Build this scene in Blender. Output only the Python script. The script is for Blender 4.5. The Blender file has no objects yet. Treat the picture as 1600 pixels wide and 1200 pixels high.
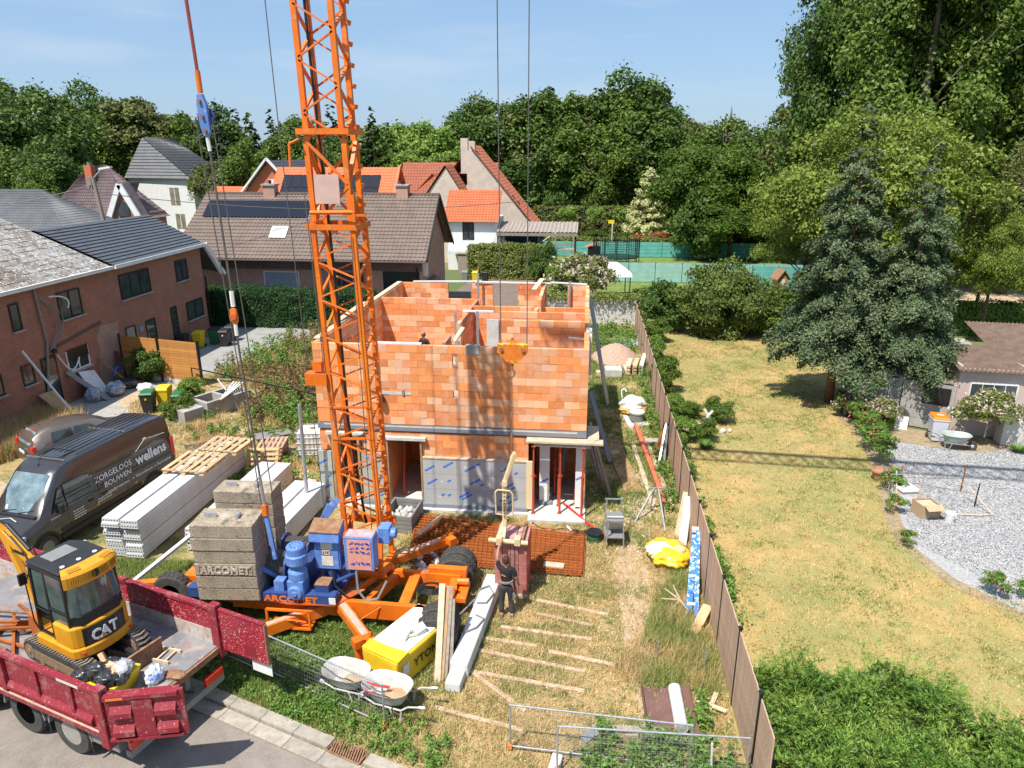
import bpy, bmesh, math, random
import numpy as np
from mathutils import Vector, Matrix, Euler
R=math.radians; PI=math.pi
rnd=random.Random(7)
SC=bpy.context.scene; COL=SC.collection
# ---------------------------------------------------------------- camera, sky, sun, exposure
cd=bpy.data.cameras.new('camera'); cam=bpy.data.objects.new('camera',cd); COL.objects.link(cam)
cd.sensor_width=36; cd.lens=36*1110/1600; cd.clip_start=.1; cd.clip_end=3000
cam.location=(0,0,11.7); cam.rotation_euler=(R(90-18),0,R(5.9)); SC.camera=cam
SUN=Vector((-.285,-.465,1.0)).normalized()
sun_el=math.asin(SUN.z); sun_az=math.atan2(SUN.x,SUN.y)
w=bpy.data.worlds.new('World'); SC.world=w; w.use_nodes=True
nt=w.node_tree; bg=nt.nodes['Background']
sky=nt.nodes.new('ShaderNodeTexSky'); sky.sky_type='NISHITA'; sky.sun_disc=False
sky.sun_elevation=sun_el; sky.sun_rotation=sun_az; sky.air_density=1.0; sky.dust_density=1.0; sky.ozone_density=2.2
mxs=nt.nodes.new('ShaderNodeMix'); mxs.data_type='RGBA'; mxs.inputs[0].default_value=.66; mxs.inputs[7].default_value=(1.5,2.45,3.85,1)
nt.links.new(sky.outputs[0],mxs.inputs[6])
# a few thin cloud wisps, all round the sky
tcw=nt.nodes.new('ShaderNodeTexCoord'); mpw=nt.nodes.new('ShaderNodeMapping'); mpw.inputs['Scale'].default_value=(2.2,2.2,13); nzw=nt.nodes.new('ShaderNodeTexNoise'); nzw.inputs['Scale'].default_value=1.6; nzw.inputs['Detail'].default_value=7
nt.links.new(tcw.outputs['Generated'],mpw.inputs[0]); nt.links.new(mpw.outputs[0],nzw.inputs['Vector']); rmw=nt.nodes.new('ShaderNodeMapRange'); rmw.inputs[1].default_value=.50; rmw.inputs[2].default_value=.78; rmw.inputs[4].default_value=.32
nt.links.new(nzw.outputs['Fac'],rmw.inputs[0]); mxc=nt.nodes.new('ShaderNodeMix'); mxc.data_type='RGBA'; mxc.inputs[7].default_value=(4.6,4.7,4.9,1)
nt.links.new(rmw.outputs[0],mxc.inputs[0]); nt.links.new(mxs.outputs[2],mxc.inputs[6]); nt.links.new(mxc.outputs[2],bg.inputs[0]); bg.inputs[1].default_value=.122
sd=bpy.data.lights.new('sun','SUN'); sd.energy=4.25; sd.angle=R(.53); sd.color=(1,.955,.88)
so=bpy.data.objects.new('sun',sd); COL.objects.link(so); so.location=(-20,-30,60)
so.rotation_euler=SUN.to_track_quat('Z','Y').to_euler()
vs=SC.view_settings; vs.view_transform='Standard'; vs.look='None'; vs.exposure=.67; vs.gamma=1; vs.use_curve_mapping=False
SC.cycles.max_bounces=5; SC.cycles.diffuse_bounces=4; SC.cycles.glossy_bounces=2; SC.cycles.transmission_bounces=3; SC.cycles.transparent_max_bounces=6
SC.cycles.caustics_reflective=False; SC.cycles.caustics_refractive=False
# ---------------------------------------------------------------- materials
MATS={}
def mat(name,col,rough=.75,col2=None,scale=3.,metal=0.,rand=.0,bump=0.,bscale=40.,detail=4.,lo=.35,hi=.65,spec=.4,trans=0.,coat=0.,extra=None,coords='Object'):
    if name in MATS: return MATS[name]
    m=bpy.data.materials.new(name); m.use_nodes=True; MATS[name]=m
    n=m.node_tree.nodes; l=m.node_tree.links; b=n['Principled BSDF']
    b.inputs['Roughness'].default_value=rough; b.inputs['Metallic'].default_value=metal
    b.inputs['Specular IOR Level'].default_value=spec; b.inputs['Coat Weight'].default_value=coat
    tc=n.new('ShaderNodeTexCoord'); co=tc.outputs[coords] if coords!='World' else n.new('ShaderNodeNewGeometry').outputs['Position']
    c=list(col)+[1]; out=None
    if col2:
        t=n.new('ShaderNodeTexNoise'); t.inputs['Scale'].default_value=scale; t.inputs['Detail'].default_value=detail; t.inputs['Roughness'].default_value=.62
        l.new(co,t.inputs['Vector'])
        r=n.new('ShaderNodeValToRGB'); r.color_ramp.elements[0].position=lo; r.color_ramp.elements[1].position=hi
        r.color_ramp.elements[0].color=c; r.color_ramp.elements[1].color=list(col2)+[1]
        l.new(t.outputs['Fac'],r.inputs[0]); out=r.outputs[0]
    if rand:
        g=n.new('ShaderNodeNewGeometry'); oi=n.new('ShaderNodeObjectInfo')
        a=n.new('ShaderNodeMath'); a.operation='ADD'; l.new(g.outputs['Random Per Island'],a.inputs[0]); l.new(oi.outputs['Random'],a.inputs[1])
        f=n.new('ShaderNodeMath'); f.operation='FRACT'; l.new(a.outputs[0],f.inputs[0])
        mr=n.new('ShaderNodeMapRange'); mr.inputs[3].default_value=1-rand; mr.inputs[4].default_value=1+rand; l.new(f.outputs[0],mr.inputs[0])
        h=n.new('ShaderNodeHueSaturation'); l.new(mr.outputs[0],h.inputs['Value'])
        if out: l.new(out,h.inputs['Color'])
        else: h.inputs['Color'].default_value=c
        out=h.outputs[0]
    if extra: out=extra(m,n,l,co,out,c)
    if out: l.new(out,b.inputs['Base Color'])
    else: b.inputs['Base Color'].default_value=c
    if bump:
        t=n.new('ShaderNodeTexNoise'); t.inputs['Scale'].default_value=bscale; t.inputs['Detail'].default_value=3; l.new(co,t.inputs['Vector'])
        bp=n.new('ShaderNodeBump'); bp.inputs['Strength'].default_value=bump; bp.inputs['Distance'].default_value=.02
        l.new(t.outputs['Fac'],bp.inputs['Height']); l.new(bp.outputs[0],b.inputs['Normal'])
    if trans:
        o=n['Material Output']; tr=n.new('ShaderNodeBsdfTranslucent'); mx=n.new('ShaderNodeMixShader'); mx.inputs[0].default_value=trans
        if out: l.new(out,tr.inputs[0])
        else: tr.inputs[0].default_value=c
        l.new(b.outputs[0],mx.inputs[1]); l.new(tr.outputs[0],mx.inputs[2]); l.new(mx.outputs[0],o.inputs[0])
    return m
def brick_extra(c1,c2,mort,scale=1.,w=.22,h=.065,ms=.012,axis='x'):
    def f(m,n,l,co,out,c):
        sp=n.new('ShaderNodeSeparateXYZ'); l.new(co,sp.inputs[0]); cb=n.new('ShaderNodeCombineXYZ')
        a=n.new('ShaderNodeMath'); a.operation='ADD'; l.new(sp.outputs[0],a.inputs[0]); l.new(sp.outputs[1],a.inputs[1])
        l.new(a.outputs[0],cb.inputs[0]); l.new(sp.outputs[2],cb.inputs[1])
        t=n.new('ShaderNodeTexBrick'); l.new(cb.outputs[0],t.inputs['Vector'])
        t.inputs['Color1'].default_value=list(c1)+[1]; t.inputs['Color2'].default_value=list(c2)+[1]; t.inputs['Mortar'].default_value=list(mort)+[1]
        t.inputs['Scale'].default_value=scale; t.inputs['Brick Width'].default_value=w; t.inputs['Row Height'].default_value=h; t.inputs['Mortar Size'].default_value=ms; t.inputs['Bias'].default_value=0
        t2=n.new('ShaderNodeTexNoise'); t2.inputs['Scale'].default_value=1.3; t2.inputs['Detail'].default_value=6; l.new(co,t2.inputs['Vector'])
        mr=n.new('ShaderNodeMapRange'); mr.inputs[3].default_value=.72; mr.inputs[4].default_value=1.28; l.new(t2.outputs['Fac'],mr.inputs[0])
        hs=n.new('ShaderNodeHueSaturation'); l.new(t.outputs[0],hs.inputs['Color']); l.new(mr.outputs[0],hs.inputs['Value'])
        return hs.outputs[0]
    return f
def layers(*ls):
    # each layer: (noise scale, lo, hi, colour, detail) mixed over what is below: wear, stains, dry and green patches
    def f(m,n,l,co,out,c):
        for (s,lo,hi,col,dt) in ls:
            t=n.new('ShaderNodeTexNoise'); t.inputs['Scale'].default_value=s; t.inputs['Detail'].default_value=dt; t.inputs['Roughness'].default_value=.65
            mp=n.new('ShaderNodeMapping'); mp.inputs['Location'].default_value=(s*1.7,s*.3,2.2*s); l.new(co,mp.inputs[0]); l.new(mp.outputs[0],t.inputs['Vector'])
            mr=n.new('ShaderNodeMapRange'); mr.inputs[1].default_value=lo; mr.inputs[2].default_value=hi; l.new(t.outputs['Fac'],mr.inputs[0])
            mx=n.new('ShaderNodeMix'); mx.data_type='RGBA'; l.new(mr.outputs[0],mx.inputs[0]); mx.inputs[7].default_value=list(col)+[1]
            if out: l.new(out,mx.inputs[6])
            else: mx.inputs[6].default_value=c
            out=mx.outputs[2]
        return out
    return f
# ---------------------------------------------------------------- mesh builder
class B:
    def __init__(s): s.v=[]; s.f=[]; s.m=[]
    def add(s,vs,fs,mi=0):
        o=len(s.v); s.v+= [tuple(v) for v in vs]; s.f+=[tuple(i+o for i in f) for f in fs]; s.m+=[mi]*len(fs); return s
    def box(s,x0,y0,z0,x1,y1,z1,mi=0):
        return s.add([(x0,y0,z0),(x1,y0,z0),(x1,y1,z0),(x0,y1,z0),(x0,y0,z1),(x1,y0,z1),(x1,y1,z1),(x0,y1,z1)],
            [(0,3,2,1),(4,5,6,7),(0,1,5,4),(1,2,6,5),(2,3,7,6),(3,0,4,7)],mi)
    def obox(s,c,sz,rot=(0,0,0),mi=0):
        M=Euler(rot).to_matrix(); c=Vector(c); h=[a/2 for a in sz]
        vs=[c+M@Vector((h[0]*a,h[1]*b,h[2]*d)) for d in(-1,1) for a,b in((-1,-1),(1,-1),(1,1),(-1,1))]
        return s.add(vs,[(0,3,2,1),(4,5,6,7),(0,1,5,4),(1,2,6,5),(2,3,7,6),(3,0,4,7)],mi)
    def beam(s,p,q,w,h,mi=0,up=(0,0,1)):
        p=Vector(p);q=Vector(q);d=(q-p).normalized();u=Vector(up)
        if abs(d.dot(u))>.98: u=Vector((0,1,0))
        a=d.cross(u).normalized()*w/2; b=a.cross(d).normalized()*h/2
        vs=[e+x*a+y*b for e in(p,q) for x,y in((-1,-1),(1,-1),(1,1),(-1,1))]
        return s.add(vs,[(0,1,2,3),(4,7,6,5),(0,4,5,1),(1,5,6,2),(2,6,7,3),(3,7,4,0)],mi)
    def tube(s,p,q,r,n=8,r2=None,mi=0):
        p=Vector(p);q=Vector(q);r2=r if r2 is None else r2;d=(q-p).normalized();u=Vector((0,0,1))
        if abs(d.z)>.95: u=Vector((1,0,0))
        a=d.cross(u).normalized(); b=a.cross(d)
        vs=[p+(a*math.cos(t)+b*math.sin(t))*r for t in [2*PI*i/n for i in range(n)]]+[q+(a*math.cos(t)+b*math.sin(t))*r2 for t in [2*PI*i/n for i in range(n)]]
        fs=[(i,(i+1)%n,n+(i+1)%n,n+i) for i in range(n)]+[tuple(reversed(range(n))),tuple(range(n,2*n))]
        return s.add(vs,fs,mi)
    def path(s,pts,r,n=6,mi=0):
        for a,b in zip(pts,pts[1:]): s.tube(a,b,r,n,mi=mi)
        return s
    def lathe(s,prof,c=(0,0,0),n=20,axis='z',mi=0,sx=1,sy=1):
        vs=[]; c=Vector(c)
        for r,h in prof:
            for i in range(n):
                t=2*PI*i/n; x,y=r*math.cos(t)*sx,r*math.sin(t)*sy
                vs.append(c+Vector({'z':(x,y,h),'y':(x,h,y),'x':(h,x,y)}[axis]))
        k=len(prof); fs=[(j*n+i,j*n+(i+1)%n,(j+1)*n+(i+1)%n,(j+1)*n+i) for j in range(k-1) for i in range(n)]
        if prof[0][0]>1e-4: fs.append(tuple(range(n)))
        if prof[-1][0]>1e-4: fs.append(tuple((k-1)*n+i for i in range(n)))
        return s.add(vs,fs,mi)
    def prism(s,poly,h0,h1,axis='z',mi=0):
        n=len(poly); f={'z':lambda a,b,h:(a,b,h),'y':lambda a,b,h:(a,h,b),'x':lambda a,b,h:(h,a,b)}[axis]
        vs=[f(a,b,h0) for a,b in poly]+[f(a,b,h1) for a,b in poly]
        return s.add(vs,[tuple(reversed(range(n))),tuple(range(n,2*n))]+[(i,(i+1)%n,n+(i+1)%n,n+i) for i in range(n)],mi)
    def loft(s,rings,mi=0,cap=True):
        n=len(rings[0]); vs=[p for r in rings for p in r]
        fs=[(j*n+i,j*n+(i+1)%n,(j+1)*n+(i+1)%n,(j+1)*n+i) for j in range(len(rings)-1) for i in range(n)]
        if cap: fs+=[tuple(reversed(range(n))),tuple((len(rings)-1)*n+i for i in range(n))]
        return s.add(vs,fs,mi)
    def xf(s,M): s.v=[tuple(M@Vector(v)) for v in s.v]; return s
def mesh_of(name,b,mats,smooth=False,fixn=True):
    me=bpy.data.meshes.new(name); me.from_pydata(b.v,[],b.f)
    if not isinstance(mats,(list,tuple)): mats=[mats]
    for m in mats: me.materials.append(m)
    if len(mats)>1: me.polygons.foreach_set('material_index',b.m)
    if fixn:
        bm=bmesh.new(); bm.from_mesh(me); bmesh.ops.recalc_face_normals(bm,faces=bm.faces); bm.to_mesh(me); bm.free()
    if smooth: me.polygons.foreach_set('use_smooth',[True]*len(me.polygons))
    me.update(); return me
def link(name,me,parent=None,loc=None,rot=None):
    o=bpy.data.objects.new(name,me); COL.objects.link(o)
    if parent: o.parent=parent
    if loc is not None: o.location=loc
    if rot is not None: o.rotation_euler=rot
    return o
def O(name,b,mats,parent=None,smooth=False,bev=0,loc=None,rot=None,seg=2):
    o=link(name,mesh_of(name,b,mats,smooth),parent,loc,rot)
    if bev:
        md=o.modifiers.new('bevel','BEVEL'); md.width=bev; md.segments=seg; md.limit_method='ANGLE'; md.angle_limit=R(35)
        md.harden_normals=False
    if smooth:
        o.data.set_sharp_from_angle(angle=R(40)) if hasattr(o.data,'set_sharp_from_angle') else None
    return o
def tag(o,label=None,cat=None,group=None,kind=None):
    if label:o['label']=label
    if cat:o['category']=cat
    if group:o['group']=group
    if kind:o['kind']=kind
    return o
def T(name,label,cat,loc=(0,0,0),rz=0,group=None):
    o=link(name,None,None,loc,(0,0,rz)); o.empty_display_size=.2
    return tag(o,label,cat,group)
def kids(o): return [c for c in ALLCH(o)]
def ALLCH(o): return list(o.children)
def rebase(root,base):
    base=Vector(base); root.location=base
    for c in root.children: c.location=Vector(c.location)-base
    return root
def dup(root,loc=None,rz=None,label=None,group=None,scale=None,rot=None):
    def cp(o,par):
        c=o.copy(); COL.objects.link(c); c.parent=par
        for ch in o.children: cp(ch,c)
        return c
    r=cp(root,None)
    if loc is not None:r.location=loc
    if rz is not None:r.rotation_euler=(0,0,rz)
    if rot is not None:r.rotation_euler=rot
    if scale is not None:r.scale=scale if hasattr(scale,'__len__') else (scale,)*3
    if label:r['label']=label
    if group:r['group']=group
    return r
def struct(name,b,m,smooth=False): return tag(O(name,b,m,smooth=smooth),kind='structure')
def stuffpart(o): o['kind']='stuff'; return o
# text turned into a mesh, laid in the plane given by origin, x axis and y axis
def text(body,size,m,origin,ux,uy,parent=None,name='lettering',ext=.002,bold=0.,shear=0.,align='LEFT',sx=1.):
    cu=bpy.data.curves.new(name,'FONT'); cu.body=body; cu.size=size; cu.extrude=ext; cu.offset=bold; cu.shear=shear; cu.align_x=align; cu.resolution_u=2
    t=bpy.data.objects.new(name,cu); COL.objects.link(t); bpy.context.view_layer.update()
    me=bpy.data.meshes.new_from_object(t.evaluated_get(bpy.context.evaluated_depsgraph_get()))
    bpy.data.objects.remove(t); me.materials.clear(); me.materials.append(m)
    ux=Vector(ux).normalized(); uy=Vector(uy).normalized(); uz=ux.cross(uy)
    M=Matrix((ux*sx,uy,uz)).transposed().to_4x4(); M.translation=Vector(origin); me.transform(M)
    o=link(name,me,parent); return o
# ---------------------------------------------------------------- numpy foliage
def fast(name,V,k,m,smooth=False):
    n=len(V)//k; me=bpy.data.meshes.new(name); me.vertices.add(len(V)); me.vertices.foreach_set('co',np.ascontiguousarray(V,dtype=np.float32).ravel())
    me.loops.add(n*k); me.loops.foreach_set('vertex_index',np.arange(n*k,dtype=np.int32)); me.polygons.add(n)
    me.polygons.foreach_set('loop_start',np.arange(0,n*k,k,dtype=np.int32))
    for mm in (m if isinstance(m,(list,tuple)) else [m]): me.materials.append(mm)
    me.update(calc_edges=True); return me
def unit(a): return a/np.maximum(np.linalg.norm(a,axis=1,keepdims=True),1e-9)
def leafmesh(name,P,N,size,m,rs,aspect=.6,jit=.7):
    n=len(P); N=unit(N+rs.normal(0,jit,(n,3))); t=unit(np.cross(N,rs.normal(0,1,(n,3)))); b=np.cross(N,t)
    s=(size*rs.uniform(.6,1.35,n))[:,None]; a=t*s*.5; c=b*s*.5*aspect
    V=np.stack([P-a,P+c*.9-a*.1,P+a,P-c*.9-a*.1],1).reshape(-1,3)
    return fast(name,V,4,m)
def lobes_crown(name,rs,rx,ry,rz,zc,nl,n,leaf,m,lr=(.25,.42),shape='round',jit=.7,low=False):
    # clumps spread through an ellipsoid, leaves on and just inside each clump's skin
    C=[];Rr=[]
    for i in range(nl):
        d=rs.normal(0,1,3); d/=np.linalg.norm(d); 
        if d[2]<-.55 and not low: d[2]*=-.4
        k=rs.uniform(.45,.92); c=d*k
        if shape=='tall': c[2]=rs.uniform(-.95,.95); f=math.sqrt(max(.08,1-abs(c[2])**2.2)); c[:2]=d[:2]*k*f
        if shape=='cone': c[2]=rs.uniform(-1,1)**1; f=(1-(c[2]+1)/2)**.8; c[:2]=unit(d[None,:2])[0]*rs.uniform(.3,.95)*f
        C.append(c); Rr.append(rs.uniform(*lr)*( (1.15-(c[2]+1)/2) if shape=='cone' else 1))
    C=np.array(C);Rr=np.array(Rr); w=Rr**2/np.sum(Rr**2); ids=rs.choice(nl,n,p=w)
    d=unit(rs.normal(0,1,(n,3))); d[:,2]=np.where(d[:,2]<-.3,-d[:,2]*.6,d[:,2]); d=unit(d)
    r=Rr[ids][:,None]*np.where(rs.uniform(0,1,(n,1))<.16,rs.uniform(1.0,1.38,(n,1)),rs.uniform(.5,1.08,(n,1))**.6)
    S=np.array([rx,ry,rz]); P=(C[ids]+d*r)*S; P[:,2]+=zc
    N=unit(d*np.array([1,1,1.2])+C[ids]*.35)
    return leafmesh(name,P,N,leaf,m,rs,jit=jit)
def conifer_crown(name,rs,H,Rb,n,leaf,m,z0=.0,power=.85,droop=.25,whorls=26,irr=.25,narrow=1,dens=13):
    # drooping branch sprays in whorls round a trunk
    bz=[];ba=[];bl=[]
    for i in range(whorls):
        f=i/whorls; z=z0+(H-z0)*f; L=Rb*(1-f)**power
        k=max(4,int(dens*(1-f)+4))
        for j in range(k):
            bz.append(z+rs.uniform(-.5,.5)*(H-z0)/whorls); ba.append(rs.uniform(0,2*PI)); bl.append(max(.13*Rb,L*(1+rs.uniform(-irr,irr*.7))))
    bz=np.array(bz);ba=np.array(ba);bl=np.array(bl); w=bl**1.15/np.sum(bl**1.15); ids=rs.choice(len(bz),n,p=w)
    t=rs.uniform(.12,1,n)**.6; L=bl[ids]; wd=L*.24*(1.15-t)
    off=rs.normal(0,1,n)*wd; dx=np.cos(ba[ids]);dy=np.sin(ba[ids]); r=L*t
    P=np.stack([dx*r-dy*off,dy*r+dx*off,bz[ids]+droop*L*(.35*t-1.15*t*t)-np.abs(off)*.25+rs.normal(0,.05*L,n)],1)
    N=np.stack([dx*.55,dy*.55,np.full(n,.8)],1)
    return leafmesh(name,P,N,leaf,m,rs,aspect=.5,jit=.55)
def weep_crown(name,rs,rx,rz,zc,n,leaf,m):
    k=260; d=unit(rs.normal(0,1,(k,3))); d[:,2]=np.abs(d[:,2])*.9-.1
    c=d*rs.uniform(.5,1,(k,1))*np.array([rx,rx,rz]); c[:,2]+=zc; ids=rs.integers(0,k,n)
    ln=rs.uniform(.15,.5,k)*rz; t=rs.uniform(0,1,n)
    P=c[ids]+rs.normal(0,.16,(n,3))*np.array([1,1,1])*rx*.25; P[:,2]-=t*ln[ids]
    N=np.stack([d[ids][:,0],d[ids][:,1],np.full(n,.5)],1)
    return leafmesh(name,P,N,leaf,m,rs,aspect=.35,jit=.6)
def trunk_b(h,r,lean=0,limbs=5,seed=1,spread=1.,top=.25):
    q=random.Random(seed); b=B(); pts=[Vector((lean*t*t*h+q.uniform(-.04,.04)*r*3,q.uniform(-.04,.04)*r*3,h*t)) for t in (0,.12,.35,.6,.8,1)]
    rr=[r*1.25,r,r*.85,r*.65,r*.45,r*top]
    for i in range(5): b.tube(pts[i],pts[i+1],rr[i],8,rr[i+1])
    for i in range(limbs):
        t=q.uniform(.35,.85); p=Vector((lean*t*t*h,0,h*t)); a=q.uniform(0,2*PI); L=h*q.uniform(.25,.42)*spread
        m=p+Vector((math.cos(a)*L*.5,math.sin(a)*L*.5,L*.35)); e=m+Vector((math.cos(a)*L*.5,math.sin(a)*L*.5,L*.3))
        b.tube(p,m,r*.4*(1.1-t),6,r*.25*(1.1-t)); b.tube(m,e,r*.25*(1.1-t),6,r*.1*(1.1-t))
    return b
def inpoly(pts,poly):
    x,y=pts[:,0],pts[:,1]; r=np.zeros(len(x),bool); n=len(poly); j=n-1
    for i in range(n):
        xi,yi=poly[i];xj,yj=poly[j]
        c=((yi>y)!=(yj>y))&(x<(xj-xi)*(y-yi)/((yj-yi) or 1e-9)+xi); r^=c; j=i
    return r
def vnoise(x,y,s,seed=0):
    # cheap smooth value noise
    x=x/s+seed*13.7; y=y/s+seed*7.3; xi=np.floor(x).astype(int); yi=np.floor(y).astype(int); fx=x-xi; fy=y-yi
    fx=fx*fx*(3-2*fx); fy=fy*fy*(3-2*fy)
    h=lambda a,b: (np.abs(np.sin(a*127.1+b*311.7)*43758.5453)%1)
    return (h(xi,yi)*(1-fx)+h(xi+1,yi)*fx)*(1-fy)+(h(xi,yi+1)*(1-fx)+h(xi+1,yi+1)*fx)*fy
def scatter(poly,n,rs,dens=None):
    P=np.array(poly); lo=P.min(0);hi=P.max(0); out=[]; tot=0
    while tot<n:
        q=rs.uniform(lo,hi,(n*2,2)); q=q[inpoly(q,poly)]
        if dens is not None: q=q[rs.uniform(0,1,len(q))<dens(q[:,0],q[:,1])]
        if len(q)==0: break
        out.append(q); tot+=len(q)
    return np.concatenate(out)[:n]
def blades(name,poly,n,h,wd,m,seed=1,tuft=6,spread=.06,lean=.45,dens=None,label=None,cat='grass',z=0.):
    rs=np.random.default_rng(seed); c=scatter(poly,n//tuft,rs,dens); c=np.repeat(c,tuft,0); k=len(c)
    c=c+rs.normal(0,spread,(k,2)); hh=h*rs.uniform(.35,1.25,k); a=rs.uniform(0,2*PI,k); ln=rs.uniform(0.1,lean*2,k)*hh
    d=np.stack([np.cos(a),np.sin(a)],1); p=np.stack([-d[:,1],d[:,0]],1); w_=wd*rs.uniform(.6,1.4,k)[:,None]
    v0=np.c_[c-p*w_*.5,np.full(k,z)]; v1=np.c_[c+p*w_*.5,np.full(k,z)]; v2=np.c_[c+d*ln[:,None],z+hh]
    o=link(name,fast(name,np.stack([v0,v1,v2],1).reshape(-1,3),3,m))
    return tag(o,label,cat,None,'stuff')
def weeds(name,poly,n,h,leaf,m,seed=1,dens=None,label=None,cat='weeds',plants=400,rad=.25):
    # leafy weeds: plants made of small leaves gathered round stems
    rs=np.random.default_rng(seed); c=scatter(poly,plants,rs,dens); hp=h*rs.uniform(.35,1.2,len(c)); rp=rad*rs.uniform(.5,1.5,len(c))
    ids=rs.integers(0,len(c),n); t=rs.uniform(0,1,n)**.8; d=rs.normal(0,1,(n,2))*.45*rp[ids][:,None]*(1.1-.6*t)[:,None]
    P=np.c_[c[ids]+d,.02+hp[ids]*t]; N=np.c_[d*2,np.full(n,.9)]
    o=link(name,leafmesh(name,P,N,leaf,m,rs,jit=.6)); return tag(o,label,cat,None,'stuff')
# ---------------------------------------------------------------- palette
Mgrass=mat('dry_ground',(.48,.33,.155),.95,(.33,.255,.10),1.1,bump=.5,bscale=25,extra=layers((.35,.50,.62,(.155,.165,.05),6),(2.6,.53,.63,(.10,.13,.035),6),(9,.56,.66,(.52,.38,.20),5),(1.7,.60,.70,(.46,.33,.19),6),(30,.50,.75,(.13,.10,.04),3)),coords='Object')
Mfield=mat('far_field',(.09,.13,.04),.95,(.16,.17,.06),.05)
Mlawn=mat('lawn_dry',(.50,.335,.135),.95,(.35,.27,.085),.9,bump=.5,bscale=30,extra=layers((.30,.45,.60,(.26,.25,.08),8),(.8,.52,.62,(.31,.28,.10),7),(1.6,.58,.68,(.17,.19,.045),6),(14,.55,.7,(.50,.37,.16),4),(34,.52,.72,(.17,.13,.04),3)))
Mlawng=mat('lawn_green',(.12,.19,.035),.95,(.20,.24,.06),.7,bump=.3,bscale=20,extra=layers((3,.5,.7,(.08,.14,.025),5)))
Masph=mat('asphalt',(.20,.168,.14),.9,(.26,.22,.185),2.2,bump=.35,bscale=120,extra=layers((60,.5,.7,(.36,.33,.29),3),(.6,.55,.7,(.18,.16,.14),5),(4,.6,.75,(.30,.265,.225),5)))
Mkerb=mat('kerb_concrete',(.42,.37,.30),.9,(.30,.27,.22),6,rand=.12,bump=.3,bscale=60)
Mgravel=mat('gravel',(.40,.39,.38),.95,(.27,.265,.26),19,bump=1.,bscale=22,lo=.35,hi=.65,extra=layers((26,.53,.62,(.66,.65,.63),5),(31,.57,.65,(.20,.20,.20),4),(2.2,.55,.68,(.36,.35,.33),5),(.45,.52,.68,(.33,.33,.335),4),(1.2,.60,.72,(.33,.30,.26),5)))
Msand=mat('sandy_soil',(.50,.37,.235),.95,(.36,.27,.165),2.5,bump=.6,bscale=18,extra=layers((12,.52,.66,(.58,.46,.33),5)))
Mpave=mat('clinker_paving',(.36,.22,.17),.9,(.26,.17,.13),2,extra=brick_extra((.34,.20,.155),(.27,.17,.135),(.19,.14,.11),1,.2,.1,.008))
Mdrive=mat('concrete_drive',(.34,.33,.31),.9,(.27,.26,.245),1.5,bump=.2,bscale=40)
Mclay=mat('clay_block',(.82,.315,.115),.85,(.74,.235,.07),2.4,rand=.20,bump=.35,bscale=55,lo=.3,hi=.7,coords='World',extra=layers((.55,.58,.68,(.55,.17,.07),6),(1.1,.50,.64,(.70,.34,.19),5),(7,.58,.72,(.74,.42,.27),4)))
Mclayp=mat('clay_block_pale',(.84,.48,.28),.85,(.80,.38,.18),3,rand=.14,bump=.35,bscale=55,coords='World',extra=layers((2,.5,.65,(.72,.42,.29),5)))
Mmort=mat('clay_mortar',(.50,.215,.11),.95,(.45,.24,.15),5)
Mconc=mat('concrete',(.42,.40,.37),.9,(.32,.30,.27),2.5,bump=.35,bscale=50,extra=layers((14,.55,.7,(.22,.20,.18),5)))
Mconcl=mat('concrete_pale',(.62,.60,.56),.85,(.50,.48,.44),4,bump=.25,bscale=60)
Mball=mat('ballast_concrete',(.43,.345,.25),.93,(.31,.25,.18),3.5,bump=.7,bscale=28,extra=layers((22,.50,.64,(.17,.14,.105),7),(4,.56,.68,(.15,.125,.095),7),(2.0,.56,.66,(.45,.40,.34),6),(1.3,.60,.70,(.30,.17,.08),5)))
Mor=mat('crane_orange',(.82,.19,.010),.45,(.70,.135,.008),1.5,spec=.5,rand=.05,bump=.08,bscale=30,extra=layers((7,.58,.72,(.33,.10,.035),7),(2.0,.57,.70,(.70,.27,.11),6),(23,.62,.70,(.25,.10,.05),6)))
Mord=mat('crane_orange_worn',(.62,.12,.015),.6,(.45,.085,.02),3,bump=.2,bscale=30,extra=layers((6,.55,.68,(.24,.10,.045),7),(2.5,.58,.68,(.55,.27,.12),6)))
Mblue=mat('crane_blue',(.13,.26,.60),.5,(.09,.19,.48),2,bump=.1,bscale=20,extra=layers((10,.58,.68,(.30,.19,.16),7),(4,.56,.70,(.27,.38,.62),6),(25,.62,.7,(.10,.10,.14),5)))
Mblued=mat('crane_blue_dark',(.025,.055,.19),.5,(.04,.08,.23),3,extra=layers((8,.6,.7,(.10,.10,.12),5)))
Mrust=mat('rust',(.42,.125,.022),.85,(.30,.075,.018),9,rand=.2,bump=.3,bscale=50)
Mrustd=mat('rust_dark',(.22,.10,.05),.9,(.34,.20,.12),6,bump=.3,bscale=30)
Msteel=mat('galvanised',(.50,.52,.54),.4,(.36,.38,.40),8,metal=.55)
Mdark=mat('dark_rubber',(.028,.027,.026),.85,(.05,.047,.043),4,bump=.2,bscale=40)
Mtyre=mat('tyre_rubber',(.045,.043,.041),.85,(.075,.07,.063),5,bump=.3,bscale=60,extra=layers((6,.6,.75,(.15,.125,.09),5)))
Mblk=mat('black_metal',(.015,.016,.018),.35,spec=.5)
Mcable=mat('steel_cable',(.10,.095,.09),.6,(.16,.15,.14),12,metal=.3)
Mwood=mat('pine_wood',(.62,.43,.24),.8,(.50,.33,.17),7,rand=.16,bump=.2,bscale=30,extra=layers((18,.58,.72,(.38,.24,.12),5)))
Mwoodp=mat('bleached_wood',(.66,.52,.38),.85,(.52,.39,.26),6,rand=.13,bump=.2,bscale=30,extra=layers((15,.6,.75,(.36,.27,.18),5)))
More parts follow.
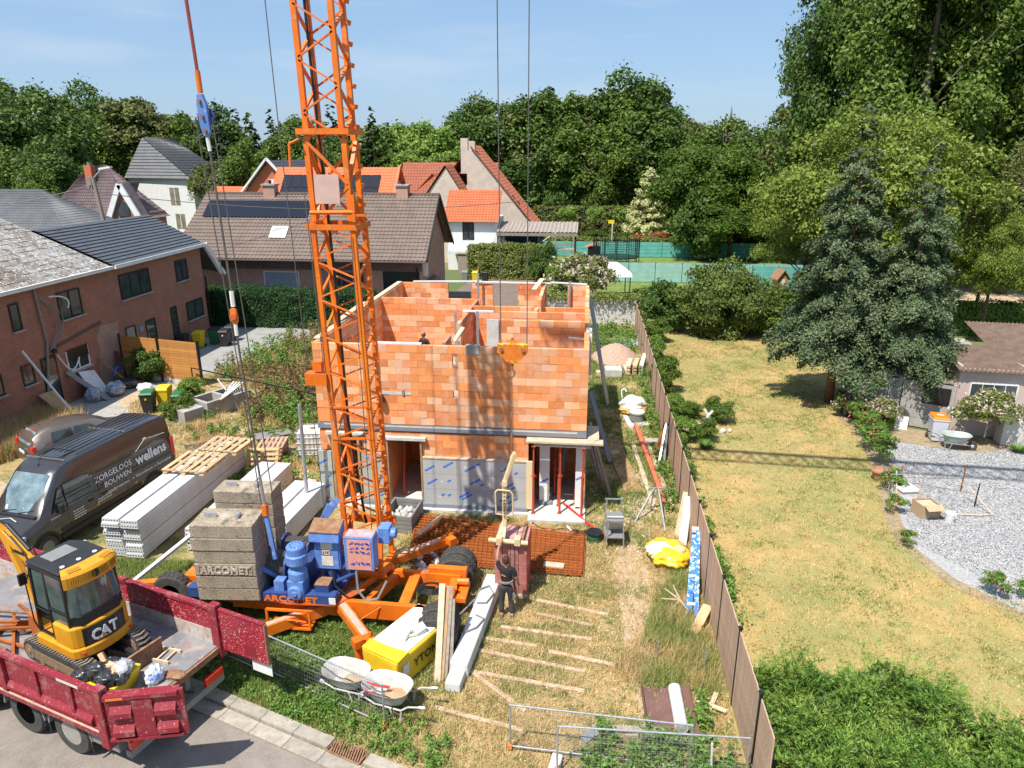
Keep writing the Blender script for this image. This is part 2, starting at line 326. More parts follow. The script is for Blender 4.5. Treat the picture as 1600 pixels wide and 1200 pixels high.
Mwoodg=mat('grey_wood',(.27,.22,.175),.9,(.38,.32,.255),8,rand=.15,bump=.3,bscale=30)
Mply=mat('plywood',(.46,.29,.15),.7,(.36,.21,.10),4,rand=.1,bump=.1,bscale=20)
Mredb=mat('red_scaffold_beam',(.58,.12,.06),.6,(.66,.19,.11),5,extra=layers((9,.6,.72,(.60,.36,.26),5)))
Mprop=mat('red_prop',(.55,.09,.035),.55,(.40,.07,.03),6,rand=.08)
Mwhite=mat('white_paint',(.80,.80,.79),.6,(.72,.72,.70),2)
Mpvc=mat('white_plastic',(.80,.79,.76),.35,(.70,.69,.66),3)
Mgls=mat('window_glass',(.035,.045,.05),.06,(.06,.075,.08),1.2,spec=.9)
Mglsb=mat('blind_glass',(.45,.48,.5),.3,(.38,.42,.45),2,spec=.7)
Mred=mat('truck_red',(.26,.02,.032),.55,(.25,.018,.028),3,spec=.45,bump=.06,bscale=20,extra=layers((22,.61,.66,(.46,.33,.31),7),(3,.54,.68,(.33,.13,.12),7)))
Mredw=mat('truck_red_scraped',(.36,.02,.035),.5,(.26,.012,.022),3,spec=.5,bump=.1,bscale=30,extra=layers((26,.585,.62,(.60,.50,.47),8),(7,.63,.68,(.58,.47,.43),8)))
Mfloor=mat('steel_floor',(.33,.325,.33),.55,(.22,.225,.24),1.6,metal=.3,bump=.15,bscale=30,extra=layers((3,.52,.64,(.45,.37,.31),7),(1.4,.56,.68,(.36,.20,.13),6)))
Mgreyp=mat('grey_plastic',(.20,.20,.195),.6,(.24,.235,.22),4,bump=.1,bscale=40)
Myel=mat('machine_yellow',(.72,.33,.018),.4,(.64,.28,.015),4,spec=.5,extra=layers((10,.66,.76,(.40,.21,.06),6)))
Mvan=mat('van_paint',(.072,.066,.062),.24,(.066,.061,.057),1,metal=.5,coat=.8,spec=.6)
Mcar=mat('car_paint',(.25,.20,.165),.28,(.23,.185,.15),1,metal=.6,coat=.8)
Mlet=mat('white_lettering',(.85,.85,.85),.5)
Mtail=mat('red_lamp',(.65,.03,.02),.25,spec=.8)
Morl=mat('orange_lamp',(.75,.22,.03),.3,spec=.8)
Mhead=mat('headlamp_glass',(.55,.57,.6),.1,spec=.9,metal=.3)
Mplast=mat('black_plastic',(.022,.022,.023),.55,(.03,.03,.03),5)
Mybag=mat('yellow_film',(.83,.56,.03),.35,(.76,.47,.02),6,spec=.6,bump=.5,bscale=7)
Mwrap=mat('white_film',(.82,.81,.79),.4,(.76,.75,.74),4,spec=.5,bump=.5,bscale=8)
Mgbin=mat('green_plastic',(.02,.15,.055),.5)
Mybin=mat('yellow_plastic',(.72,.50,.02),.5)
Mslate=mat('old_slate',(.36,.345,.32),.85,(.25,.235,.215),5,rand=.24,bump=.4,bscale=25,coords='World',extra=layers((.45,.46,.60,(.17,.13,.095),8),(2.2,.50,.60,(.16,.125,.095),7),(9,.54,.62,(.60,.585,.56),5)))
Mtdark=mat('dark_roof_tile',(.066,.070,.080),.5,(.085,.09,.10),2,rand=.1,spec=.5)
Mtgrey=mat('grey_roof_tile',(.135,.135,.145),.6,(.17,.17,.175),1,rand=.1)
Mtbrown=mat('brown_roof_tile',(.155,.115,.092),.75,(.20,.15,.122),1.4,rand=.15,extra=layers((5,.55,.7,(.15,.12,.10),5)))
Mtred=mat('red_roof_tile',(.42,.135,.07),.8,(.34,.11,.065),1.2,rand=.18,extra=layers((4,.55,.7,(.25,.12,.085),5)))
Mtor=mat('orange_roof_tile',(.60,.17,.07),.75,(.52,.14,.06),1.5,rand=.15)
Mtpur=mat('purple_roof_tile',(.135,.095,.10),.75,(.20,.145,.145),1.5,rand=.25)
Mbr=mat('red_brick',(.3,.1,.06),.9,extra=brick_extra((.42,.125,.062),(.27,.08,.045),(.33,.23,.18)),bump=.3,bscale=40)
Mbro=mat('old_brick',(.4,.2,.12),.95,extra=brick_extra((.42,.22,.15),(.30,.13,.085),(.42,.37,.31)),bump=.5,bscale=30)
Mbrs=mat('salmon_brick',(.5,.24,.16),.9,extra=brick_extra((.52,.25,.17),(.44,.20,.14),(.46,.34,.27)))
Mbrd=mat('dark_brick_band',(.2,.12,.1),.9,extra=brick_extra((.20,.115,.10),(.16,.09,.08),(.18,.14,.13)))
Mbrc=mat('cream_brick',(.6,.48,.38),.9,extra=brick_extra((.62,.50,.40),(.54,.42,.33),(.6,.53,.45)))
Mbrp=mat('orange_render',(.56,.17,.08),.9,(.50,.15,.075),2)
Mbrt=mat('tan_brick',(.40,.26,.17),.9,(.34,.22,.14),2)
Msol=mat('solar_panel',(.012,.014,.022),.15,spec=.6)
Mfib=mat('corrugated_sheet',(.34,.29,.25),.9,(.24,.19,.15),3,bump=.4,bscale=30,extra=layers((7,.52,.64,(.45,.41,.37),6)))
Mfibr=mat('corrugated_rusty',(.125,.08,.058),.9,(.20,.145,.11),2.5,bump=.4,bscale=30,extra=layers((6,.5,.62,(.17,.10,.07),6)))
Mgs=mat('green_screen',(.10,.36,.32),.8,(.14,.44,.40),1.5,bump=.2,bscale=5)
Mgsp=mat('pale_green_screen',(.24,.44,.40),.8,(.32,.52,.48),1.5,bump=.2,bscale=5)
Mskin=mat('skin',(.42,.20,.13),.6)
Mshirt=mat('black_cloth',(.018,.018,.02),.85,bump=.3,bscale=14)
Mjean=mat('dark_denim',(.03,.033,.04),.9,(.055,.055,.06),9,bump=.4,bscale=14)
Mhair=mat('brown_hair',(.05,.025,.014),.7,bump=.5,bscale=60)
Mboot=mat('dusty_boots',(.30,.22,.16),.9,(.2,.14,.1),9)
Mfoil=mat('foil_insulation',(.60,.60,.58),.33,(.52,.53,.52),1.2,metal=.25,bump=.12,bscale=6)
Mfoilg=mat('green_foil_insulation',(.50,.52,.46),.4,(.43,.45,.40),1.2,metal=.2,bump=.12,bscale=6)
Mbluep=mat('blue_print',(.02,.16,.62),.6)
Mlead=mat('damp_membrane',(.20,.215,.24),.7,(.22,.23,.25),5)
Mbluewh=mat('blue_flaking_paint',(.03,.17,.55),.6,(.05,.22,.62),4,extra=layers((9,.52,.56,(.62,.66,.72),7)))
Mredpack=mat('wrapped_red_blocks',(.44,.17,.145),.5,(.38,.13,.11),4,rand=.10,bump=.3,bscale=12,spec=.5,extra=layers((5,.55,.68,(.52,.30,.28),5)))
Mredside=mat('red_print_film',(.46,.06,.05),.45,(.36,.04,.04),5,spec=.5,bump=.3,bscale=10,extra=layers((8,.60,.68,(.60,.35,.33),5)))
Mfork=mat('fork_cream',(.62,.44,.22),.6,(.70,.54,.33),6,extra=layers((12,.6,.7,(.35,.2,.1),5)))
def leafm(n,c,c2,sc=.6,rand=.34,tr=.28): return mat(n,c,.55,c2,sc,rand=rand,trans=tr,spec=.3)
Lf_dark=leafm('leaf_dark',(.062,.120,.020),(.115,.180,.030))
Lf_mid=leafm('leaf_mid',(.098,.165,.024),(.165,.230,.036))
Lf_oliv=leafm('leaf_olive',(.125,.150,.036),(.185,.20,.06))
Lf_light=leafm('leaf_light',(.15,.25,.036),(.22,.32,.055))
Lf_map=leafm('leaf_maple',(.15,.215,.028),(.235,.28,.045))
Lf_blue=leafm('needle_blue',(.060,.105,.038),(.150,.185,.090),1.6,.5,.10)
Lf_con=leafm('needle_dark',(.038,.070,.022),(.068,.105,.032),.8,.3,.08)
Lf_thuja=leafm('thuja_green',(.13,.25,.034),(.27,.38,.070),1.6,.42,.2)
Lf_hedge=leafm('hedge_dark',(.022,.070,.016),(.036,.100,.022),1.5)
Lf_laur=leafm('laurel_leaf',(.15,.20,.032),(.25,.27,.07),1.5,.4)
Lf_cream=leafm('cream_leaf',(.62,.60,.32),(.50,.52,.22),1.,.2)
Lf_red=leafm('red_leaf',(.42,.10,.035),(.30,.13,.04),1.,.3)
Lf_flow=leafm('pale_flower',(.72,.62,.55),(.62,.44,.42),2,.15)
Lf_weed=leafm('weed_leaf',(.115,.225,.032),(.185,.30,.06),1.,.4)
Lf_weedy=leafm('weed_dry',(.26,.20,.075),(.19,.11,.045),1.2,.4)
Gr_green=leafm('grass_green',(.18,.27,.055),(.30,.33,.10),.8,.35)
Gr_dry=leafm('grass_straw',(.68,.50,.25),(.48,.35,.15),.8,.3)
Mbark=mat('bark',(.11,.085,.06),.9,(.17,.13,.095),6,bump=.8,bscale=20)
Mbarkr=mat('red_bark',(.20,.10,.06),.9,(.28,.16,.10),6,bump=.8,bscale=20)
# ---------------------------------------------------------------- the ground
def sheet(name,poly,z,m,sub=0):
    b=B(); b.add([(x,y,z) for x,y in poly],[tuple(range(len(poly)))]); return struct(name,b,m)
g=B(); g.add([(-700,-200,-.008),(700,-200,-.008),(700,900,-.008),(-700,900,-.008)],[(0,1,2,3)]); struct('ground',g,Mfield)
sheet('building_plot_ground',[(-40,5),(3.5,5),(3.5,52),(-16,50),(-28,50),(-40,50)],0,Mgrass)
sheet('neighbour_lawn',[(3.5,4),(30,4),(30,22),(11.8,17.2),(10.1,21),(10.6,23.2),(11.7,25.5),(12.6,29.8),(12.2,33),(17,45),(17,56),(3.5,56)],0,Mlawn)
sheet('gravel_yard',[(30,22),(11.9,17.6),(10.9,19),(10.45,20.9),(10.95,23.1),(12.05,25.2),(12.75,29.7),(14.5,29.2),(16.2,28.7),(18.0,29.3),(18.3,31.5),(40,31.5),(40,22)],.004,Mgravel)
sheet('flower_bed_soil',[(11.9,17.6),(10.9,19),(10.45,20.9),(10.95,23.1),(12.05,25.2),(12.75,29.7),(14.5,29.2),(16.2,28.7),(18.0,29.3),(17.2,31),(16.2,30.4),(12.6,32.4),(11.9,32.6),(11.95,29.8),(11.2,25.4),(10.4,23.1),(10.05,20.8),(10.6,18.6),(12.0,17.0),(16,17.6),(17,18.6)],.008,mat('bed_soil',(.40,.29,.19),.95,(.27,.20,.12),2.5,bump=.6,bscale=18,extra=layers((8,.5,.62,(.20,.19,.08),6))))
ku=Vector((.9427,-.3337)); kn=Vector((-.3337,-.9427)); K0=Vector((-8.13,12.51))
def kp(a,b): v=K0+ku*a+kn*b; return (v.x,v.y)
sheet('road',[kp(-40,.0),kp(60,0),kp(60,7),kp(-40,7)],.004,Masph)
kb=struct('kerb',B().add([(*kp(-40,.02),.008),(*kp(60,.02),.008),(*kp(60,.62),.008),(*kp(-40,.62),.008)],[(0,1,2,3)]),Mrustd)
kme={}
for i in range(-12,16):
    c=K0+ku*(i*.9+.3)+kn*.13
    if 'a' not in kme: kme['a']=mesh_of('kerb_stone',B().box(-.443,-.14,0,.443,.14,.11),Mkerb); kme['b']=mesh_of('gutter_stone',B().box(-.443,-.16,0,.443,.16,.028),Mkerb)
    if i!=4: link('kerb_stone',kme['a'],kb,(c.x,c.y,0),(0,0,math.atan2(ku.y,ku.x)))
    c=K0+ku*(i*.9+.3)+kn*.45; link('gutter_stone',kme['b'],kb,(c.x,c.y,.002+.006),(0,0,math.atan2(ku.y,ku.x)))
c=K0+ku*3.85+kn*.12
dg=T('drain_grate','rusty cast iron drain grate set in the kerb at the road edge','drain',(c.x,c.y,.012),math.atan2(ku.y,ku.x))
b=B().box(-.42,-.19,0,.42,-.16,.05).box(-.42,.16,0,.42,.19,.05).box(-.42,-.16,0,-.39,.16,.05).box(.39,-.16,0,.42,.16,.05); O('frame',b,Mrustd,dg)
bm_=mesh_of('grate_bar',B().box(-.014,-.16,0,.014,.16,.045),Mrustd)
for i in range(13): link('grate_bar',bm_,dg,(-.36+i*.06,0,0),(0,0,.35))
sheet('driveway',[(-25,30.5),(-21.5,34.4),(-20.2,37.5),(-19.8,42),(-17.5,46),(-19,49),(-30,51.5),(-30,36)],.004,Mdrive)
sheet('terrace',[(-25,26),(-22.8,27.5),(-20.6,29.4),(-20.2,33.4),(-25,34.6)],.008,Mconc)
sheet('sandy_track',[(-26,22),(-23.2,23.0),(-20,21.3),(-17.9,17.5),(-19,13),(-30,17)],.004,Msand)
sheet('clinker_yard',[(-12.5,47),(-11,68.5),(-3.4,70),(.8,64),(2.0,54),(.2,48)],.004,Mpave)
sheet('playing_lawn',[(2.4,51),(26,51),(30,86),(-8,90),(-8,71),(0,70)],.004,Mlawng)
sheet('park_lawn',[(-9,90),(24,87),(30,150),(-9,150)],.004,Mlawng)
sheet('hen_run_soil',[(27,60),(60,56),(64,84),(34,86)],.004,Msand)
# bare trodden soil on the plot
def blob(name,c,rx,ry,z,m,seed,n=22):
    q=random.Random(seed); b=B(); n=90; k_=[1+.16*math.sin(3*2*PI*i/n+seed)+.13*math.sin(7*2*PI*i/n+2*seed)+q.uniform(-.13,.13) for i in range(n)]; vs=[(c[0]+math.cos(2*PI*i/n)*rx*k_[i],c[1]+math.sin(2*PI*i/n)*ry*k_[i],z) for i in range(n)]
    b.add(vs,[tuple(range(n))]); return struct(name,b,m)
for i,(x,y,rx,ry) in enumerate([(1.6,17.0,.45,3.6),(2.2,23.6,.5,2.2),(-13.6,26.5,1.8,1.7),(-15.5,24.8,1.2,1.6),(-10.5,21.8,.9,1.4),(-21.5,31.5,1.4,1.6)]): blob('bare_soil',(x,y),rx,ry,.010+i*.0005,Msand,i)
# ---------------------------------------------------------------- roofs of tiles: real waves and steps
def tiled(name,P0,P1,P2,P3,m,tw,th,amp,parent=None,step=.03,prof='wave',sub=4):
    # P0,P1 eave left/right; P2,P3 ridge right/left
    P0,P1,P2,P3=[Vector(p) for p in (P0,P1,P2,P3)]; nr=max(1,round((P3-P0).length/th)); Wd=max((P1-P0).length,(P2-P3).length); nc=max(1,round(Wd/tw))*sub
    N=(P1-P0).cross(P3-P0).normalized()
    b=B(); 
    for r in range(nr):
        for e,hh in ((0,step),(1,0.)):
            t=(r+e*1.02)/nr; t=min(t,1)
            L=P0.lerp(P3,t); Q=P1.lerp(P2,t)
            for c in range(nc+1):
                u=c/nc; ph=(u*Wd/tw)%1
                w_=math.sin(2*PI*ph)*amp if prof=='wave' else (amp if (ph<.12) else 0.)
                b.v.append(tuple(L.lerp(Q,u)+N*(w_+hh)))
    k=nc+1
    for r in range(nr):
        for c in range(nc): i=(2*r)*k+c; b.f.append((i,i+1,i+k+1,i+k)); b.m.append(0)
        if r: 
            for c in range(nc): i=(2*r-1)*k+c; b.f.append((i,i+k,i+k+1,i+1)); b.m.append(0)
    o=O(name,b,m,parent,smooth=False); return stuffpart(o)
def window(parent,plane,u0,u1,z0,z1,nm=2,frame=Mblk,glass=Mgls,fw=.07,depth=.1,sill=True,at=0.,name='window',sillm=Mconc):
    # plane: 'x+' wall facing +x at x=at ; 'y-' wall facing -y at y=at
    b=B()
    def bx(bb,a0,a1,c0,c1,d0,d1):
        if plane=='x+': bb.box(at+d0,a0,c0,at+d1,a1,c1)
        elif plane=='x-': bb.box(at-d1,a0,c0,at-d0,a1,c1)
        else: bb.box(a0,at-d1,c0,a1,at-d0,c1)
    bx(b,u0,u1,z0,z0+fw,.0,.045);bx(b,u0,u1,z1-fw,z1,.0,.045)
    for i in range(nm+1):
        c=u0+fw/2+(u1-u0-fw)*i/nm; bx(b,c-fw/2,c+fw/2,z0+fw,z1-fw,.0,.045)
    f=O(name,b,frame,parent)
    for i in range(nm):
        a0=u0+fw+(u1-u0-fw)*i/nm; a1=u0+(u1-u0-fw)*(i+1)/nm
        g=B(); bx(g,a0,a1,z0+fw,z1-fw,.004,.016); O('pane',g,glass,f)
    if sill: g=B(); bx(g,u0-.08,u1+.08,z0-.07,z0-.003,.0,.14); O('sill',g,sillm,f)
    return f
# ---------------------------------------------------------------- the two brick houses on the left
h=T('brick_house','old brick house with mossy slates, stripped wall patch and dangling cables','house')
O('wall',B().box(-37,17,0,-25,35.08,6.05),Mbr,h)
O('exposed_wall_patch',B().prism([(33.0,.1),(35.0,.1),(35.0,3.1),(33.6,3.15),(33.2,2.6),(33.35,2.0),(33.0,1.5)],-25,-24.975,'x'),Mbro,h)
z=lambda x: 6.05+(-24.75-x)*.425
b=B(); b.add([(-24.75,16.6,6.0),(-24.75,35.08,6.0),(-31.2,35.08,8.75),(-31.2,16.6,8.75)],[(0,1,2,3)]); rf=O('roof',b,Mslate,h)
sl=mesh_of('slate',B().add([(0,-.2,.03),(0,.2,.03),(-.47,.2,.012),(-.47,-.2,.012),(0,-.2,.012),(0,.2,.012)],[(0,1,2,3),(4,5,1,0)]),Mslate)
q=random.Random(3); far=B(); n=0; ang=math.atan(.4264)
rows=[]
for r in range(16):
    for c in range(46):
        rows.append((r,c))
rows.sort(key=lambda rc:(abs(33.5-(16.8+rc[1]*.4))+rc[0]*.55))
for r,c in rows:
    x=-24.78-r*.42; y=16.8+c*.4+(r%2)*.2; 
    if y>34.9: continue
    zz=6.0+(-24.75-x)*.4264+q.uniform(0,.012); 
    if n<300:
        o=link('slate',sl,rf,(x,y,zz),(q.uniform(-.03,.03),ang+q.uniform(-.02,.03),q.uniform(-.05,.05))); n+=1
    else:
        M=Matrix.Translation((x,y,zz))@Matrix.Rotation(ang,4,'Y')
        far.add([M@Vector(v) for v in [(0,-.195,.03),(0,.195,.03),(-.47,.195,.012),(-.47,-.195,.012)]],[(0,1,2,3)])
stuffpart(O('slates_beyond',far,Mslate,h))
O('skylight',B().obox((-29.4,31.3,8.0),(.9,.8,.07),(0,ang,0)),Mhead,h)
b=B().beam((-24.7,16.6,5.98),(-24.7,35.0,5.98),.12,.16).beam((-24.66,16.6,6.05),(-24.66,35.0,6.05),.10,.05); O('gutter',b,Mwhite,h)
O('downpipe',B().path([(-24.9,29.6,5.9),(-24.9,29.75,3.3),(-24.9,29.0,.1)],.055,8),Mgreyp,h)
window(h,'x+',31.0,32.6,4.05,5.38,2,at=-25,frame=Mblk); window(h,'x+',28.05,28.62,4.2,5.42,1,at=-25)
window(h,'x+',30.85,32.42,1.45,2.52,2,at=-25,frame=Mwhite); O('roller_shutter',B().box(-24.985,30.9,2.0,-24.94,32.38,2.55),Mblk,h)
window(h,'x+',28.0,28.72,1.68,2.62,1,at=-25); window(h,'x+',25.7,26.9,1.7,2.62,2,at=-25)
d=O('door',B().box(-25,29.2,.1,-24.955,30.16,2.62),Mblk,h); O('pane',B().box(-24.955,29.32,.5,-24.945,30.04,2.5),Mgls,d)
b=B()
for i in range(26): b.box(-25,30.4+i*.13,2.86+i*.016,-24.95,30.46+i*.13,3.04+i*.016)
stuffpart(O('dentil_course',b,Mbrd,h))
O('wall_lamp',B().lathe([(.02,0),(.14,-.05),(.12,-.2),(.02,-.24)],(-24.8,29.95,2.95),10).beam((-25,29.95,2.9),(-24.8,29.95,2.95),.03,.03),Mblk,h)
cb=B()
for k,(yo,am) in enumerate([(0,.0),(.12,.25),(.2,.5)]):
    pts=[Vector((-24.85-.0,29.75+yo*.2+math.sin(t*3.1)*(1.0+am)*.8,5.4-t*2.5)) for t in [i/10 for i in range(11)]]; cb.path(pts,.02,5)
O('hanging_cable',cb,Mgreyp,h); 
O('white_conduit',B().path([(-24.8,30.3+1.2*math.sin(t*2),5.35-.25*t-.5*t*t) for t in [i/8 for i in range(9)]],.035,6).path([(-24.8,30.1+t*1.4,2.6-1.3*math.sin(t*2.6)*.75) for t in [i/8 for i in range(9)]],.035,6),Mwhite,h)
rebase(h,(-25,26,0))
h=T('brick_house','newer brick house with dark tiles and black windows joined to the slate roofed one','house')
O('wall',B().box(-36,35.1,0,-25.02,44.3,6.02),Mbr,h)
tiled('roof',(-24.7,35.1,6.06),(-24.7,44.35,6.12),(-28.9,45.4,7.85),(-28.9,35.1,7.85),Mtdark,.9,.33,.012,h,.05,'rib',2)
b=B(); b.add([(-28.9,35.1,7.85),(-28.9,45.4,7.85),(-34,45.4,5.8),(-34,35.1,5.8)],[(0,1,2,3)]); b.add([(-24.7,44.35,6.12),(-28.9,45.4,7.85),(-27,46.6,4.2),(-24.5,46.0,4.0)],[(0,1,2,3)]); O('rear_roof',b,Mtdark,h)
b=B().beam((-24.66,35.15,5.99),(-24.66,44.5,6.05),.1,.2).beam((-24.7,44.5,6.05),(-24.55,46.0,3.95),.16,.35).beam((-24.6,44.4,5.95),(-24.4,46.1,3.9),.06,.2); O('fascia',b,Mwhite,h)
b=B().box(-24.95,44.31,.0,-24.86,44.4,4.0); O('downpipe',b,Mblk,h)
for a in [(35.75,38.5,4.1,5.46,3),(41.2,42.55,4.15,5.43,2),(41.83,43.77,1.55,2.72,2),(37.45,38.4,1.0,2.55,1),(35.6,36.5,1.6,2.58,1),(40.05,40.72,.35,2.78,1)]: window(h,'x+',*a,at=-25.02)
O('number_plate',B().obox((-24.99,37.0,2.2),(.03,.3,.3)),mat('plate_blue',(.25,.3,.45),.5),h)
rebase(h,(-25,39,0))
# ---------------------------------------------------------------- long house with brown tiles, hedge in front
h=T('bungalow','long pinkish bungalow with brown tiled roof and solar panels behind dark hedge','house')
X0,X1,YF,YB=-29.4,-11.7,50.2,58.6
b=B().prism([(YF,0),(YB,0),(YB,4.8),(54.4,8.35),(YF,4.8)],X0,X1,'x'); O('wall',b,Mbrs,h)
O('dark_brick_band',B().box(X0,YF-.03,3.6,X1+.02,YF-.003,4.75),Mbrd,h)
tiled('roof',(X0-.7,49.1,4.5),(X1+.6,49.1,4.5),(X1+.6,54.4,8.75),(X0-.1,54.4,8.75),Mtbrown,.30,.36,.035,h,.045,'wave',4)
tiled('rear_roof',(X1+.6,59.7,4.5),(X0-.7,59.7,4.5),(X0-.1,54.4,8.75),(X1+.6,54.4,8.75),Mtbrown,.30,.36,.035,h,.045,'wave',4)
O('ridge',B().beam((X0-.1,54.4,8.78),(X1+.6,54.4,8.78),.28,.14),Mtbrown,h)
O('bargeboard',B().beam((X1+.6,49.1,4.47),(X1+.6,54.4,8.72),.08,.22).beam((X1+.6,59.7,4.47),(X1+.6,54.4,8.72),.08,.22),Mblk,h)
O('gutter',B().beam((X0-.7,49.05,4.43),(X1+.6,49.05,4.43),.12,.1),Mbrd,h); O('downpipe',B().tube((X1-.35,YF-.1,0),(X1-.35,YF-.1,3.9),.05),Mblk,h)
sa=math.atan2(8.75-4.5,5.3)
for i in range(8):
    O('solar_panel',B().obox((-28.4+i*1.02,52.95,7.70),(1.02,1.75,.06),(sa,0,0)),Msol,h)
s=O('skylight',B().obox((-22.5,51.05,6.18),(1.25,1.15,.1),(sa,0,0)),Mwhite,h); O('pane',B().obox((-22.5,51.0,6.21),(1.05,.95,.06),(sa,0,0)),Mglsb,s)
for cx in (-24.3,-13.9):
    c=O('chimney',B().box(cx-.45,54.0,8.0,cx+.45,54.8,9.35),Mbrs,h); O('cap',B().box(cx-.55,53.9,9.35,cx+.55,54.9,9.47),Mconc,c); O('pot',B().tube((cx,54.4,9.47),(cx,54.4,9.75),.12),Mblk,c)
window(h,'y-',-23.6,-20.9,2.1,3.45,1,at=YF,frame=Mwhite,glass=mat('roller_blind_slats',(.36,.39,.42),.5,(.28,.31,.34),1,extra=None)); window(h,'y-',-18.6,-16.0,1.8,3.45,3,at=YF,frame=mat('orange_frame',(.45,.13,.04),.6))
O('porch_shade_sheet',B().box(-14.6,YF-.02,.0,-11.9,YF-.004,3.58),Mblk,h); O('porch_pillar',B().box(-14.75,YF-.05,0,-14.6,YF-.02,3.58),Mbrs,h)  # flat black sheet on the wall stands for the shade inside the open porch
O('door',B().box(-14.0,YF-.05,.1,-13.1,YF-.025,2.3),mat('brown_door',(.10,.045,.03),.5),h)
window(h,'y-',-12.9,-12.05,1.3,2.4,2,at=YF-.02,frame=Mwhite)
window(h,'x+',52.2,53.2,1.0,2.3,1,at=X1); O('sign_box',B().box(X1,50.6,3.2,X1+.25,51.1,4.1),Mwhite,h); O('awning',B().prism([(0,2.75),(.55,2.5),(.55,2.4),(0,2.6)],51.2,54.2,'y').xf(Matrix.Translation((X1,0,0))),Mblk,h)
rebase(h,(-21,54,0))
# ---------------------------------------------------------------- houses further back
def gable(lab,x0,x1,y0,y1,ze,zr,axis,wallm,roofm,name='house',tw=.35,th=.4,ov=.3,amp=.035,base=None,rot=0,hip=0):
    h=T(name,lab,'house'); xm=(x0+x1)/2; ym=(y0+y1)/2
    if axis=='x':   # ridge runs along x
        O('wall',B().prism([(y0,0),(y1,0),(y1,ze),(ym,zr-.12),(y0,ze)],x0,x1,'x') if not hip else B().box(x0,y0,0,x1,y1,ze),wallm,h)
        s=(zr-ze)/(ym-y0); ze2=ze-ov*s
        tiled('roof',(x0-ov,y0-ov,ze2),(x1+ov,y0-ov,ze2),(x1+ov-hip,ym,zr),(x0-ov+hip,ym,zr),roofm,tw,th,amp,h)
        tiled('rear_roof',(x1+ov,y1+ov,ze2),(x0-ov,y1+ov,ze2),(x0-ov+hip,ym,zr),(x1+ov-hip,ym,zr),roofm,tw,th,amp,h)
        if hip:
            tiled('hip_end',(x1+ov,y0-ov,ze2),(x1+ov,y1+ov,ze2),(x1+ov-hip,ym,zr),(x1+ov-hip,ym,zr),roofm,tw,th,amp,h)
            tiled('hip_end',(x0-ov,y1+ov,ze2),(x0-ov,y0-ov,ze2),(x0-ov+hip,ym,zr),(x0-ov+hip,ym,zr),roofm,tw,th,amp,h)
    else:
        O('wall',B().prism([(x0,0),(x1,0),(x1,ze),(xm,zr-.12),(x0,ze)],y0,y1,'y') if not hip else B().box(x0,y0,0,x1,y1,ze),wallm,h)
        s=(zr-ze)/(xm-x0); ze2=ze-ov*s
        tiled('roof',(x1+ov,y0-ov,ze2),(x1+ov,y1+ov,ze2),(xm,y1+ov-hip,zr),(xm,y0-ov+hip,zr),roofm,tw,th,amp,h)
        tiled('rear_roof',(x0-ov,y1+ov,ze2),(x0-ov,y0-ov,ze2),(xm,y0-ov+hip,zr),(xm,y1+ov-hip,zr),roofm,tw,th,amp,h)
        if hip:
            tiled('hip_end',(x0-ov,y0-ov,ze2),(x1+ov,y0-ov,ze2),(xm,y0-ov+hip,zr),(xm,y0-ov+hip,zr),roofm,tw,th,amp,h)
            tiled('hip_end',(x1+ov,y1+ov,ze2),(x0-ov,y1+ov,ze2),(xm,y1+ov-hip,zr),(xm,y1+ov-hip,zr),roofm,tw,th,amp,h)
    return h
# white modern house with a tall hipped dark roof
h=T('white_house','white rendered house with a tall dark hipped roof, far left against the wood','house')
O('wall',B().prism([(-6.6,0),(4.8,-2.6),(6.9,3.6),(-4,6)],0,8.3),Mwhite,h)
P=[(-7.0,-.2,8.2),(4.9,-3.1,8.2),(7.4,3.8,8.2),(-4.2,6.5,8.2)]; Rg=[(-5.2,2.9,13.9),(-.3,2.1,13.9)]
tiled('roof',P[0],P[1],Rg[0],Rg[0],Mtgrey,.9,.5,.015,h,.1,'rib',2); tiled('roof_side',P[1],P[2],Rg[1],Rg[0],Mtdark,.9,.5,.015,h,.1,'rib',2)
tiled('rear_roof',P[2],P[3],Rg[0],Rg[1],Mtdark,.9,.7,.015,h,.08,'rib',2)
def wq(u,z0,z1,w_=1.9):
    a=Vector((-6.2,0,0)).lerp(Vector((5.4,-2.6,0)),u); d=Vector((11.6,-2.6,0)).normalized(); n_=Vector((-.22,-.976,0))
    b=B(); p=a+n_*.05; b.beam(p+Vector((0,0,z0)),p+Vector((0,0,z1)),.08,w_,up=d); f=O('window',b,Mblk,h); b=B(); p=a+n_*.1
    for k in(-.48,.48): b.beam(p+d*k*w_*.5+Vector((0,0,z0+.15)),p+d*k*w_*.5+Vector((0,0,z1-.15)),.06,w_*.42,up=d)
    O('pane',b,mat('curtain_glass',(.16,.15,.12),.2,(.30,.27,.2),1.,spec=.8),f)
wq(.66,4.3,7.1); wq(.70,.9,3.4)
h.location=(-61.2,103,0)
h=gable('red brick villa with purple tiled hip roof, orange chimney and white gabled dormer',-52.2,-42.6,65.5,70.0,6.2,10.6,'x',Mbr,Mtpur,hip=4.3,name='villa')
c=O('chimney',B().box(-48.2,66.6,7.2,-47.5,67.3,10.6),Mbrp,h); O('pot',B().tube((-47.85,66.95,10.6),(-47.85,66.95,10.9),.15),Mgreyp,c)
b=B().prism([(-45.1,5.4),(-42.1,5.4),(-43.6,8.7)],64.9,66.8,'y'); dm=O('dormer',b,Mbr,h); O('window',B().lathe([(.01,0),(.55,0),(.55,.05),(.01,.05)],(-43.6,64.82,6.8),16,'y').box(-44.15,64.8,6.0,-43.05,64.88,6.8),Mgls,dm)
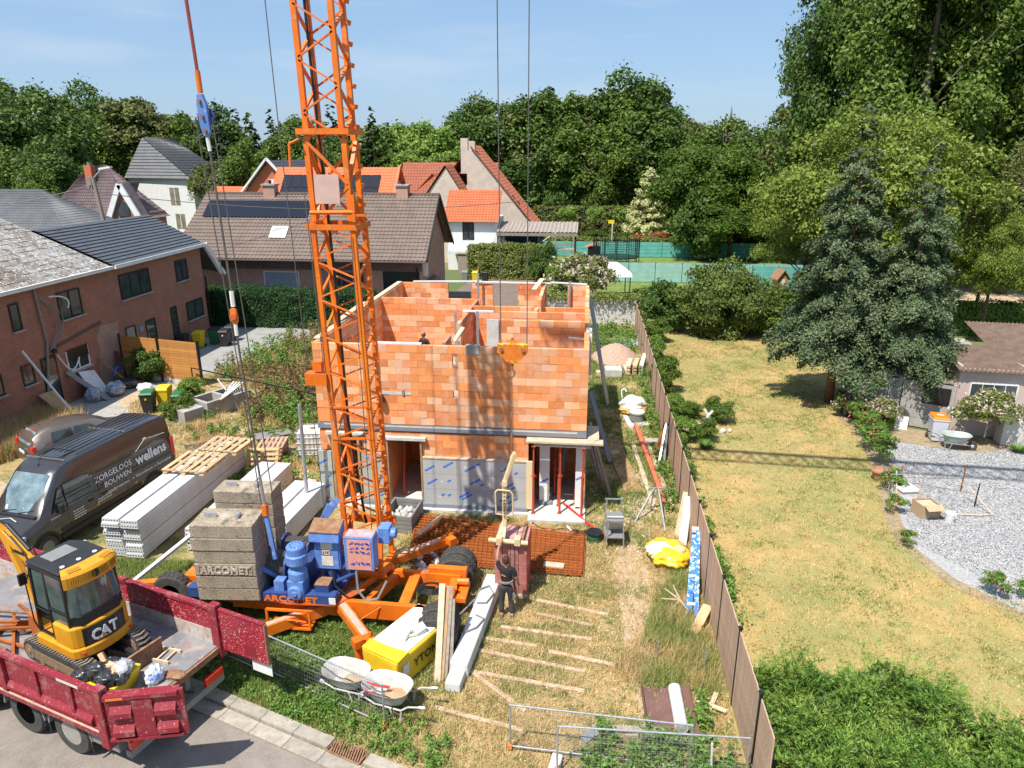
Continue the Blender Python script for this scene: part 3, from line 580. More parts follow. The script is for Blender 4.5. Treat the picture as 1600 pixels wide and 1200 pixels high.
O('dormer_verge',B().beam((-45.4,64.7,5.3),(-43.6,64.7,8.9),.5,.22,up=(0,1,0)),Mwhite,h); O('dormer_verge',B().beam((-41.8,64.7,5.3),(-43.6,64.7,8.9),.5,.22,up=(0,1,0)),Mwhite,h)
b=B(); b.add([(-45.5,64.7,5.3),(-45.5,68.0,5.3),(-43.6,68.0,9.0),(-43.6,64.7,9.0)],[(0,1,2,3)]); b.add([(-41.9,64.7,5.4),(-41.9,66.4,5.4),(-43.6,66.4,9.0),(-43.6,64.7,9.0)],[(0,1,2,3)]); O('dormer_roof',b,Mtpur,h)
O('gutter',B().beam((-52.4,65.0,6.1),(-45.5,65.0,5.9),.3,.3),Mwhite,h); O('porch_wall',B().box(-49.5,64.0,0,-46.5,65.5,4.9),Mbrp,h); window(h,'y-',-51.4,-50.2,3.6,5.0,2,at=65.5,frame=Mwhite)
rebase(h,(-46,69,0))
h=gable('low tan house with pale grey hipped roof at the left edge',-60,-42.5,55.2,64,5.2,8.7,'x',Mbrt,Mtgrey,hip=5.2,name='house')
window(h,'y-',-46.2,-44.4,2.4,4.4,2,at=55.2,frame=Mwhite,glass=Mwhite); rebase(h,(-50,60,0))
h=gable('low garage wing with a grey tiled roof, in front of the tan house',-58,-44.5,49,54.8,4.6,7.2,'x',Mbrt,Mtgrey,hip=3.5,name='house'); rebase(h,(-50,52,0))
h=gable('orange rendered gable house with white verges and a billboard on its wall',-40.9,-33.2,83,96,6.6,10.9,'y',Mbrp,Mtdark,name='house'); 
O('verge',B().beam((-41.4,82.6,6.3),(-37.05,82.6,11.1),.2,.4,up=(0,1,0)).beam((-32.7,82.6,6.3),(-37.05,82.6,11.1),.2,.4,up=(0,1,0)),Mwhite,h)
bb=O('billboard',B().box(-37.2,82.85,4.6,-34.2,82.95,8.8),Mwhite,h); O('printed_picture',B().box(-37.0,82.82,6.0,-34.4,82.845,7.6),mat('poster_print',(.45,.5,.12),.6,(.6,.3,.1),.6),bb); O('outside_lamp',B().obox((-39.2,82.8,5.6),(.3,.2,.3)),Mwhite,h); rebase(h,(-37,88,0))
h=gable('small red roofed outbuilding left of the orange gable house',-45.5,-41.2,84,90,5.2,7.8,'x',Mbr,Mtor,name='outbuilding'); rebase(h,(-43,87,0))
h=gable('flat pale warehouse with bluish roof seen between trees on the left',-56,-47,108,118,5.6,6.8,'x',Mwhite,mat('blue_sheet_roof',(.30,.38,.48),.5),name='warehouse',amp=.02,tw=.8,th=2); rebase(h,(-51,112,0))
h=gable('grey walled house with red tiles and solar panels behind the crane mast',-35,-21.5,77,86,5.6,10.2,'x',mat('pale_grey_render',(.45,.49,.55),.8),Mtor,name='house')
sa2=math.atan2(4.6,4.5)
for r in range(2):
    for i in range(10): O('solar_panel',B().obox((-33.6+i*1.12,78.5+r*1.35,7.35+r*1.38),(1.06,1.85,.06),(sa2,0,0)),Msol,h)
O('verge',B().beam((-21.1,76.7,5.35),(-21.1,81.5,10.3),.3,.25).beam((-21.1,86.3,5.35),(-21.1,81.5,10.3),.3,.25),Mtor,h); window(h,'x+',81.1,81.5,6.2,7.6,1,at=-21.5); rebase(h,(-28,81,0))
h=gable('red tiled barn roof between the solar roof and the cream gables',-23,-11.5,88,96,5,10.6,'x',Mbrc,Mtred,name='barn'); b=B(); b.add([(-20.6,86,7.2),(-18.4,86.1,9.4),(-18.4,89.8,9.4)],[(0,1,2)]); b.add([(-16.2,86,7.2),(-18.4,86.1,9.4),(-18.4,89.8,9.4)],[(0,1,2)]); O('dormer_roof',b,Mtred,h); rebase(h,(-17,92,0))
# cream brick house with steep double gables
h=T('cream_house','cream brick house with two steep gables, twin chimney and red tiles','house')
O('wall',B().prism([(-17.6,0),(-5.9,0),(-5.9,3.6),(-12.9,12.0),(-13.7,12.0),(-13.7,8.4)],83,90,'y').prism([(-19.2,0),(-11.5,0),(-11.5,4.2),(-15.4,10.2),(-19.2,5.2)],79,82.99,'y'),Mbrc,h)
tiled('front_roof',(-11.0,78.8,3.6),(-11.0,83.2,3.6),(-15.45,83.2,10.5),(-15.45,78.8,10.5),Mtred,.35,.42,.035,h); tiled('front_roof',(-19.6,83.2,4.8),(-19.6,78.8,4.8),(-15.45,78.8,10.5),(-15.45,83.2,10.5),Mtred,.35,.42,.035,h)
tiled('roof',(-5.4,82.7,3.1),(-5.4,91,3.1),(-13.3,91,12.55),(-13.3,82.7,12.55),Mtred,.35,.42,.035,h); tiled('roof',(-19.5,91,5),(-19.5,83.2,5),(-13.3,83.2,12.55),(-13.3,91,12.55),Mtred,.35,.42,.035,h)
c=O('chimney',B().box(-14.4,83.1,9.5,-13.6,84,13.3).box(-13.5,83.1,9.5,-12.8,84,13.0),Mbrc,h)
for i in range(3): O('roof_window',B().obox((-9.0+i*.55-.1,84.2+i*.05,7.5-i*.62),(.5,.9,.1),(0,R(50),0)),Msol,h)
window(h,'y-',-9.8,-8.6,1.5,3.6,1,at=83); window(h,'y-',-12.8,-12.3,5.2,6.2,1,at=79)
rebase(h,(-13,85,0))
# white annex with orange roof and a curved polycarbonate canopy
h=T('annex','white annex with bright orange tile roof and a curved translucent canopy','annex')
O('wall',B().box(-14.4,74,0,-9.2,80,5.2),Mwhite,h); tiled('roof',(-14.7,73.5,5.0),(-9.0,73.5,5.0),(-9.0,77.3,8.0),(-14.7,77.3,8.0),Mtor,.32,.36,.035,h)
window(h,'y-',-12.8,-11.6,3.0,4.9,2,at=74,frame=Mblk); 
for x in(-12.9,-10.9): window(h,'y-',x,x+1.1,.9,1.5,2,at=74,sill=False)
b=B(); n=8
for i in range(n):
    a0=PI/2*i/n; a1=PI/2*(i+1)/n; f=lambda a:(73.9-1.5*math.sin(a),1.9+1.2*math.cos(a)); y0_,z0_=f(a0); y1_,z1_=f(a1); b.add([(-14.0,y0_,z0_),(-9.6,y0_,z0_),(-9.6,y1_,z1_),(-14.0,y1_,z1_)],[(0,1,2,3)])
cp=O('canopy',b,mat('polycarbonate',(.62,.64,.66),.25,(.52,.54,.56),3,spec=.7),h)
b=B()
for k in range(6): 
    x=-14.0+k*.88; b.path([(x,73.9-1.53*math.sin(PI/2*i/6),1.92+1.23*math.cos(PI/2*i/6)) for i in range(7)],.03,5)
O('canopy_rib',b,Mwhite,h); rebase(h,(-12,77,0))
# pergola / carport with corrugated roof, blue shed wall, leaning pipes
h=T('carport','long open carport with a pale corrugated roof on dark posts beside the white annex','carport')
b=B(); nx=60
for i in range(nx+1):
    for y,z_ in((72.6,4.15),(77.5,4.75)): b.v.append((-9.1+8.2*i/nx,y,z_+.05*math.sin(i*PI/1.5)))
for i in range(nx): b.f.append((2*i,2*i+2,2*i+3,2*i+1)); b.m.append(0)
O('roof_sheet',b,Mfib,h); O('fascia',B().box(-9.1,72.55,3.75,-.9,72.62,4.05),Mwoodg,h)
for x in(-4.6,-1.2,-8.9): O('post',B().box(x,72.7,0,x+.2,72.9,3.8),Mplast if x>-8 else Mwoodg,h)
rebase(h,(-5,75,0))
o=O('storage_shed',B().box(-8.8,77.6,0,-5.2,80,3.8),mat('navy_wall',(.03,.07,.12),.7),None); tag(o,'dark blue walled shed under the corrugated carport roof','shed')
t=T('pipe_stack','pale pipes leaning diagonally under the carport roof','pipes')
for i in range(5): O('pipe',B().tube((-9.0+i*.35,73.6,3.4-i*.1),(-7.2+i*.45,73.4,.1),.05),Mpvc,t)
rebase(t,(-8,73.5,0))
# ---------------------------------------------------------------- the house being built
HX0,HX1,HY0,HY1=-8.85,.2,21.75,33.4; ZF=3.05; ZT=5.8
h=T('house_under_construction','roofless unfinished house of orange clay blocks, foil boards and red props below','house',(-4.3,21.75,0))
hb=Vector(h.location)
BC={}
def bmesh_block(L,Hh,Tk,m):
    k=(round(L,2),round(Hh,2),round(Tk,2),m.name)
    if k not in BC: BC[k]=mesh_of('brick',B().box(-L/2+.0035,-Tk/2,-Hh/2+.0035,L/2-.0035,Tk/2,Hh/2-.0035),m)
    return BC[k]
rest=B(); bq=random.Random(11); nblk=[0]
def blockwall(par,p0,dr,L,z0,z1,th=.16,holes=(),parts=False,core=True,bl=.5,bh=.25,ragged=0,pal=.36):
    # dr: 'x' runs +x, 'y' runs +y; p0 = start of the wall's centre line
    nr=round((z1-z0)/bh); hh=(z1-z0)/nr
    for r in range(nr):
        za=z0+r*hh; off=(r%2)*bl*.5; u=-off
        while u<L-.01:
            a=max(u,0);e=min(u+bl,L); u+=bl
            segs=[(a,e)]
            for (h0,h1,c0,c1) in holes:
                if za+hh*.5>c0 and za+hh*.5<c1:
                    ns=[]
                    for (s0,s1) in segs:
                        if s1<=h0 or s0>=h1: ns.append((s0,s1))
                        else:
                            if s0<h0: ns.append((s0,h0))
                            if s1>h1: ns.append((h1,s1))
                    segs=ns
            for (s0,s1) in segs:
                if s1-s0<.05: continue
                if ragged and r==nr-1 and bq.random()<ragged: continue
                c=(s0+s1)/2; jit=bq.uniform(-.006,.006)
                x,y=(p0[0]+c,p0[1]+jit) if dr=='x' else (p0[0]+jit,p0[1]+c)
                m=Mclayp if bq.random()<pal else Mclay
                if parts and nblk[0]<296:
                    o=link('brick',bmesh_block(s1-s0,hh,th,m),par,(x-hb.x-par.location.x,y-hb.y-par.location.y,za+hh/2-par.location.z),(0,0,0 if dr=='x' else PI/2)); nblk[0]+=1
                else:
                    l=(s1-s0)/2-.004; mi=0 if m is Mclay else 1
                    if dr=='x': rest.box(x-l,y-th/2,za+.004,x+l,y+th/2,za+hh-.004,mi)
                    else: rest.box(x-th/2,y-l,za+.004,x+th/2,y+l,za+hh-.004,mi)
    if core:
        c=B(); 
        # mortar core set back behind the block faces, cut round the openings
        us=sorted(set([0.03,L-.03]+[a for q_ in holes for a in q_[:2]])); us=[a for a in us if 0<=a<=L]
        for a,e in zip(us,us[1:]):
            zs=[(z0,z1-.02)]
            for (h0,h1,c0,c1) in holes:
                if (a+e)/2>h0 and (a+e)/2<h1:
                    ns=[]
                    for s0,s1 in zs:
                        if c0>s0: ns.append((s0,min(c0,s1)))
                        if c1<s1: ns.append((max(c1,s0),s1))
                    zs=ns
            for s0,s1 in zs:
                if s1-s0<.02: continue
                t=th/2-.012
                if dr=='x': c.box(p0[0]+a-hb.x,p0[1]-t-hb.y,s0,p0[0]+e-hb.x,p0[1]+t-hb.y,s1)
                else: c.box(p0[0]-t-hb.x,p0[1]+a-hb.y,s0,p0[0]+t-hb.x,p0[1]+e-hb.y,s1)
        return c
    return None
def wallpart(name,c,m=Mmort): 
    o=O(name,c,m,h); return o
# front wall, upper storey, every block its own
fw=link('front_wall',None,h)
c=blockwall(fw,(HX0,HY0+.08),'x',9.05,ZF,ZT,.16,holes=((4.66,4.84,4.0,4.4),(4.66,4.84,5.15,5.45)),parts=True,bl=.503)
O('mortar_joints',c,Mmort,fw)
# front wall, ground storey
c=blockwall(fw,(HX0,HY0+.10),'x',7.15,0.05,2.75,.16,holes=((.0,.35,0,2.0),(.35,1.45,0,2.6),(1.45,2.35,0,2.0),(2.3,3.55,0,2.5),(3.55,7.0,0,1.75)),parts=True,core=False)
bc=B(); 
for (a,e,s0,s1) in [(0,.35,2.,2.7),(.35,1.45,2.62,2.7),(1.45,2.3,2.,2.7),(2.3,3.55,2.52,2.7),(3.55,7.1,1.75,2.7),(3.56,7.1,.1,1.75),(1.46,2.29,.1,2.),(0,.34,.1,2.)]: bc.box(HX0+a-hb.x,.115,s0,HX0+e-hb.x,.165,s1)
O('mortar_joints',bc,Mmort,fw)
# ring beam / slab edge
O('slab',B().box(HX0-.02-hb.x,-.02,2.8,HX1+.0-hb.x,HY1-hb.y,3.03),Mconc,h,bev=.01)
b=B().box(HX0-.03-hb.x,-.035,2.83,HX1+.01-hb.x,-.022,3.04); O('membrane_strip',b,Mlead,h); O('pale_slab_strip',B().box(HX0+.2-hb.x,-.04,2.955,HX1-.3-hb.x,-.036,3.01),Mconcl,h)  # thin paler strip along the upper part of the slab edge
O('floor_screed',B().box(HX0+.2-hb.x,.2,3.031,HX1-.2-hb.x,HY1-.2-hb.y,3.05),Mconc,h)
O('ground_slab',B().box(HX0-.05-hb.x,-.35,0,HX1+.05-hb.x,HY1-hb.y,.09),Mconcl,h)
O('lower_rear_wall',B().box(HX0+.1-hb.x,3.6,.1,HX1-.1-hb.x,3.8,2.8),Mclay,h)
O('lower_cross_wall',B().box(-6.75-hb.x+.0,.3,.1,-6.6-hb.x,3.6,2.8).box(-5.2-hb.x,.3,.1,-5.05-hb.x,3.6,2.8),Mclay,h)
# the other walls: outer ring and partitions, joined blocks with their cores
cores=B()
def addw(*a,**k):
    c=blockwall(h,*a,**k)
    if c: o=len(cores.v); cores.v+=c.v; cores.f+=[tuple(i+o for i in f) for f in c.f]; cores.m+=c.m
addw((HX1-.08,HY0+.18),'y',11.2,.05,2.75,.16); addw((HX0+.08,HY0+.18),'y',11.2,.05,2.75,.16)
addw((HX1-.08,HY0+.18),'y',11.4,ZF,ZT,.16,holes=((2.2,3.4,4.3,5.8),))
addw((HX0+.08,HY0+.18),'y',11.4,ZF,ZT,.16)
# back wall with its window gaps
addw((HX0,HY1-.08),'x',9.05,ZF,ZT,.16,holes=((2.35,3.45,4.1,5.8),(4.5,5.7,4.1,5.8),(7.05,8.05,4.1,5.8)))
# partitions
addw((HX0+.16,29.55),'x',4.3,ZF,5.8,.14)
addw((-4.55,25.0),'y',4.6,ZF,5.8,.14,ragged=.5); addw((-4.75,23.2),'y',1.1,ZF,5.55,.14,ragged=.3)
addw((-3.6,25.75),'x',3.65,ZF,5.8,.14); addw((-3.3,27.2),'x',3.35,ZF,5.8,.14); addw((-4.6,28.15),'x',2.7,ZF,5.8,.14); addw((-1.9,27.3),'y',.9,ZF,5.8,.14)
addw((-1.9,29.6),'y',3.6,ZF,5.8,.14); addw((-1.75,30.5),'x',1.85,ZF,5.3,.14); addw((-6.4,29.6),'y',.0+.3,ZF,5.8,.14)
rest.v=[(x-hb.x,y-hb.y,z_) for x,y,z_ in rest.v]
stuffpart(O('brickwork',rest,[Mclay,Mclayp],h)); stuffpart(O('mortar_core',cores,Mmort,h))
# timber, lintels, steel
def hx(b): b.v=[(x-hb.x,y-hb.y,z_) for x,y,z_ in b.v]; return b
O('lintel',hx(B().box(-6.65,21.6,2.52,-5.15,21.86,2.62)),Mconcl,h); O('lintel',hx(B().box(-8.6,21.62,2.62,-7.3,21.86,2.72)),Mconcl,h)
O('concrete_infill',hx(B().box(-3.75,21.73,5.55,-3.3,21.95,5.84)),Mconc,h); O('concrete_panel',hx(B().box(-3.6,25.62,4.3,-3.15,25.67,5.83)),Mconcl,h)
for a,e in [((-6.75,21.83,5.84),(-5.2,21.83,5.84)),((-8.2,33.3,5.85),(-4.9,33.35,5.9)),((-5.2,33.2,5.9),(-1.3,33.35,5.86)),((-1.6,33.3,5.92),(.1,33.3,5.85)),((-4.7,26.9,5.85),(-3.5,26.9,5.85))]:
    O('alignment_profile',hx(B().beam(a,e,.10,.06)),Mpvc,h)
for x,y,z0_,z1_ in [(-5.0,32.9,4.2,6.35),(-.7,33.1,4.2,6.0),(-3.95,25.7,3.1,6.1),(-5.1,27.4,3.1,5.7),(-7.6,24.2,4.,6.3),(-4.3,23.6,3.1,5.5)]: O('upright_profile',hx(B().beam((x,y,z0_),(x,y,z1_),.09,.09)),Msteel,h)
for a,e in [((-8.9,24.5,5.9),(-8.75,27.2,6.05)),((-4.6,24.3,5.3),(-4.3,24.6,5.75)),((-3.9,26.6,3.1),(-3.5,27.0,5.2)),((-2.3,32.0,5.8),(-2.0,33.2,6.1))]: O('loose_board',hx(B().beam(a,e,.22,.04)),Mwoodp,h)
O('wall_plank',hx(B().box(-8.95,22.2,5.82,-8.73,33.2,5.86)),Mwoodp,h)
O('brick_column',hx(B().box(-6.95,25.2,3.05,-6.65,25.5,4.9)),Mclayp,h)
b=B()
for i in range(5): b.beam((.1,22.4+i*.25,4.6+i*.28),(-.5,22.4+i*.25,4.65+i*.28),.05,.05)
O('window_clamps',hx(b),Msteel,h); O('window_board',hx(B().box(.1,23.9,4.3,.3,25.2,5.7)),Mconcl,h)
O('cable',hx(B().path([(-6.75,21.7,5.8),(-6.72,21.68,4.8),(-6.68,21.68,4.15)],.02,5)),Mblk,h); O('cable_bundle',hx(B().lathe([(.02,-.16),(.12,-.1),(.14,0),(.10,.12),(.02,.17)],(-6.6,21.62,3.98),9)),Mblk,h)
O('filled_joint',hx(B().box(-6.65,21.735,4.1,-5.6,21.749,4.2)),Mconcl,h); O('junction_box',hx(B().box(-5.9,21.70,4.1,-5.82,21.748,4.28)),Msteel,h)
# damp dark blocks above slab and joints in front wall
# insulation boards
eq=random.Random(5)
def foil(x0,x1,z0,z1,nx,nz,y,m,step=0):
    for i in range(nx):
        for k in range(nz):
            a=x0+(x1-x0)*i/nx; e=x0+(x1-x0)*(i+1)/nx; c0=z0+(z1-z0)*k/nz; c1=z0+(z1-z0)*(k+1)/nz
            p=O('insulation_board',hx(B().box(a+.004,y,c0+.004,e-.004,y+.09,c1-.004)),m,h)
            mk=B(); sx_=(e-a)
            for j in range(max(1,int(sx_/.45))):
                cx=a+eq.uniform(.2,.8)*sx_; cz=c0+eq.uniform(.25,.75)*(c1-c0); L=.17 if eq.random()<.75 else .06
                if cx-L<a or cx+L>e: cx=(a+e)/2; L=min(L,(e-a)*.4)
                for seg in range(5):
                    t0=-1+seg*.4; t1=t0+.34
                    mk.add([(cx+L*t0-.02,y-.002,cz+L*.62*t0+.03),(cx+L*t1-.02,y-.002,cz+L*.62*t1+.03),(cx+L*t1+.02,y-.002,cz+L*.62*t1-.03),(cx+L*t0+.02,y-.002,cz+L*.62*t0-.03)],[(0,1,2,3)])
            O('blue_print',hx(mk),Mbluep,p)
            if eq.random()<.6: O('fixing_disc',hx(B().lathe([(.035,y-.004),(.035,y)],(a+eq.uniform(.2,.8)*sx_,0,(c0+c1)/2),8,'y')),Mpvc,p)
foil(-5.28,-1.75,.22,1.9,3,3,21.62,Mfoil); foil(-7.4,-6.56,.25,2.02,1,3,21.62,Mfoilg); foil(-8.93,-8.45,.25,2.02,1,3,21.62,Mfoilg)
foil(-1.35,-1.0,.2,2.6,1,1,22.2,Mpvc); foil(-.12,.16,.2,2.6,1,1,21.9,Mpvc)
O('insulation_ledge',hx(B().box(-5.28,21.6,1.9,-1.72,21.74,1.945)),Mwoodp,h)
O('corner_board',hx(B().box(-1.75,21.58,.2,-1.55,21.66,1.95)),mat('cream_foam',(.74,.60,.36),.8),h)
O('plinth_membrane',hx(B().box(-5.35,21.56,.06,-1.7,21.72,.22).box(-7.45,21.56,.06,-6.5,21.72,.24).box(-8.95,21.56,.06,-8.4,21.72,.24).box(-1.35,22.1,.06,-.9,22.3,.22)),Mlead,h)
b=B().box(-8.42,21.60,.1,-8.34,21.9,2.6).box(-7.52,21.60,.1,-7.44,21.9,2.6).box(-8.42,21.61,2.6,-7.44,21.9,2.66).box(-6.52,21.64,.1,-6.46,21.9,2.5).box(-5.36,21.66,.1,-5.3,21.9,2.5); O('door_lining',hx(b),Mply,h)
# porch: formwork deck on steel props
O('porch_back_wall',hx(B().box(-1.6,24.4,.1,.15,24.6,2.75)),Mclay,h); O('porch_floor',hx(B().box(-1.65,21.0,.0,.25,24.4,.12)),Mconcl,h)
O('formwork_deck',hx(B().box(-1.75,21.35,2.72,.75,21.73,2.78).box(.24,21.6,2.74,.62,22.9,2.8)),Mwoodp,h); O('formwork_beam',hx(B().box(-1.5,21.4,2.6,.35,21.5,2.715).box(-1.5,22.4,2.6,.15,22.5,2.72)),Mwoodg,h)
for i,(x,y) in enumerate([(-1.5,21.45),(-1.38,22.6),(-.85,22.9),(-.62,21.55),(-.68,22.1),(-.1,22.3),(-.02,22.8),(.12,21.45),(.1,23.2),(-1.0,23.6)]):
    b=B().tube((x,y,.12),(x,y,1.5),.04,8).tube((x,y,1.5),(x,y,2.6),.028,8).box(x-.07,y-.07,.12,x+.07,y+.07,.13).box(x-.07,y-.07,2.57,x+.07,y+.07,2.6).lathe([(.055,1.46),(.055,1.56)],(x,y,0),8).beam((x-.1,y,1.5),(x+.1,y,1.5),.02,.02)
    p=O('steel_prop',hx(b),Mprop,h)
O('leaning_board',hx(B().beam((-.75,23.3,.2),(-.35,23.0,2.5),.2,.04)),Mlead,h)
O('prop',hx(B().tube((-6.2,22.4,.1),(-6.05,22.4,2.75),.035,8)),Mprop,h)
# ---------------------------------------------------------------- long fence between the plots
f=T('garden_fence','long pale brown board fence with slim black posts, between the building plot and the lawn','fence',(3.55,30,0))
ys=[11.35]+[13.28+i*1.96 for i in range(19)]; fq=random.Random(4)
bms=[mesh_of('board',B().box(-.012,-w_/2,.04,.012,w_/2,1.97),Mfb) for w_,Mfb in ((.148,None),)] if 0 else None
Mfb=mat('fence_board',(.42,.27,.18),.85,(.54,.38,.27),3,rand=.10,bump=.25,bscale=20,extra=layers((14,.55,.68,(.60,.47,.36),6)))
fm=mesh_of('board',B().box(-.013,-.074,.04,.013,.074,1.96),Mfb)
pm=mesh_of('post',B().box(-.03,-.025,0,.03,.025,2.02).box(-.045,-.045,2.02,.045,.045,2.06),Mblk)
for i,y in enumerate(ys): link('post',pm,f,(0,y-30,0))
for a,e in zip(ys,ys[1:]):
    for k in range(13): link('board',fm,f,(fq.uniform(-.004,.004),a+.08+(e-a-.16)*k/12-30,fq.uniform(-.006,.006)),(0,0,fq.uniform(-.03,.03)))
for i in range(6): 
    y=11.2-i*.16; link('board',fm,f,(0,y-30,0))
# wooden privacy fence beside left houses
f=T('privacy_fence','two honey coloured horizontal board panels with dark posts, running out from the brick house','fence',(-25,34.9,0),math.atan2(-1.15,5.1))
Mhoney=mat('honey_boards',(.56,.26,.07),.7,(.48,.21,.055),3,rand=.15,bump=.2,bscale=30)
bmh=mesh_of('board',B().box(0,-.02,-.066,2.45,.02,.066),Mhoney)
for p in range(2):
    for k in range(15): link('board',bmh,f,(.12+p*2.62,0,.32+k*.141))
    O('base_panel',B().box(.1+p*2.62,-.03,0,2.58+p*2.62,.03,.24),Mconcl,f)
for x in(.05,2.63,5.25): O('post',B().box(x-.05,-.06,0,x+.05,.05,2.46),Mblk,f)
# concrete garden wall at the plot's end
f=T('concrete_wall','weathered pale concrete slab wall at the end of the plot, overhung by creeper','wall',(0,50.4,0))
for i in range(4):
    for k in range(5): O('panel',B().box(-4.3+i*2.0,-.03,.02+k*.36,-2.36+i*2.0,.03,.365+k*.36),Mconcl,f)
for i in range(5): O('post',B().box(-4.4+i*2.0,-.08,0,-4.28+i*2.0,.08,1.95),Mconcl,f)
f=T('wire_fence','low dark wire fence with thin posts across the weeds left of the new house','fence',(-12,31,0))
O('top_rail',B().beam((-8.3,2.6,1.05),(3.0,-2.3,1.05),.05,.05),Mblk,f)
for i in range(5): O('post',B().tube((-8.3+i*2.8,2.6-i*1.2,0),(-8.3+i*2.8,2.6-i*1.2,1.05),.03),Mblk,f)
# turquoise screens round the playing lawn
def screen(lab,x0,x1,y,hh,m,n,grp):
    f=T('screen_fence',lab,'fence',((x0+x1)/2,y,0),0,grp); L=(x1-x0)
    for i in range(n):
        a=-L/2+L*i/n; 
        for k in range(4): O('screen_strip',B().box(a+.03,-.01-k*.004,.06+hh*k/4,a+L/n-.03,.0-k*.004+.004,.03+hh*(k+1)/4),m,f)
    for i in range(n+1): O('post',B().tube((-L/2+L*i/n,.06,0),(-L/2+L*i/n,.06,hh+.1),.04),mat('green_post',(.02,.12,.08),.5),f)
screen('pale turquoise screen fence nearer, running behind the gazebo',-3.4,24,68.2,1.85,Mgsp,11,'turquoise screens'); screen('bright turquoise screen fence further back, under the long clipped hedge',-7,30,85.5,1.75,Mgs,14,'turquoise screens')
screen('short darker turquoise screen at the right beside the little wooden hut',15,24,66,2.0,Mgs,4,'turquoise screens')
# ---------------------------------------------------------------- sheds on the right
s=T('garden_shed','long low shed of grey concrete panels in the shade of the spruces','shed')
ax,ay,bx_,by=12.35,32.8,16.0,30.85; L=math.hypot(bx_-ax,by-ay); r_=math.atan2(by-ay,bx_-ax)
s.location=(ax,ay,0); s.rotation_euler=(0,0,r_)
for i in range(2):
    for k in range(5): O('panel',B().box(.12+i*L/2,-.03,.05+k*.42,L/2-.0+i*L/2-.05,.03,.46+k*.42),Mconc,s)
for i in range(3): O('post',B().box(i*L/2-.07,-.07,0,i*L/2+.07,.07,2.2),Mconc,s)
O('side_wall',B().box(-.05,.08,0,.05,4,2.1),Mconc,s); O('roof_sheet',B().box(-.1,.05,2.2,L+.2,4.2,2.26),Mfib,s); O('dark_window',B().box(L*.72,-.045,1.2,L-.1,-.032,2.0),Mblk,s)
def corr(name,x0,x1,y0,y1,z0,z1,m,par,wl=.18,am=.03):
    b=B(); n=int((x1-x0)/wl*4)
    for i in range(n+1):
        x=x0+(x1-x0)*i/n; z_=am*math.sin(i*PI/2)
        b.v+= [(x,y0,z0+z_),(x,(y0+y1)/2,(z0+z1)/2+z_+.02),(x,y1,z1+z_)]
    for i in range(n): b.f+=[(3*i,3*i+3,3*i+4,3*i+1),(3*i+1,3*i+4,3*i+5,3*i+2)]; b.m+=[0,0]
    return O(name,b,m,par)
s=T('shed','pink rendered shed front with a four pane window and rusty corrugated roof','shed',(16.05,30.75,0),-.10)
O('wall',B().box(0,0,0,2.65,.12,3.0).box(0,.12,0,.12,3,3.1).box(2.53,.12,0,2.65,3,3.1),mat('pink_render',(.56,.44,.39),.9,(.50,.38,.33),3),s)
corr('corrugated_roof',-.15,2.8,-.3,3.2,2.98,3.3,Mfibr,s)
w_=O('window',B().box(.45,-.04,1.5,2.3,-.003,1.6).box(.45,-.04,2.35,2.3,-.003,2.42).box(.45,-.04,1.6,.5,-.003,2.35).box(2.25,-.04,1.6,2.3,-.003,2.35),Mwhite,s)
for i in range(4): O('pane',B().box(.5+i*.44,-.02,1.6,.92+i*.44,-.006,2.35),Mgls,w_)
b=B()
for i in range(3): b.box(.92+i*.44,-.04,1.6,.94+i*.44,-.004,2.35)
O('mullion',b,Mwhite,w_)
s=T('garage','red brown garage with a weathered corrugated roof at the right edge of the photo','garage',(18.75,33.0,0),-.10)
O('wall',B().box(0,0,0,9,.15,2.75),mat('brown_cladding',(.22,.085,.06),.8,(.27,.11,.08),4),s)
O('door',B().box(.2,-.05,.05,3.0,-.003,2.3),mat('rust_brown_door',(.27,.10,.05),.7),s); corr('corrugated_roof',-.1,9,-.4,4.2,2.85,3.65,Mfibr,s)
O('side_wall',B().box(-.6,.2,0,-.05,4,2.8),Mconc,s)
w_=T('play_hut','tiny brown wooden hut with a white window at the foot of the big maple','hut',(17.1,64.5,0),.3); w_.scale=(.6,.6,.8)
O('wall',B().prism([(-.8,0),(.8,0),(.8,1.5),(0,2.3),(-.8,1.5)],-.8,.8,'y'),Mply,w_); O('roof',B().prism([(-1.1,1.38),(0,2.42),(1.1,1.38),(1.1,1.5),(0,2.55),(-1.1,1.5)],-1.05,1.0,'y'),Mrustd,w_); O('window',B().box(-.2,-.84,.7,.3,-.805,1.5),Mwhite,w_)
# ---------------------------------------------------------------- trees and shrubs
RS=lambda s: np.random.default_rng(s)
CR={}
def tree(kind,mesh,trunkmesh,loc,sc,rz,label,cat='tree',group=None,name='tree'):
    t=T(name,label,cat,loc,rz,group); s3=sc if hasattr(sc,'__len__') else (sc,sc,sc); t.scale=s3
    link('crown',mesh,t); 
    if trunkmesh: link('trunk',trunkmesh,t)
    return t
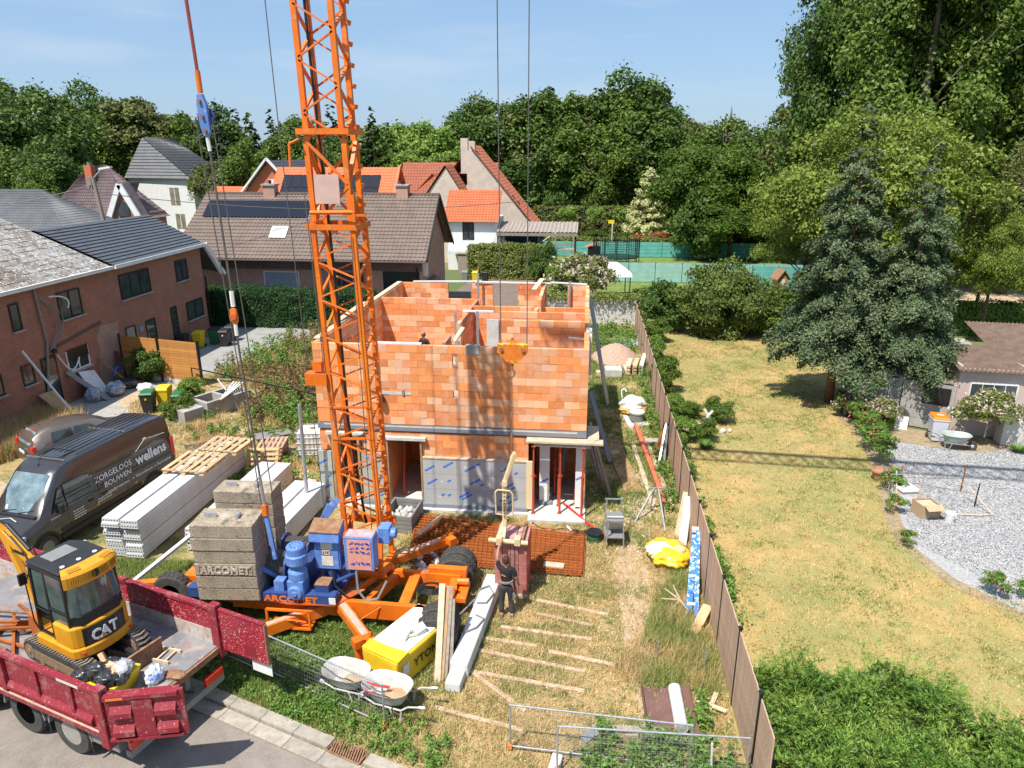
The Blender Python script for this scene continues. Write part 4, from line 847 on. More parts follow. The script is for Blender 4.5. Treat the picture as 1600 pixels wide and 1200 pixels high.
# shapes in unit metres for a 16 m tree
ra=[lobes_crown('crown_a',RS(1),4.8,4.8,6.2,9.2,60,19000,.46,Lf_dark,(.20,.36)),
    lobes_crown('crown_b',RS(2),4.2,4.4,6.8,9.0,62,18000,.44,Lf_mid,(.17,.33)),
    lobes_crown('crown_c',RS(3),4.0,4.0,7.0,8.8,54,17000,.44,Lf_dark,(.18,.34),'tall'),
    lobes_crown('crown_d',RS(4),4.6,4.4,6.0,9.4,54,13000,.5,Lf_oliv,(.14,.28)),
    lobes_crown('crown_e',RS(5),4.4,4.4,6.0,9.4,46,13000,.55,Lf_light,(.18,.32))]
rc=[conifer_crown('conifer_a',RS(6),17,3.3,14000,.45,Lf_con,z0=1.5),conifer_crown('conifer_b',RS(7),16,3.9,13000,.55,Lf_dark,z0=1.5,power=.7)]
rw=weep_crown('weeping_a',RS(8),3.6,4.6,8.6,12000,.42,Lf_oliv)
tk=mesh_of('trunk',trunk_b(11,.28,seed=2,limbs=7),Mbark,True); tkb=mesh_of('trunk_pale',trunk_b(12,.2,seed=5,limbs=4),mat('pale_bark',(.42,.38,.33),.8,(.25,.22,.19),6),True); tkc=mesh_of('trunk_conifer',B().tube((0,0,0),(0,0,14),.25,8,.03),Mbark,True)
kinds={'a':(ra[0],tk,'dark broadleaf tree'),'b':(ra[1],tk,'mid green broadleaf tree'),'c':(ra[2],tk,'tall narrow dark tree'),'d':(ra[3],tkb,'olive green birch'),'e':(ra[4],tk,'fresh light green tree'),'f':(rc[0],tkc,'dark pointed spruce'),'g':(rc[1],tkc,'broad dark conifer'),'w':(rw,tkb,'weeping pale birch')}
def at(px,y):  # ground x of a pixel column at a depth
    u=(px-800)/1110; a=R(5.9); k=(math.cos(a),math.sin(a)); fw_=(-math.sin(a)*.951,math.cos(a)*.951)
    dx=u*k[0]+fw_[0]*1.0; dy=u*k[1]+fw_[1]*1.0
    return dx/dy*y
def topz(py,y,px=800):
    v=(py-600)/1110; u=(px-800)/1110; a=R(5.9); df=math.cos(R(18))-v*math.sin(R(18)); dz=-math.sin(R(18))-v*math.cos(R(18)); dy=u*math.sin(a)+df*math.cos(a)
    return 11.7+dz/dy*y
tq=random.Random(21)
# (pixel column of crown, pixel row of top, depth y, kind)
wood=[(8,140,92,'a'),(45,122,96,'a'),(92,135,100,'b'),(125,152,92,'a'),(160,150,104,'b'),(185,140,98,'a'),(222,165,108,'a'),(248,190,96,'b'),(262,152,118,'d'),(292,165,112,'d'),(318,180,118,'d'),(345,182,110,'b'),
 (395,162,112,'f'),(372,176,118,'a'),(415,172,120,'f'),(440,168,115,'g'),(462,172,122,'f'),(405,215,98,'w'),(375,215,100,'w'),(345,230,96,'b'),(430,225,98,'b'),
 (545,165,112,'f'),(575,172,108,'g'),(600,168,112,'f'),(620,182,106,'g'),(560,190,100,'g'),(640,180,118,'e'),(665,175,120,'e'),(690,182,112,'e'),(668,225,100,'e'),(700,215,108,'e'),
 (728,160,118,'a'),(752,150,120,'a'),(775,155,122,'b'),(800,165,110,'d'),(820,148,108,'c'),(842,132,112,'c'),(856,128,120,'f'),(875,145,104,'b'),(895,140,112,'d'),(918,122,118,'f'),(940,140,112,'b'),(965,118,116,'a'),(985,122,120,'c'),
 (1008,165,112,'a'),(1030,180,118,'d'),(1050,185,112,'d'),(835,185,100,'d'),(905,180,102,'w'),(945,190,100,'b'),(785,215,98,'w'),
 (1110,190,98,'b'),(1072,208,94,'b'),(1145,215,92,'a'),(1170,185,108,'a'),(1200,205,92,'d'),(1010,215,98,'b'),(870,215,98,'w'),
 (20,200,84,'a'),(80,205,86,'b'),(140,200,84,'a'),(190,215,82,'a'),(60,250,74,'a'),(110,240,78,'b'),(-30,150,92,'a'),(-60,170,86,'b'),(-20,230,70,'a'),(500,190,104,'b'),(520,200,98,'a'),(480,215,100,'b'),(330,250,92,'a'),(300,240,94,'b')]
for i,(px,py,y,k) in enumerate(wood):
    if 180<px<360: y=max(y,120)
    if 715<px<1062: y=max(y,116+(px%7))
    if px<200 and y<90: py+=25
    if 720<px<1030: py+=9+(px%5)*3
    me,tm,lab=kinds[k]; x=at(px,y); zt=topz(py,y,px); s=zt/(15.6 if k not in 'fg' else 16.5)
    where='left of the crane' if px<450 else ('between crane and cream house' if px<720 else ('behind the park lawn' if px<1060 else 'behind the maple'))
    tree(k,me,tm,(x,y+tq.uniform(-2,2),0),(s*tq.uniform(1.0,1.25),s*tq.uniform(1.0,1.25),s),tq.uniform(0,6.28),f'{lab} in the wood edge {where}',group=f'{lab}s of the wood edge {where}')
fl=B(); rsf=RS(55)
n=9000; xs_=rsf.uniform(-130,110,n); P=np.c_[xs_,rsf.uniform(118,140,n),rsf.uniform(0,1,n)**.8*(12.5+3*vnoise(xs_,xs_*0,9,3))]; N=np.c_[np.zeros(n),-np.ones(n),np.full(n,.8)]
tag(link('distant_wood',leafmesh('distant_wood',P,N,1.5,Lf_dark,rsf)),'distant dark wood closing the view behind all trees','wood',None,'stuff')
# undergrowth in front of the wood: shrub masses
bu=[lobes_crown('bush_a',RS(31),1.5,1.5,1.3,1.1,34,8000,.16,Lf_mid,(.22,.36),low=True),lobes_crown('bush_b',RS(32),1.4,1.5,1.4,1.15,34,8000,.16,Lf_dark,(.22,.36),low=True),lobes_crown('bush_c',RS(33),1.4,1.4,1.2,1.05,34,8000,.16,Lf_light,(.22,.36),low=True)]
def bush(i,loc,sc,label,group=None,name='shrub',cat='shrub',me=None):
    o=link(name,me or bu[i],None,loc,(0,0,tq.uniform(0,6))); o.scale=sc if hasattr(sc,'__len__') else (sc,)*3; return tag(o,label,cat,group)
for j in range(46):
    px=-60+j*29; y=tq.uniform(84,94); 
    if 660<px<1060: y=tq.uniform(113,119)
    if 170<px<380 or 395<px<720: y=tq.uniform(112,122)
    bush(tq.choice([0,1,1,0]),(at(px,y),y,0),(2.6,2.2,tq.uniform(2.6,4.4)),'dark undergrowth shrub at the foot of the wood','undergrowth of the wood edge')
# the big right-hand trees
big1=lobes_crown('big_crown_a',RS(41),7.5,7.5,11.5,14,120,62000,.36,Lf_dark,(.12,.24)); big2=lobes_crown('big_crown_b',RS(42),7.5,7.5,12,13.5,110,60000,.36,Lf_mid,(.13,.26),'tall')
btk=mesh_of('big_trunk',trunk_b(22,.5,seed=9,limbs=10),Mbark,True)
for i,(px,y,me,sc,lb) in enumerate([(1272,70,big1,(.86,.9,1.22),'huge dark poplar at the left edge of the tall trees, sky showing beside it'),(1370,64,big2,(1,1,1.12),'huge green tree with upright boughs behind the blue spruces'),(1455,70,big1,(1.1,1,1.15),'huge dark tree in the middle of the tall trees on the right'),(1530,66,big2,(1,1,1.2),'huge mid green tree right of centre in the tall group'),(1620,72,big1,(1.1,1.1,1.1),'huge dark tree cut by the right edge of the photo'),(1420,84,big1,(1,1,1.25),'huge dark tree standing back between its neighbours'),(1560,90,big2,(1.2,1.2,1.2),'huge tree furthest back on the right'),(1330,88,big2,(.9,.9,1.1),'huge tree furthest back behind the dark poplar')]):
    tree('big',me,btk,(at(px,y),y,0),sc,tq.uniform(0,6),lb,group='tall trees on the right')
for px,y,py,k,lb in [(1225,78,150,'d','thin olive birch standing just left of the dark poplar'),(1200,88,190,'a','dark tree low in the gap left of the birch'),(1250,70,250,'a','dark tree under the dark poplar'),(1400,58,330,'a','dark tree between maple and tall trees'),(1500,56,350,'b','dark green tree behind the hen run'),(1300,60,260,'a','shaded tree behind the maple crown')]:
    me,tm,_=kinds[k]; s=topz(py,y,px)/15.6; tree(k,me,tm,(at(px,y),y,0),(s*1.1,s*1.1,s),1.+px,lb)
y=50; tree('w',weep_crown('weeping_b',RS(44),4.2,6.5,8.5,26000,.3,Lf_oliv),tkb,(at(1575,y),y,0),(1,1,1.02),0,'weeping olive brown birch hanging at the right edge beside the hen run')
mp=lobes_crown('maple_crown',RS(45),6.6,6.0,5.6,7.6,110,74000,.235,Lf_map,(.14,.27)); mtk=mesh_of('maple_trunk',trunk_b(9,.3,seed=14,limbs=9),Mbark,True)
tree('m',mp,mtk,(at(1330,50),50,0),(1.12,1.1,1.08),.4,'broad yellow green maple behind the two blue spruces'); tree('m',mp,mtk,(at(1235,56),56,0),(.72,.75,.72),2.4,'lower yellow green tree left of the maple, over the screen'); tree('m',mp,mtk,(at(1515,48),48,0),(.42,.42,.62),1.4,'small yellow green tree right of the spruces')
dc=lobes_crown('round_crown',RS(46),5.8,5.5,5.4,7.4,90,40000,.33,leafm('leaf_sap',(.065,.13,.012),(.11,.17,.02)),(.16,.3)); tree('r',dc,tk,(at(1085,88),88,0),(1.15,1.1,1.05),0,'large rounded sap green tree right of the cream leaved one')
tree('r',dc,tk,(at(1120,84),84,0),(.9,.9,.55),1.,'low dark tree over the far hedge',)
# two blue spruces
sp=conifer_crown('spruce_crown',RS(47),12.9,2.95,84000,.15,Lf_blue,z0=2.5,power=.84,whorls=27,droop=.30,irr=.42,dens=9); stk=mesh_of('spruce_trunk',B().tube((0,0,0),(0,0,10.5),.22,10,.05),Mbarkr,True)
tree('s',sp,stk,(12.15,34.6,0),(.98,.98,1.09),0,'left and taller of the two blue grey spruces on the lawn edge',group='blue spruces'); tree('s',sp,stk,(14.65,33.4,0),(.90,.90,.96),2.,'right and lower of the two blue grey spruces, red trunk showing by the shed',group='blue spruces')
# yard shrubs
bb_=lobes_crown('big_bush',RS(48),3.2,2.3,2.2,1.75,90,40000,.18,leafm('leaf_hazel',(.105,.155,.03),(.165,.21,.045)),(.2,.32),low=True); bt=mesh_of('bush_stems',trunk_b(2,.08,seed=3,limbs=7),Mbark)
tree('b',bb_,bt,(9.4,47.6,0),(1.0,1.0,1.25),0,'large rounded green bush at the end of the neighbour lawn','bush'); bush(0,(13.6,47.5,0),(1.6,1.2,1.3),'lower dark bush between large rounded bush and spruces'); bush(1,(5.6,49.5,0),(1.5,1.2,1.35),'brownish green bush left of large rounded bush'); bush(0,(15.6,44,0),(1.6,1.2,1.25),'dark bush tucked against the left spruce'); bush(1,(11.5,51.5,0),(2.2,1.3,1.1),'bush behind the large rounded one')
yl=conifer_crown('cream_crown',RS(49),8.6,2.9,10000,.42,Lf_cream,z0=1.,power=.6,whorls=16,droop=-.1); tree('y',yl,tkc if 0 else mesh_of('thin_trunk',B().tube((0,0,0),(0,0,7),.1),Mbark),(at(997,104),104,0),(1.1,1.1,1.2),0,'cream leaved tree standing pale against the dark wood')
for px,sc in((965,1.),(1000,1.2),(1035,1.),(1055,.7)): 
    bush(0,(at(px+25,94),93,0),(1.2*sc,1.,.75*sc),'orange red shrub beyond the clipped hedge' ,'orange red shrubs',me=lobes_crown('red_bush',RS(50),1.5,1.5,1.2,1.2,20,2500,.25,Lf_red,(.25,.4)) if px==965 else bpy.data.meshes['red_bush'])
lol=lobes_crown('ball_crown',RS(51),1.2,1.2,1.1,2.7,20,3000,.22,Lf_light,(.3,.45)); ltk=mesh_of('stem',B().tube((0,0,0),(0,0,2.6),.06),Mbark)
for px,lb in((881,'left of the three ball trees by the far hedge'),(921,'middle one of the three ball trees by the far hedge'),(960,'right of the three ball trees by the far hedge')): tree('l',lol,ltk,(at(px,106),106,0),1.15,px,lb,'ball tree','clipped ball trees')
bush(1,(at(922,102),102,0),(1.9,1.,.55),'low dark clipped mound on the park lawn'); bush(1,(at(965,101),101,0),(1.3,.9,.5),'small clipped block near the mound')
def hedge(lab,x0,x1,y0,y1,hh,m,n,leaf,rot=0,seed=1,name='hedge'):
    L=x1-x0;Wd=y1-y0; rs=RS(seed); A=np.array([L*hh,L*Wd,Wd*hh,Wd*hh]); ids=rs.choice(4,n,p=A/A.sum()); u=rs.uniform(0,1,(n,2)); P=np.zeros((n,3));N=np.zeros((n,3))
    wob=.06*hh
    for k in range(4):
        s_=ids==k; a=u[s_]
        if k==0: P[s_]=np.c_[-L/2+L*a[:,0],np.full(len(a),-Wd/2),hh*a[:,1]]; N[s_]=(0,-1,.35)
        if k==1: P[s_]=np.c_[-L/2+L*a[:,0],-Wd/2+Wd*a[:,1],np.full(len(a),hh)]; N[s_]=(0,0,1)
        if k>1: sg=1 if k==2 else -1; P[s_]=np.c_[np.full(len(a),sg*L/2),-Wd/2+Wd*a[:,0],hh*a[:,1]]; N[s_]=(sg,0,.3)
    P+=rs.normal(0,1,P.shape)*wob*.5+N*(vnoise(P[:,0]+P[:,1],P[:,2],.6,seed)[:,None]-.5)*wob*2.2
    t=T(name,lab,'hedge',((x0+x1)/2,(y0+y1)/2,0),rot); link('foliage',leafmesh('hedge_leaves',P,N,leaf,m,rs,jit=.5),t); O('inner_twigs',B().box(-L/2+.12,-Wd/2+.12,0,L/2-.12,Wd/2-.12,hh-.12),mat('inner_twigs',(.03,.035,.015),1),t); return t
hedge('dark green clipped hedge in front of the long bungalow',-30.5,-14.5,46.8,48.4,2.55,Lf_hedge,30000,.13,seed=3)
hedge('bright laurel hedge right of bungalow, behind the bins',-11.3,-3.6,68.4,70,3.2,Lf_laur,16000,.2,seed=4)
hedge('long low olive clipped hedge above the far turquoise screen',-7,26,87,88,2.0,Lf_laur,14000,.22,seed=5); hedge('tall brownish hedge behind ball trees',-8,11,109,110.5,4.0,Lf_oliv,9000,.3,seed=6)
hedge('bright yellow green hedge right of the spruces',20.5,36,49.5,51,2.1,Lf_light,14000,.17,seed=7); hedge('leafy boundary hedge behind the large bush',3.6,17,52.5,54,2.0,Lf_mid,14000,.17,seed=8)
bush(1,(-4.0,66.5,0),(1.1,1.1,1.5),'dark round shrub at right end of laurel hedge'); bush(2,(-2.0,63,0),(1.4,1.1,1.1),'light green shrub by clinker yard edge'); 
rh=lobes_crown('flowering_bush',RS(60),2.1,1.7,1.5,1.7,34,9000,.17,Lf_laur,(.2,.34)); rf_=lobes_crown('blossom',RS(60),2.15,1.75,1.55,1.72,34,900,.3,Lf_flow,(.2,.34))
def flowering(loc,sc,lab,a=rh,f_=rf_,stems=False):
    t=T('flowering_shrub',lab,'shrub',loc); t.scale=(sc,)*3; link('foliage',a,t); link('blossom',f_,t)
    if stems: O('stems',trunk_b(1.4,.05,seed=8,limbs=8),Mwoodp,t)
    return t
flowering((-.2,56.5,0),1.25,'pale flowering shrub between the new house and the white gazebo')
flowering((16.9,29.6,.35),.62,'cream flowering shrub with bare stems in front of the pink shed',stems=True); flowering((13.3,31.2,0),.42,'white flowering bush at the left corner of grey shed'); flowering((12.5,32.4,0),.38,'small leafy bush next to white flowers at lawn edge')
ag=B(); q=random.Random(9)
cl=RS(61); P=np.c_[cl.uniform(-4.2,4,2600),50.3+cl.normal(0,.25,2600),2.0+cl.normal(0,.2,2600)]; tag(link('creeper',leafmesh('creeper',P,np.tile([0,-.6,.8],(2600,1)),.16,Lf_laur,cl)),'creeper lying over the top of the concrete wall','creeper',None,'stuff')
# big fresh green conifer hedge in the foreground: fronds of small sprays
rs=RS(70); k=2900
def hfoot(x): return 14.05-.36*(x-3.9)+.25*np.sin(x*2.1)
bx0=rs.uniform(3.95,12.5,k); by0=rs.uniform(8.6,14.6,k); keep=by0<hfoot(bx0)-.2; bx0=bx0[keep]; by0=by0[keep]; k=len(bx0)
top=lambda x,y: 1.75+.55*(vnoise(x,y,1.3,5)-.5)*2+.3*(vnoise(x,y,.45,6)-.5)*2-np.clip((y-(hfoot(x)-.9))*1.3,0,1.6)-np.clip((4.35-x)*1.4,0,1.2)
a=rs.uniform(0,2*PI,k); el=rs.uniform(.2,1.25,k); L=rs.uniform(.3,.75,k); bz0=np.maximum(top(bx0,by0)-.30+rs.uniform(-.35,.12,k),.1)
dv=np.stack([np.cos(a)*np.cos(el),np.sin(a)*np.cos(el),np.sin(el)],1); side=unit(np.cross(dv,rs.normal(0,.35,(k,3))+np.array([0,0,1.]))); per=80
t=np.tile(np.linspace(.02,1,per),(k,1)); sg=rs.normal(0,1,(k,per)); wd=(.16*(1.08-t)*np.sign(sg)*np.abs(sg)**.6)
P=np.stack([bx0,by0,bz0],1)[:,None,:]+dv[:,None,:]*(L[:,None]*(t+.35*np.abs(wd)))[:,:,None]+side[:,None,:]*wd[:,:,None]; P[:,:,2]-=.12*t**2*L[:,None]+np.abs(wd)*.25
P=P.reshape(-1,3)+rs.normal(0,.012,(k*per,3)); ax=unit(np.repeat(dv,per,0)+np.repeat(side,per,0)*np.sign(wd).reshape(-1,1)*.9+rs.normal(0,.25,(k*per,3))); nn=unit(np.cross(ax,rs.normal(0,1,(k*per,3)))); s_=(rs.uniform(.035,.085,(k*per,1)))
V=np.stack([P-ax*s_*.5,P+nn*s_*.13,P+ax*s_*.7,P-nn*s_*.13],1).reshape(-1,3); base=np.array([8.0,11.5,0])
t=T('conifer_hedge','loose fresh green juniper hedge filling the lower right corner','hedge',tuple(base))
link('foliage',fast('juniper_sprays',V-base,4,Lf_thuja),t)
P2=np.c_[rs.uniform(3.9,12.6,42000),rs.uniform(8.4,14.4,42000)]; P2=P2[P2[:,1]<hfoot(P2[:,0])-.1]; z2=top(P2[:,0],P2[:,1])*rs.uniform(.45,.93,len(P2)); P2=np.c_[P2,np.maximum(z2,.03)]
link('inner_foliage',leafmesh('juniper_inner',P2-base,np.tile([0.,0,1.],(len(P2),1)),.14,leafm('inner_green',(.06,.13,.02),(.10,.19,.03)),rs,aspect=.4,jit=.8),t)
# ---------------------------------------------------------------- wheels
def wheel_b(r,w_,rim,cx=0,cz=0,lug=0):
    t=B().lathe([(rim*.98,-w_/2),(r*.93,-w_/2),(r,-w_*.36),(r,w_*.36),(r*.93,w_/2),(rim*.98,w_/2)],(0,0,0),28,'y')
    if lug:
        for i in range(lug):
            a=2*PI*i/lug
            for s in(-1,1):
                t.obox((math.cos(a+s*.05)*r,s*w_*.2,math.sin(a+s*.05)*r),(.022,w_*.34,r*.10),(0,-a,0))
    return t
def wheel(par,loc,r,w_,rim,m=None,lug=26,dish=-1,rimm=None,name='wheel',holes=8):
    k=('wh',r,w_,rim,lug)
    if k not in BC: BC[k]=mesh_of('tyre',wheel_b(r,w_,rim,lug=lug),Mtyre)
    wo=link(name,BC[k],par,loc); rimm=rimm or Msteel
    k2=('rim',r,w_,rim,rimm.name,dish)
    if k2 not in BC:
        s=dish; b=B().lathe([(rim,s*w_*.5),(rim*.94,s*w_*.46),(rim*.9,s*w_*.25),(rim*.55,s*w_*.16),(rim*.42,s*w_*.34),(rim*.30,s*w_*.40),(0.001,s*w_*.40)],(0,0,0),24,'y')
        for i in range(holes):
            a=2*PI*i/holes; b.lathe([(.035*rim/.28,s*w_*.37),(.035*rim/.28,s*w_*.345)],(math.cos(a)*rim*.36,0,math.sin(a)*rim*.36),6,'y')
        BC[k2]=mesh_of('rim',b,rimm)
        hb_=B()
        for i in range(holes):
            a=2*PI*(i+.5)/holes; hb_.lathe([(.0001,s*w_*.222),(.11*rim,s*w_*.222)],(math.cos(a)*rim*.72,0,math.sin(a)*rim*.72),7,'y')
        BC[(k2,'h')]=mesh_of('rim_holes',hb_,Mblk)
    r_=link('rim',BC[k2],wo); link('rim_holes',BC[(k2,'h')],wo); return wo
# ---------------------------------------------------------------- tower crane
c=T('tower_crane','orange self erecting lattice tower crane with blue winch gear on a wheeled chassis','crane')
CX=lambda z: -5.79-.023*(z-6)
Y0,Y1=16.35,17.25
def seg(name,z0,z1,w_,d0,d1,leg,n,m,brw=.06,off=0,inner=False,skipx=False,flip=0):
    hw=w_/2
    for sx_ in(-1,1):
        for yy in(d0,d1):
            O('corner_leg',B().beam((CX(z0)+sx_*hw,yy,z0),(CX(z1)+sx_*hw,yy,z1),leg,leg),m,c)
    dz=(z1-z0)/n
    for face in range(4):
        for i in range(n):
            za=z0+i*dz; zb=za+dz*.5; zc=za+dz
            if face==0: p=lambda s,z_: (CX(z_)+s*hw,d0-.03,z_)
            elif face==1: p=lambda s,z_: (CX(z_)+s*hw,d1+.03,z_)
            elif face==2: p=lambda s,z_: (CX(z_)-hw-.02,(d0+d1)/2+s*(d1-d0)/2,z_)
            else: p=lambda s,z_: (CX(z_)+hw+.02,(d0+d1)/2+s*(d1-d0)/2,z_)
            s=1 if (face in(0,2))^flip else -1
            for a,e in ((p(-s,za+.03),p(s,zb-.03)),(p(s,zb+.03),p(-s,zc-.03))): O('lattice_brace',B().beam(a,e,brw,brw*.6 if face<2 else brw),m,c)
seg('lower',2.0,10.2,.96,Y0,Y1,.12,9,Mor,brw=.055)
seg('upper',10.0,12.0,.88,Y0+.05,Y1-.05,.12,1,Mor,brw=.09); 
seg('top',12.0,22.0,.82,Y0+.05,Y1-.05,.12,9,Mor,flip=1)
for z_,hh in ((10.0,.16),(12.1,.16)): 
    x=CX(z_); O('flange_frame',B().box(x-.62,Y0-.10,z_,x+.60,Y0-.02,z_+hh*.8).box(x-.62,Y1+.02,z_,x+.60,Y1+.10,z_+hh*.8).box(x-.62,Y0-.02,z_,x-.54,Y1+.02,z_+hh*.8).box(x+.52,Y0-.02,z_,x+.60,Y1+.02,z_+hh*.8),Mor,c)
O('guide_rail',B().tube((CX(10.4)-.45,Y0-.16,10.4),(CX(10.4)+.6,Y0-.16,10.42),.05,8).box(CX(10.4)+.55,Y0-.2,10.2,CX(10.4)+.62,Y0-.1,10.8).beam((CX(10.4)+.3,Y0-.16,10.35),(CX(10.4)+.85,Y0-.16,10.35),.05,.05),Mor,c)
O('guide_hook',B().path([(CX(11.6)-.55,Y0-.14,12.0),(CX(11.6)-.78,Y0-.14,11.9),(CX(11.6)-.8,Y0-.14,11.4)],.03,6),Mor,c)
O('sign_board',B().box(-6.20,Y0-.14,10.60,-5.62,Y0-.1,11.24),mat('pink_board',(.60,.40,.35),.8,(.52,.33,.29),3),c)
x=CX(6.3); O('side_bracket',B().box(x-1.05,Y0-.15,6.2,x-.5,Y0+.15,6.5),Mor,c); O('side_bracket',B().box(x-.85,Y0-.1,6.55,x-.62,Y0+.1,6.8),Mor,c)
for z_ in(4.75,5.6): x=CX(z_); O('cross_tie',B().beam((x-.53,Y0-.05,z_),(x+.53,Y0-.05,z_+.04),.05,.05),Mor,c)
O('mast_cable',B().path([(CX(2)-.1,Y1-.3,2),(CX(5)-.28,Y1-.4,5),(CX(8)-.32,Y1-.2,8),(CX(14)-.4,Y1-.2,14),(CX(22)-.4,Y1-.2,22)],.035,6),Mblk,c)
b=B()
for i in range(44): z_=2.6+i*.44; x=CX(z_)+.53; b.obox((x,Y1-.1,z_),(.05,.22,.10),(0,.25,0))
stuffpart(O('ladder_rungs',b,Mor,c))
# mast foot
O('foot_frame',B().box(-6.5,Y0-.12,1.85,-5.05,Y0-.02,2.05).box(-6.5,Y1,1.85,-5.05,Y1+.1,2.05).box(-6.5,Y0-.02,1.9,-6.35,Y1,2.0),Mor,c)
O('pivot_lug',B().lathe([(.24,-.07),(.24,.07)],(-6.7,Y0-.15,2.0),16,'y').lathe([(.09,-.12),(.09,.12)],(-6.7,Y0-.15,2.0),12,'y'),Mor,c)
for a,e in [((-5.22,Y0-.05,1.9),(-5.22,Y0-.2,.95)),((-5.25,Y1,1.9),(-5.2,Y1,.95)),((-5.3,Y0-.05,1.9),(-5.9,Y0+.4,1.0)),((-6.35,Y1,1.9),(-6.4,Y1,.95)),((-5.45,Y0,1.35),(-6.2,Y0+.2,1.75)),((-6.2,Y0-.2,1.0),(-5.5,Y0-.25,1.35))]: O('foot_strut',B().beam(a,e,.12,.12),Mor,c)
O('foot_base',B().box(-6.1,Y0-.35,.88,-5.1,Y0-.2,1.0).box(-5.25,Y0-.2,.88,-5.1,Y1+.1,1.0),Mor,c)
# slewing platform
O('platform',B().box(-9.9,14.75,.86,-6.0,15.02,1.12).box(-9.9,16.9,.86,-6.0,17.1,1.12).box(-9.9,15.02,.88,-6.0,16.9,.98),Mblued,c)
text('ARCOMET',.24,Mor,(-7.85,14.744,.89),(1,0,0),(0,0,1),c,ext=.004,bold=.008,sx=1.25)
O('platform_plate',B().box(-6.15,14.735,.9,-5.98,14.748,1.08),Mpvc,c)
O('slew_ring',B().lathe([(.7,.62),(.7,.86)],(-7.2,16.3,0),28),Mblued,c)
GS=set(c.children)
# winch motor: stacked drums, gear case
O('winch_motor',B().lathe([(.02,2.42),(.2,2.42),(.23,2.38),(.23,2.2),(.27,2.17),(.27,1.95),(.22,1.92),(.19,1.78),(.24,1.7),(.24,1.5),(.16,1.45)],(-6.98,14.95,0),20),Mblue,c)
O('gear_case',B().box(-7.2,14.72,.98,-6.78,15.15,1.5).lathe([(.17,14.64),(.2,14.73)],(-6.99,0,1.2),16,'y').lathe([(.08,14.6),(.08,14.66)],(-6.99,0,1.2),10,'y'),Mblue,c,bev=.02)
b=B()
for i in range(10): a=2*PI*i/10; b.lathe([(.014,2.42),(.014,2.435)],(-6.98+math.cos(a)*.13,14.95+math.sin(a)*.13,0),6)
O('motor_bolts',b,Mblued,c)
for (x,y,r_,L) in [(-7.75,15.55,.34,.7),(-7.5,16.3,.33,.8)]:
    d=O('winch_drum',B().lathe([(r_+.12,-L/2),(r_+.12,-L/2+.05),(r_,-L/2+.05),(r_,L/2-.05),(r_+.12,L/2-.05),(r_+.12,L/2)],(x,y,1.45),22,'x'),Mblued,c)
    bb=B()
    for i in range(14): bb.lathe([(r_+.02,-L/2+.08+i*(L-.16)/14),(r_+.035,-L/2+.1+i*(L-.16)/14),(r_+.02,-L/2+.12+i*(L-.16)/14)],(x,y,1.45),18,'x')
    stuffpart(O('rope_turns',bb,Mcable,d))
O('gearbox',B().box(-7.35,15.3,1.0,-6.85,16.1,1.6),Mblued,c,bev=.03); O('winch_bracket',B().box(-8.1,14.9,1.1,-7.95,15.1,1.75).beam((-8.0,15,1.7),(-7.6,15.3,1.2),.1,.1).box(-7.6,14.85,.98,-7.35,15.1,1.4),Mblue,c)
O('pump_box',B().box(-6.55,14.9,1.0,-6.2,15.25,1.32),Mblued,c); O('pump_lid',B().box(-6.56,14.89,1.32,-6.19,15.26,1.345),Mrustd,c)
O('machine_lumps',B().lathe([(.16,-.2),(.16,.2)],(-6.3,15.6,1.35),12,'x').beam((-6.5,15.5,1.8),(-6.1,15.3,1.2),.14,.14).beam((-5.9,15.6,1.8),(-5.7,15.4,1.3),.14,.14).tube((-6.3,15.2,1.15),(-5.6,15.3,1.5),.05).box(-6.6,15.35,1.0,-5.9,15.9,1.15),Mblued,c)
GS=set(c.children)
for o_ in set(c.children)-GS: o_.location.x+=0.1
# cabinets
k1=O('switch_cabinet',B().box(-6.84,15.3,1.55,-6.18,15.6,2.70),Mblue,c,bev=.012); O('door',B().box(-6.81,15.27,1.58,-6.21,15.297,2.46),Mblue,k1,bev=.01)
O('hood',B().prism([(15.12,2.42),(15.17,2.68),(15.56,2.82),(15.62,2.82),(15.62,2.5),(15.2,2.4)],-6.9,-6.12,'x'),Mblue,c,bev=.01); O('rusty_hood_top',B().add([(-6.9,15.17,2.69),(-6.12,15.17,2.69),(-6.12,15.61,2.845),(-6.9,15.61,2.845)],[(0,1,2,3)]).box(-6.9,15.14,2.675,-6.12,15.175,2.70),Mrustd,c)
Mst=mat('sticker_print',(.66,.52,.38),.6,(.60,.66,.62),14,lo=.45,hi=.55)
for z0_,z1_ in((2.15,2.42),(1.68,1.95)): O('sticker',B().box(-6.65,15.255,z0_,-6.35,15.268,z1_),Mst,k1)
O('sticker',B().box(-6.62,15.255,1.99,-6.42,15.268,2.12),Mwoodp,k1); text('J1K',.12,Mblk,(-6.6,15.252,2.02),(1,0,0),(0,0,1),k1,ext=.001,bold=.003)
k2=O('control_cabinet',B().box(-6.02,15.2,1.62,-5.27,15.62,2.56),Mblue,c,bev=.012); O('worn_lid',B().box(-6.0,15.22,2.562,-5.29,15.6,2.58),mat('worn_lid',(.45,.42,.5),.7,(.42,.22,.18),4),k2)
Mpk=mat('graffiti_pink',(.70,.30,.22),.7,(.60,.26,.20),6)
O('painted_panel',B().box(-5.94,15.185,1.66,-5.33,15.197,2.5),Mpk,k2)
gb=B(); gq=random.Random(17)
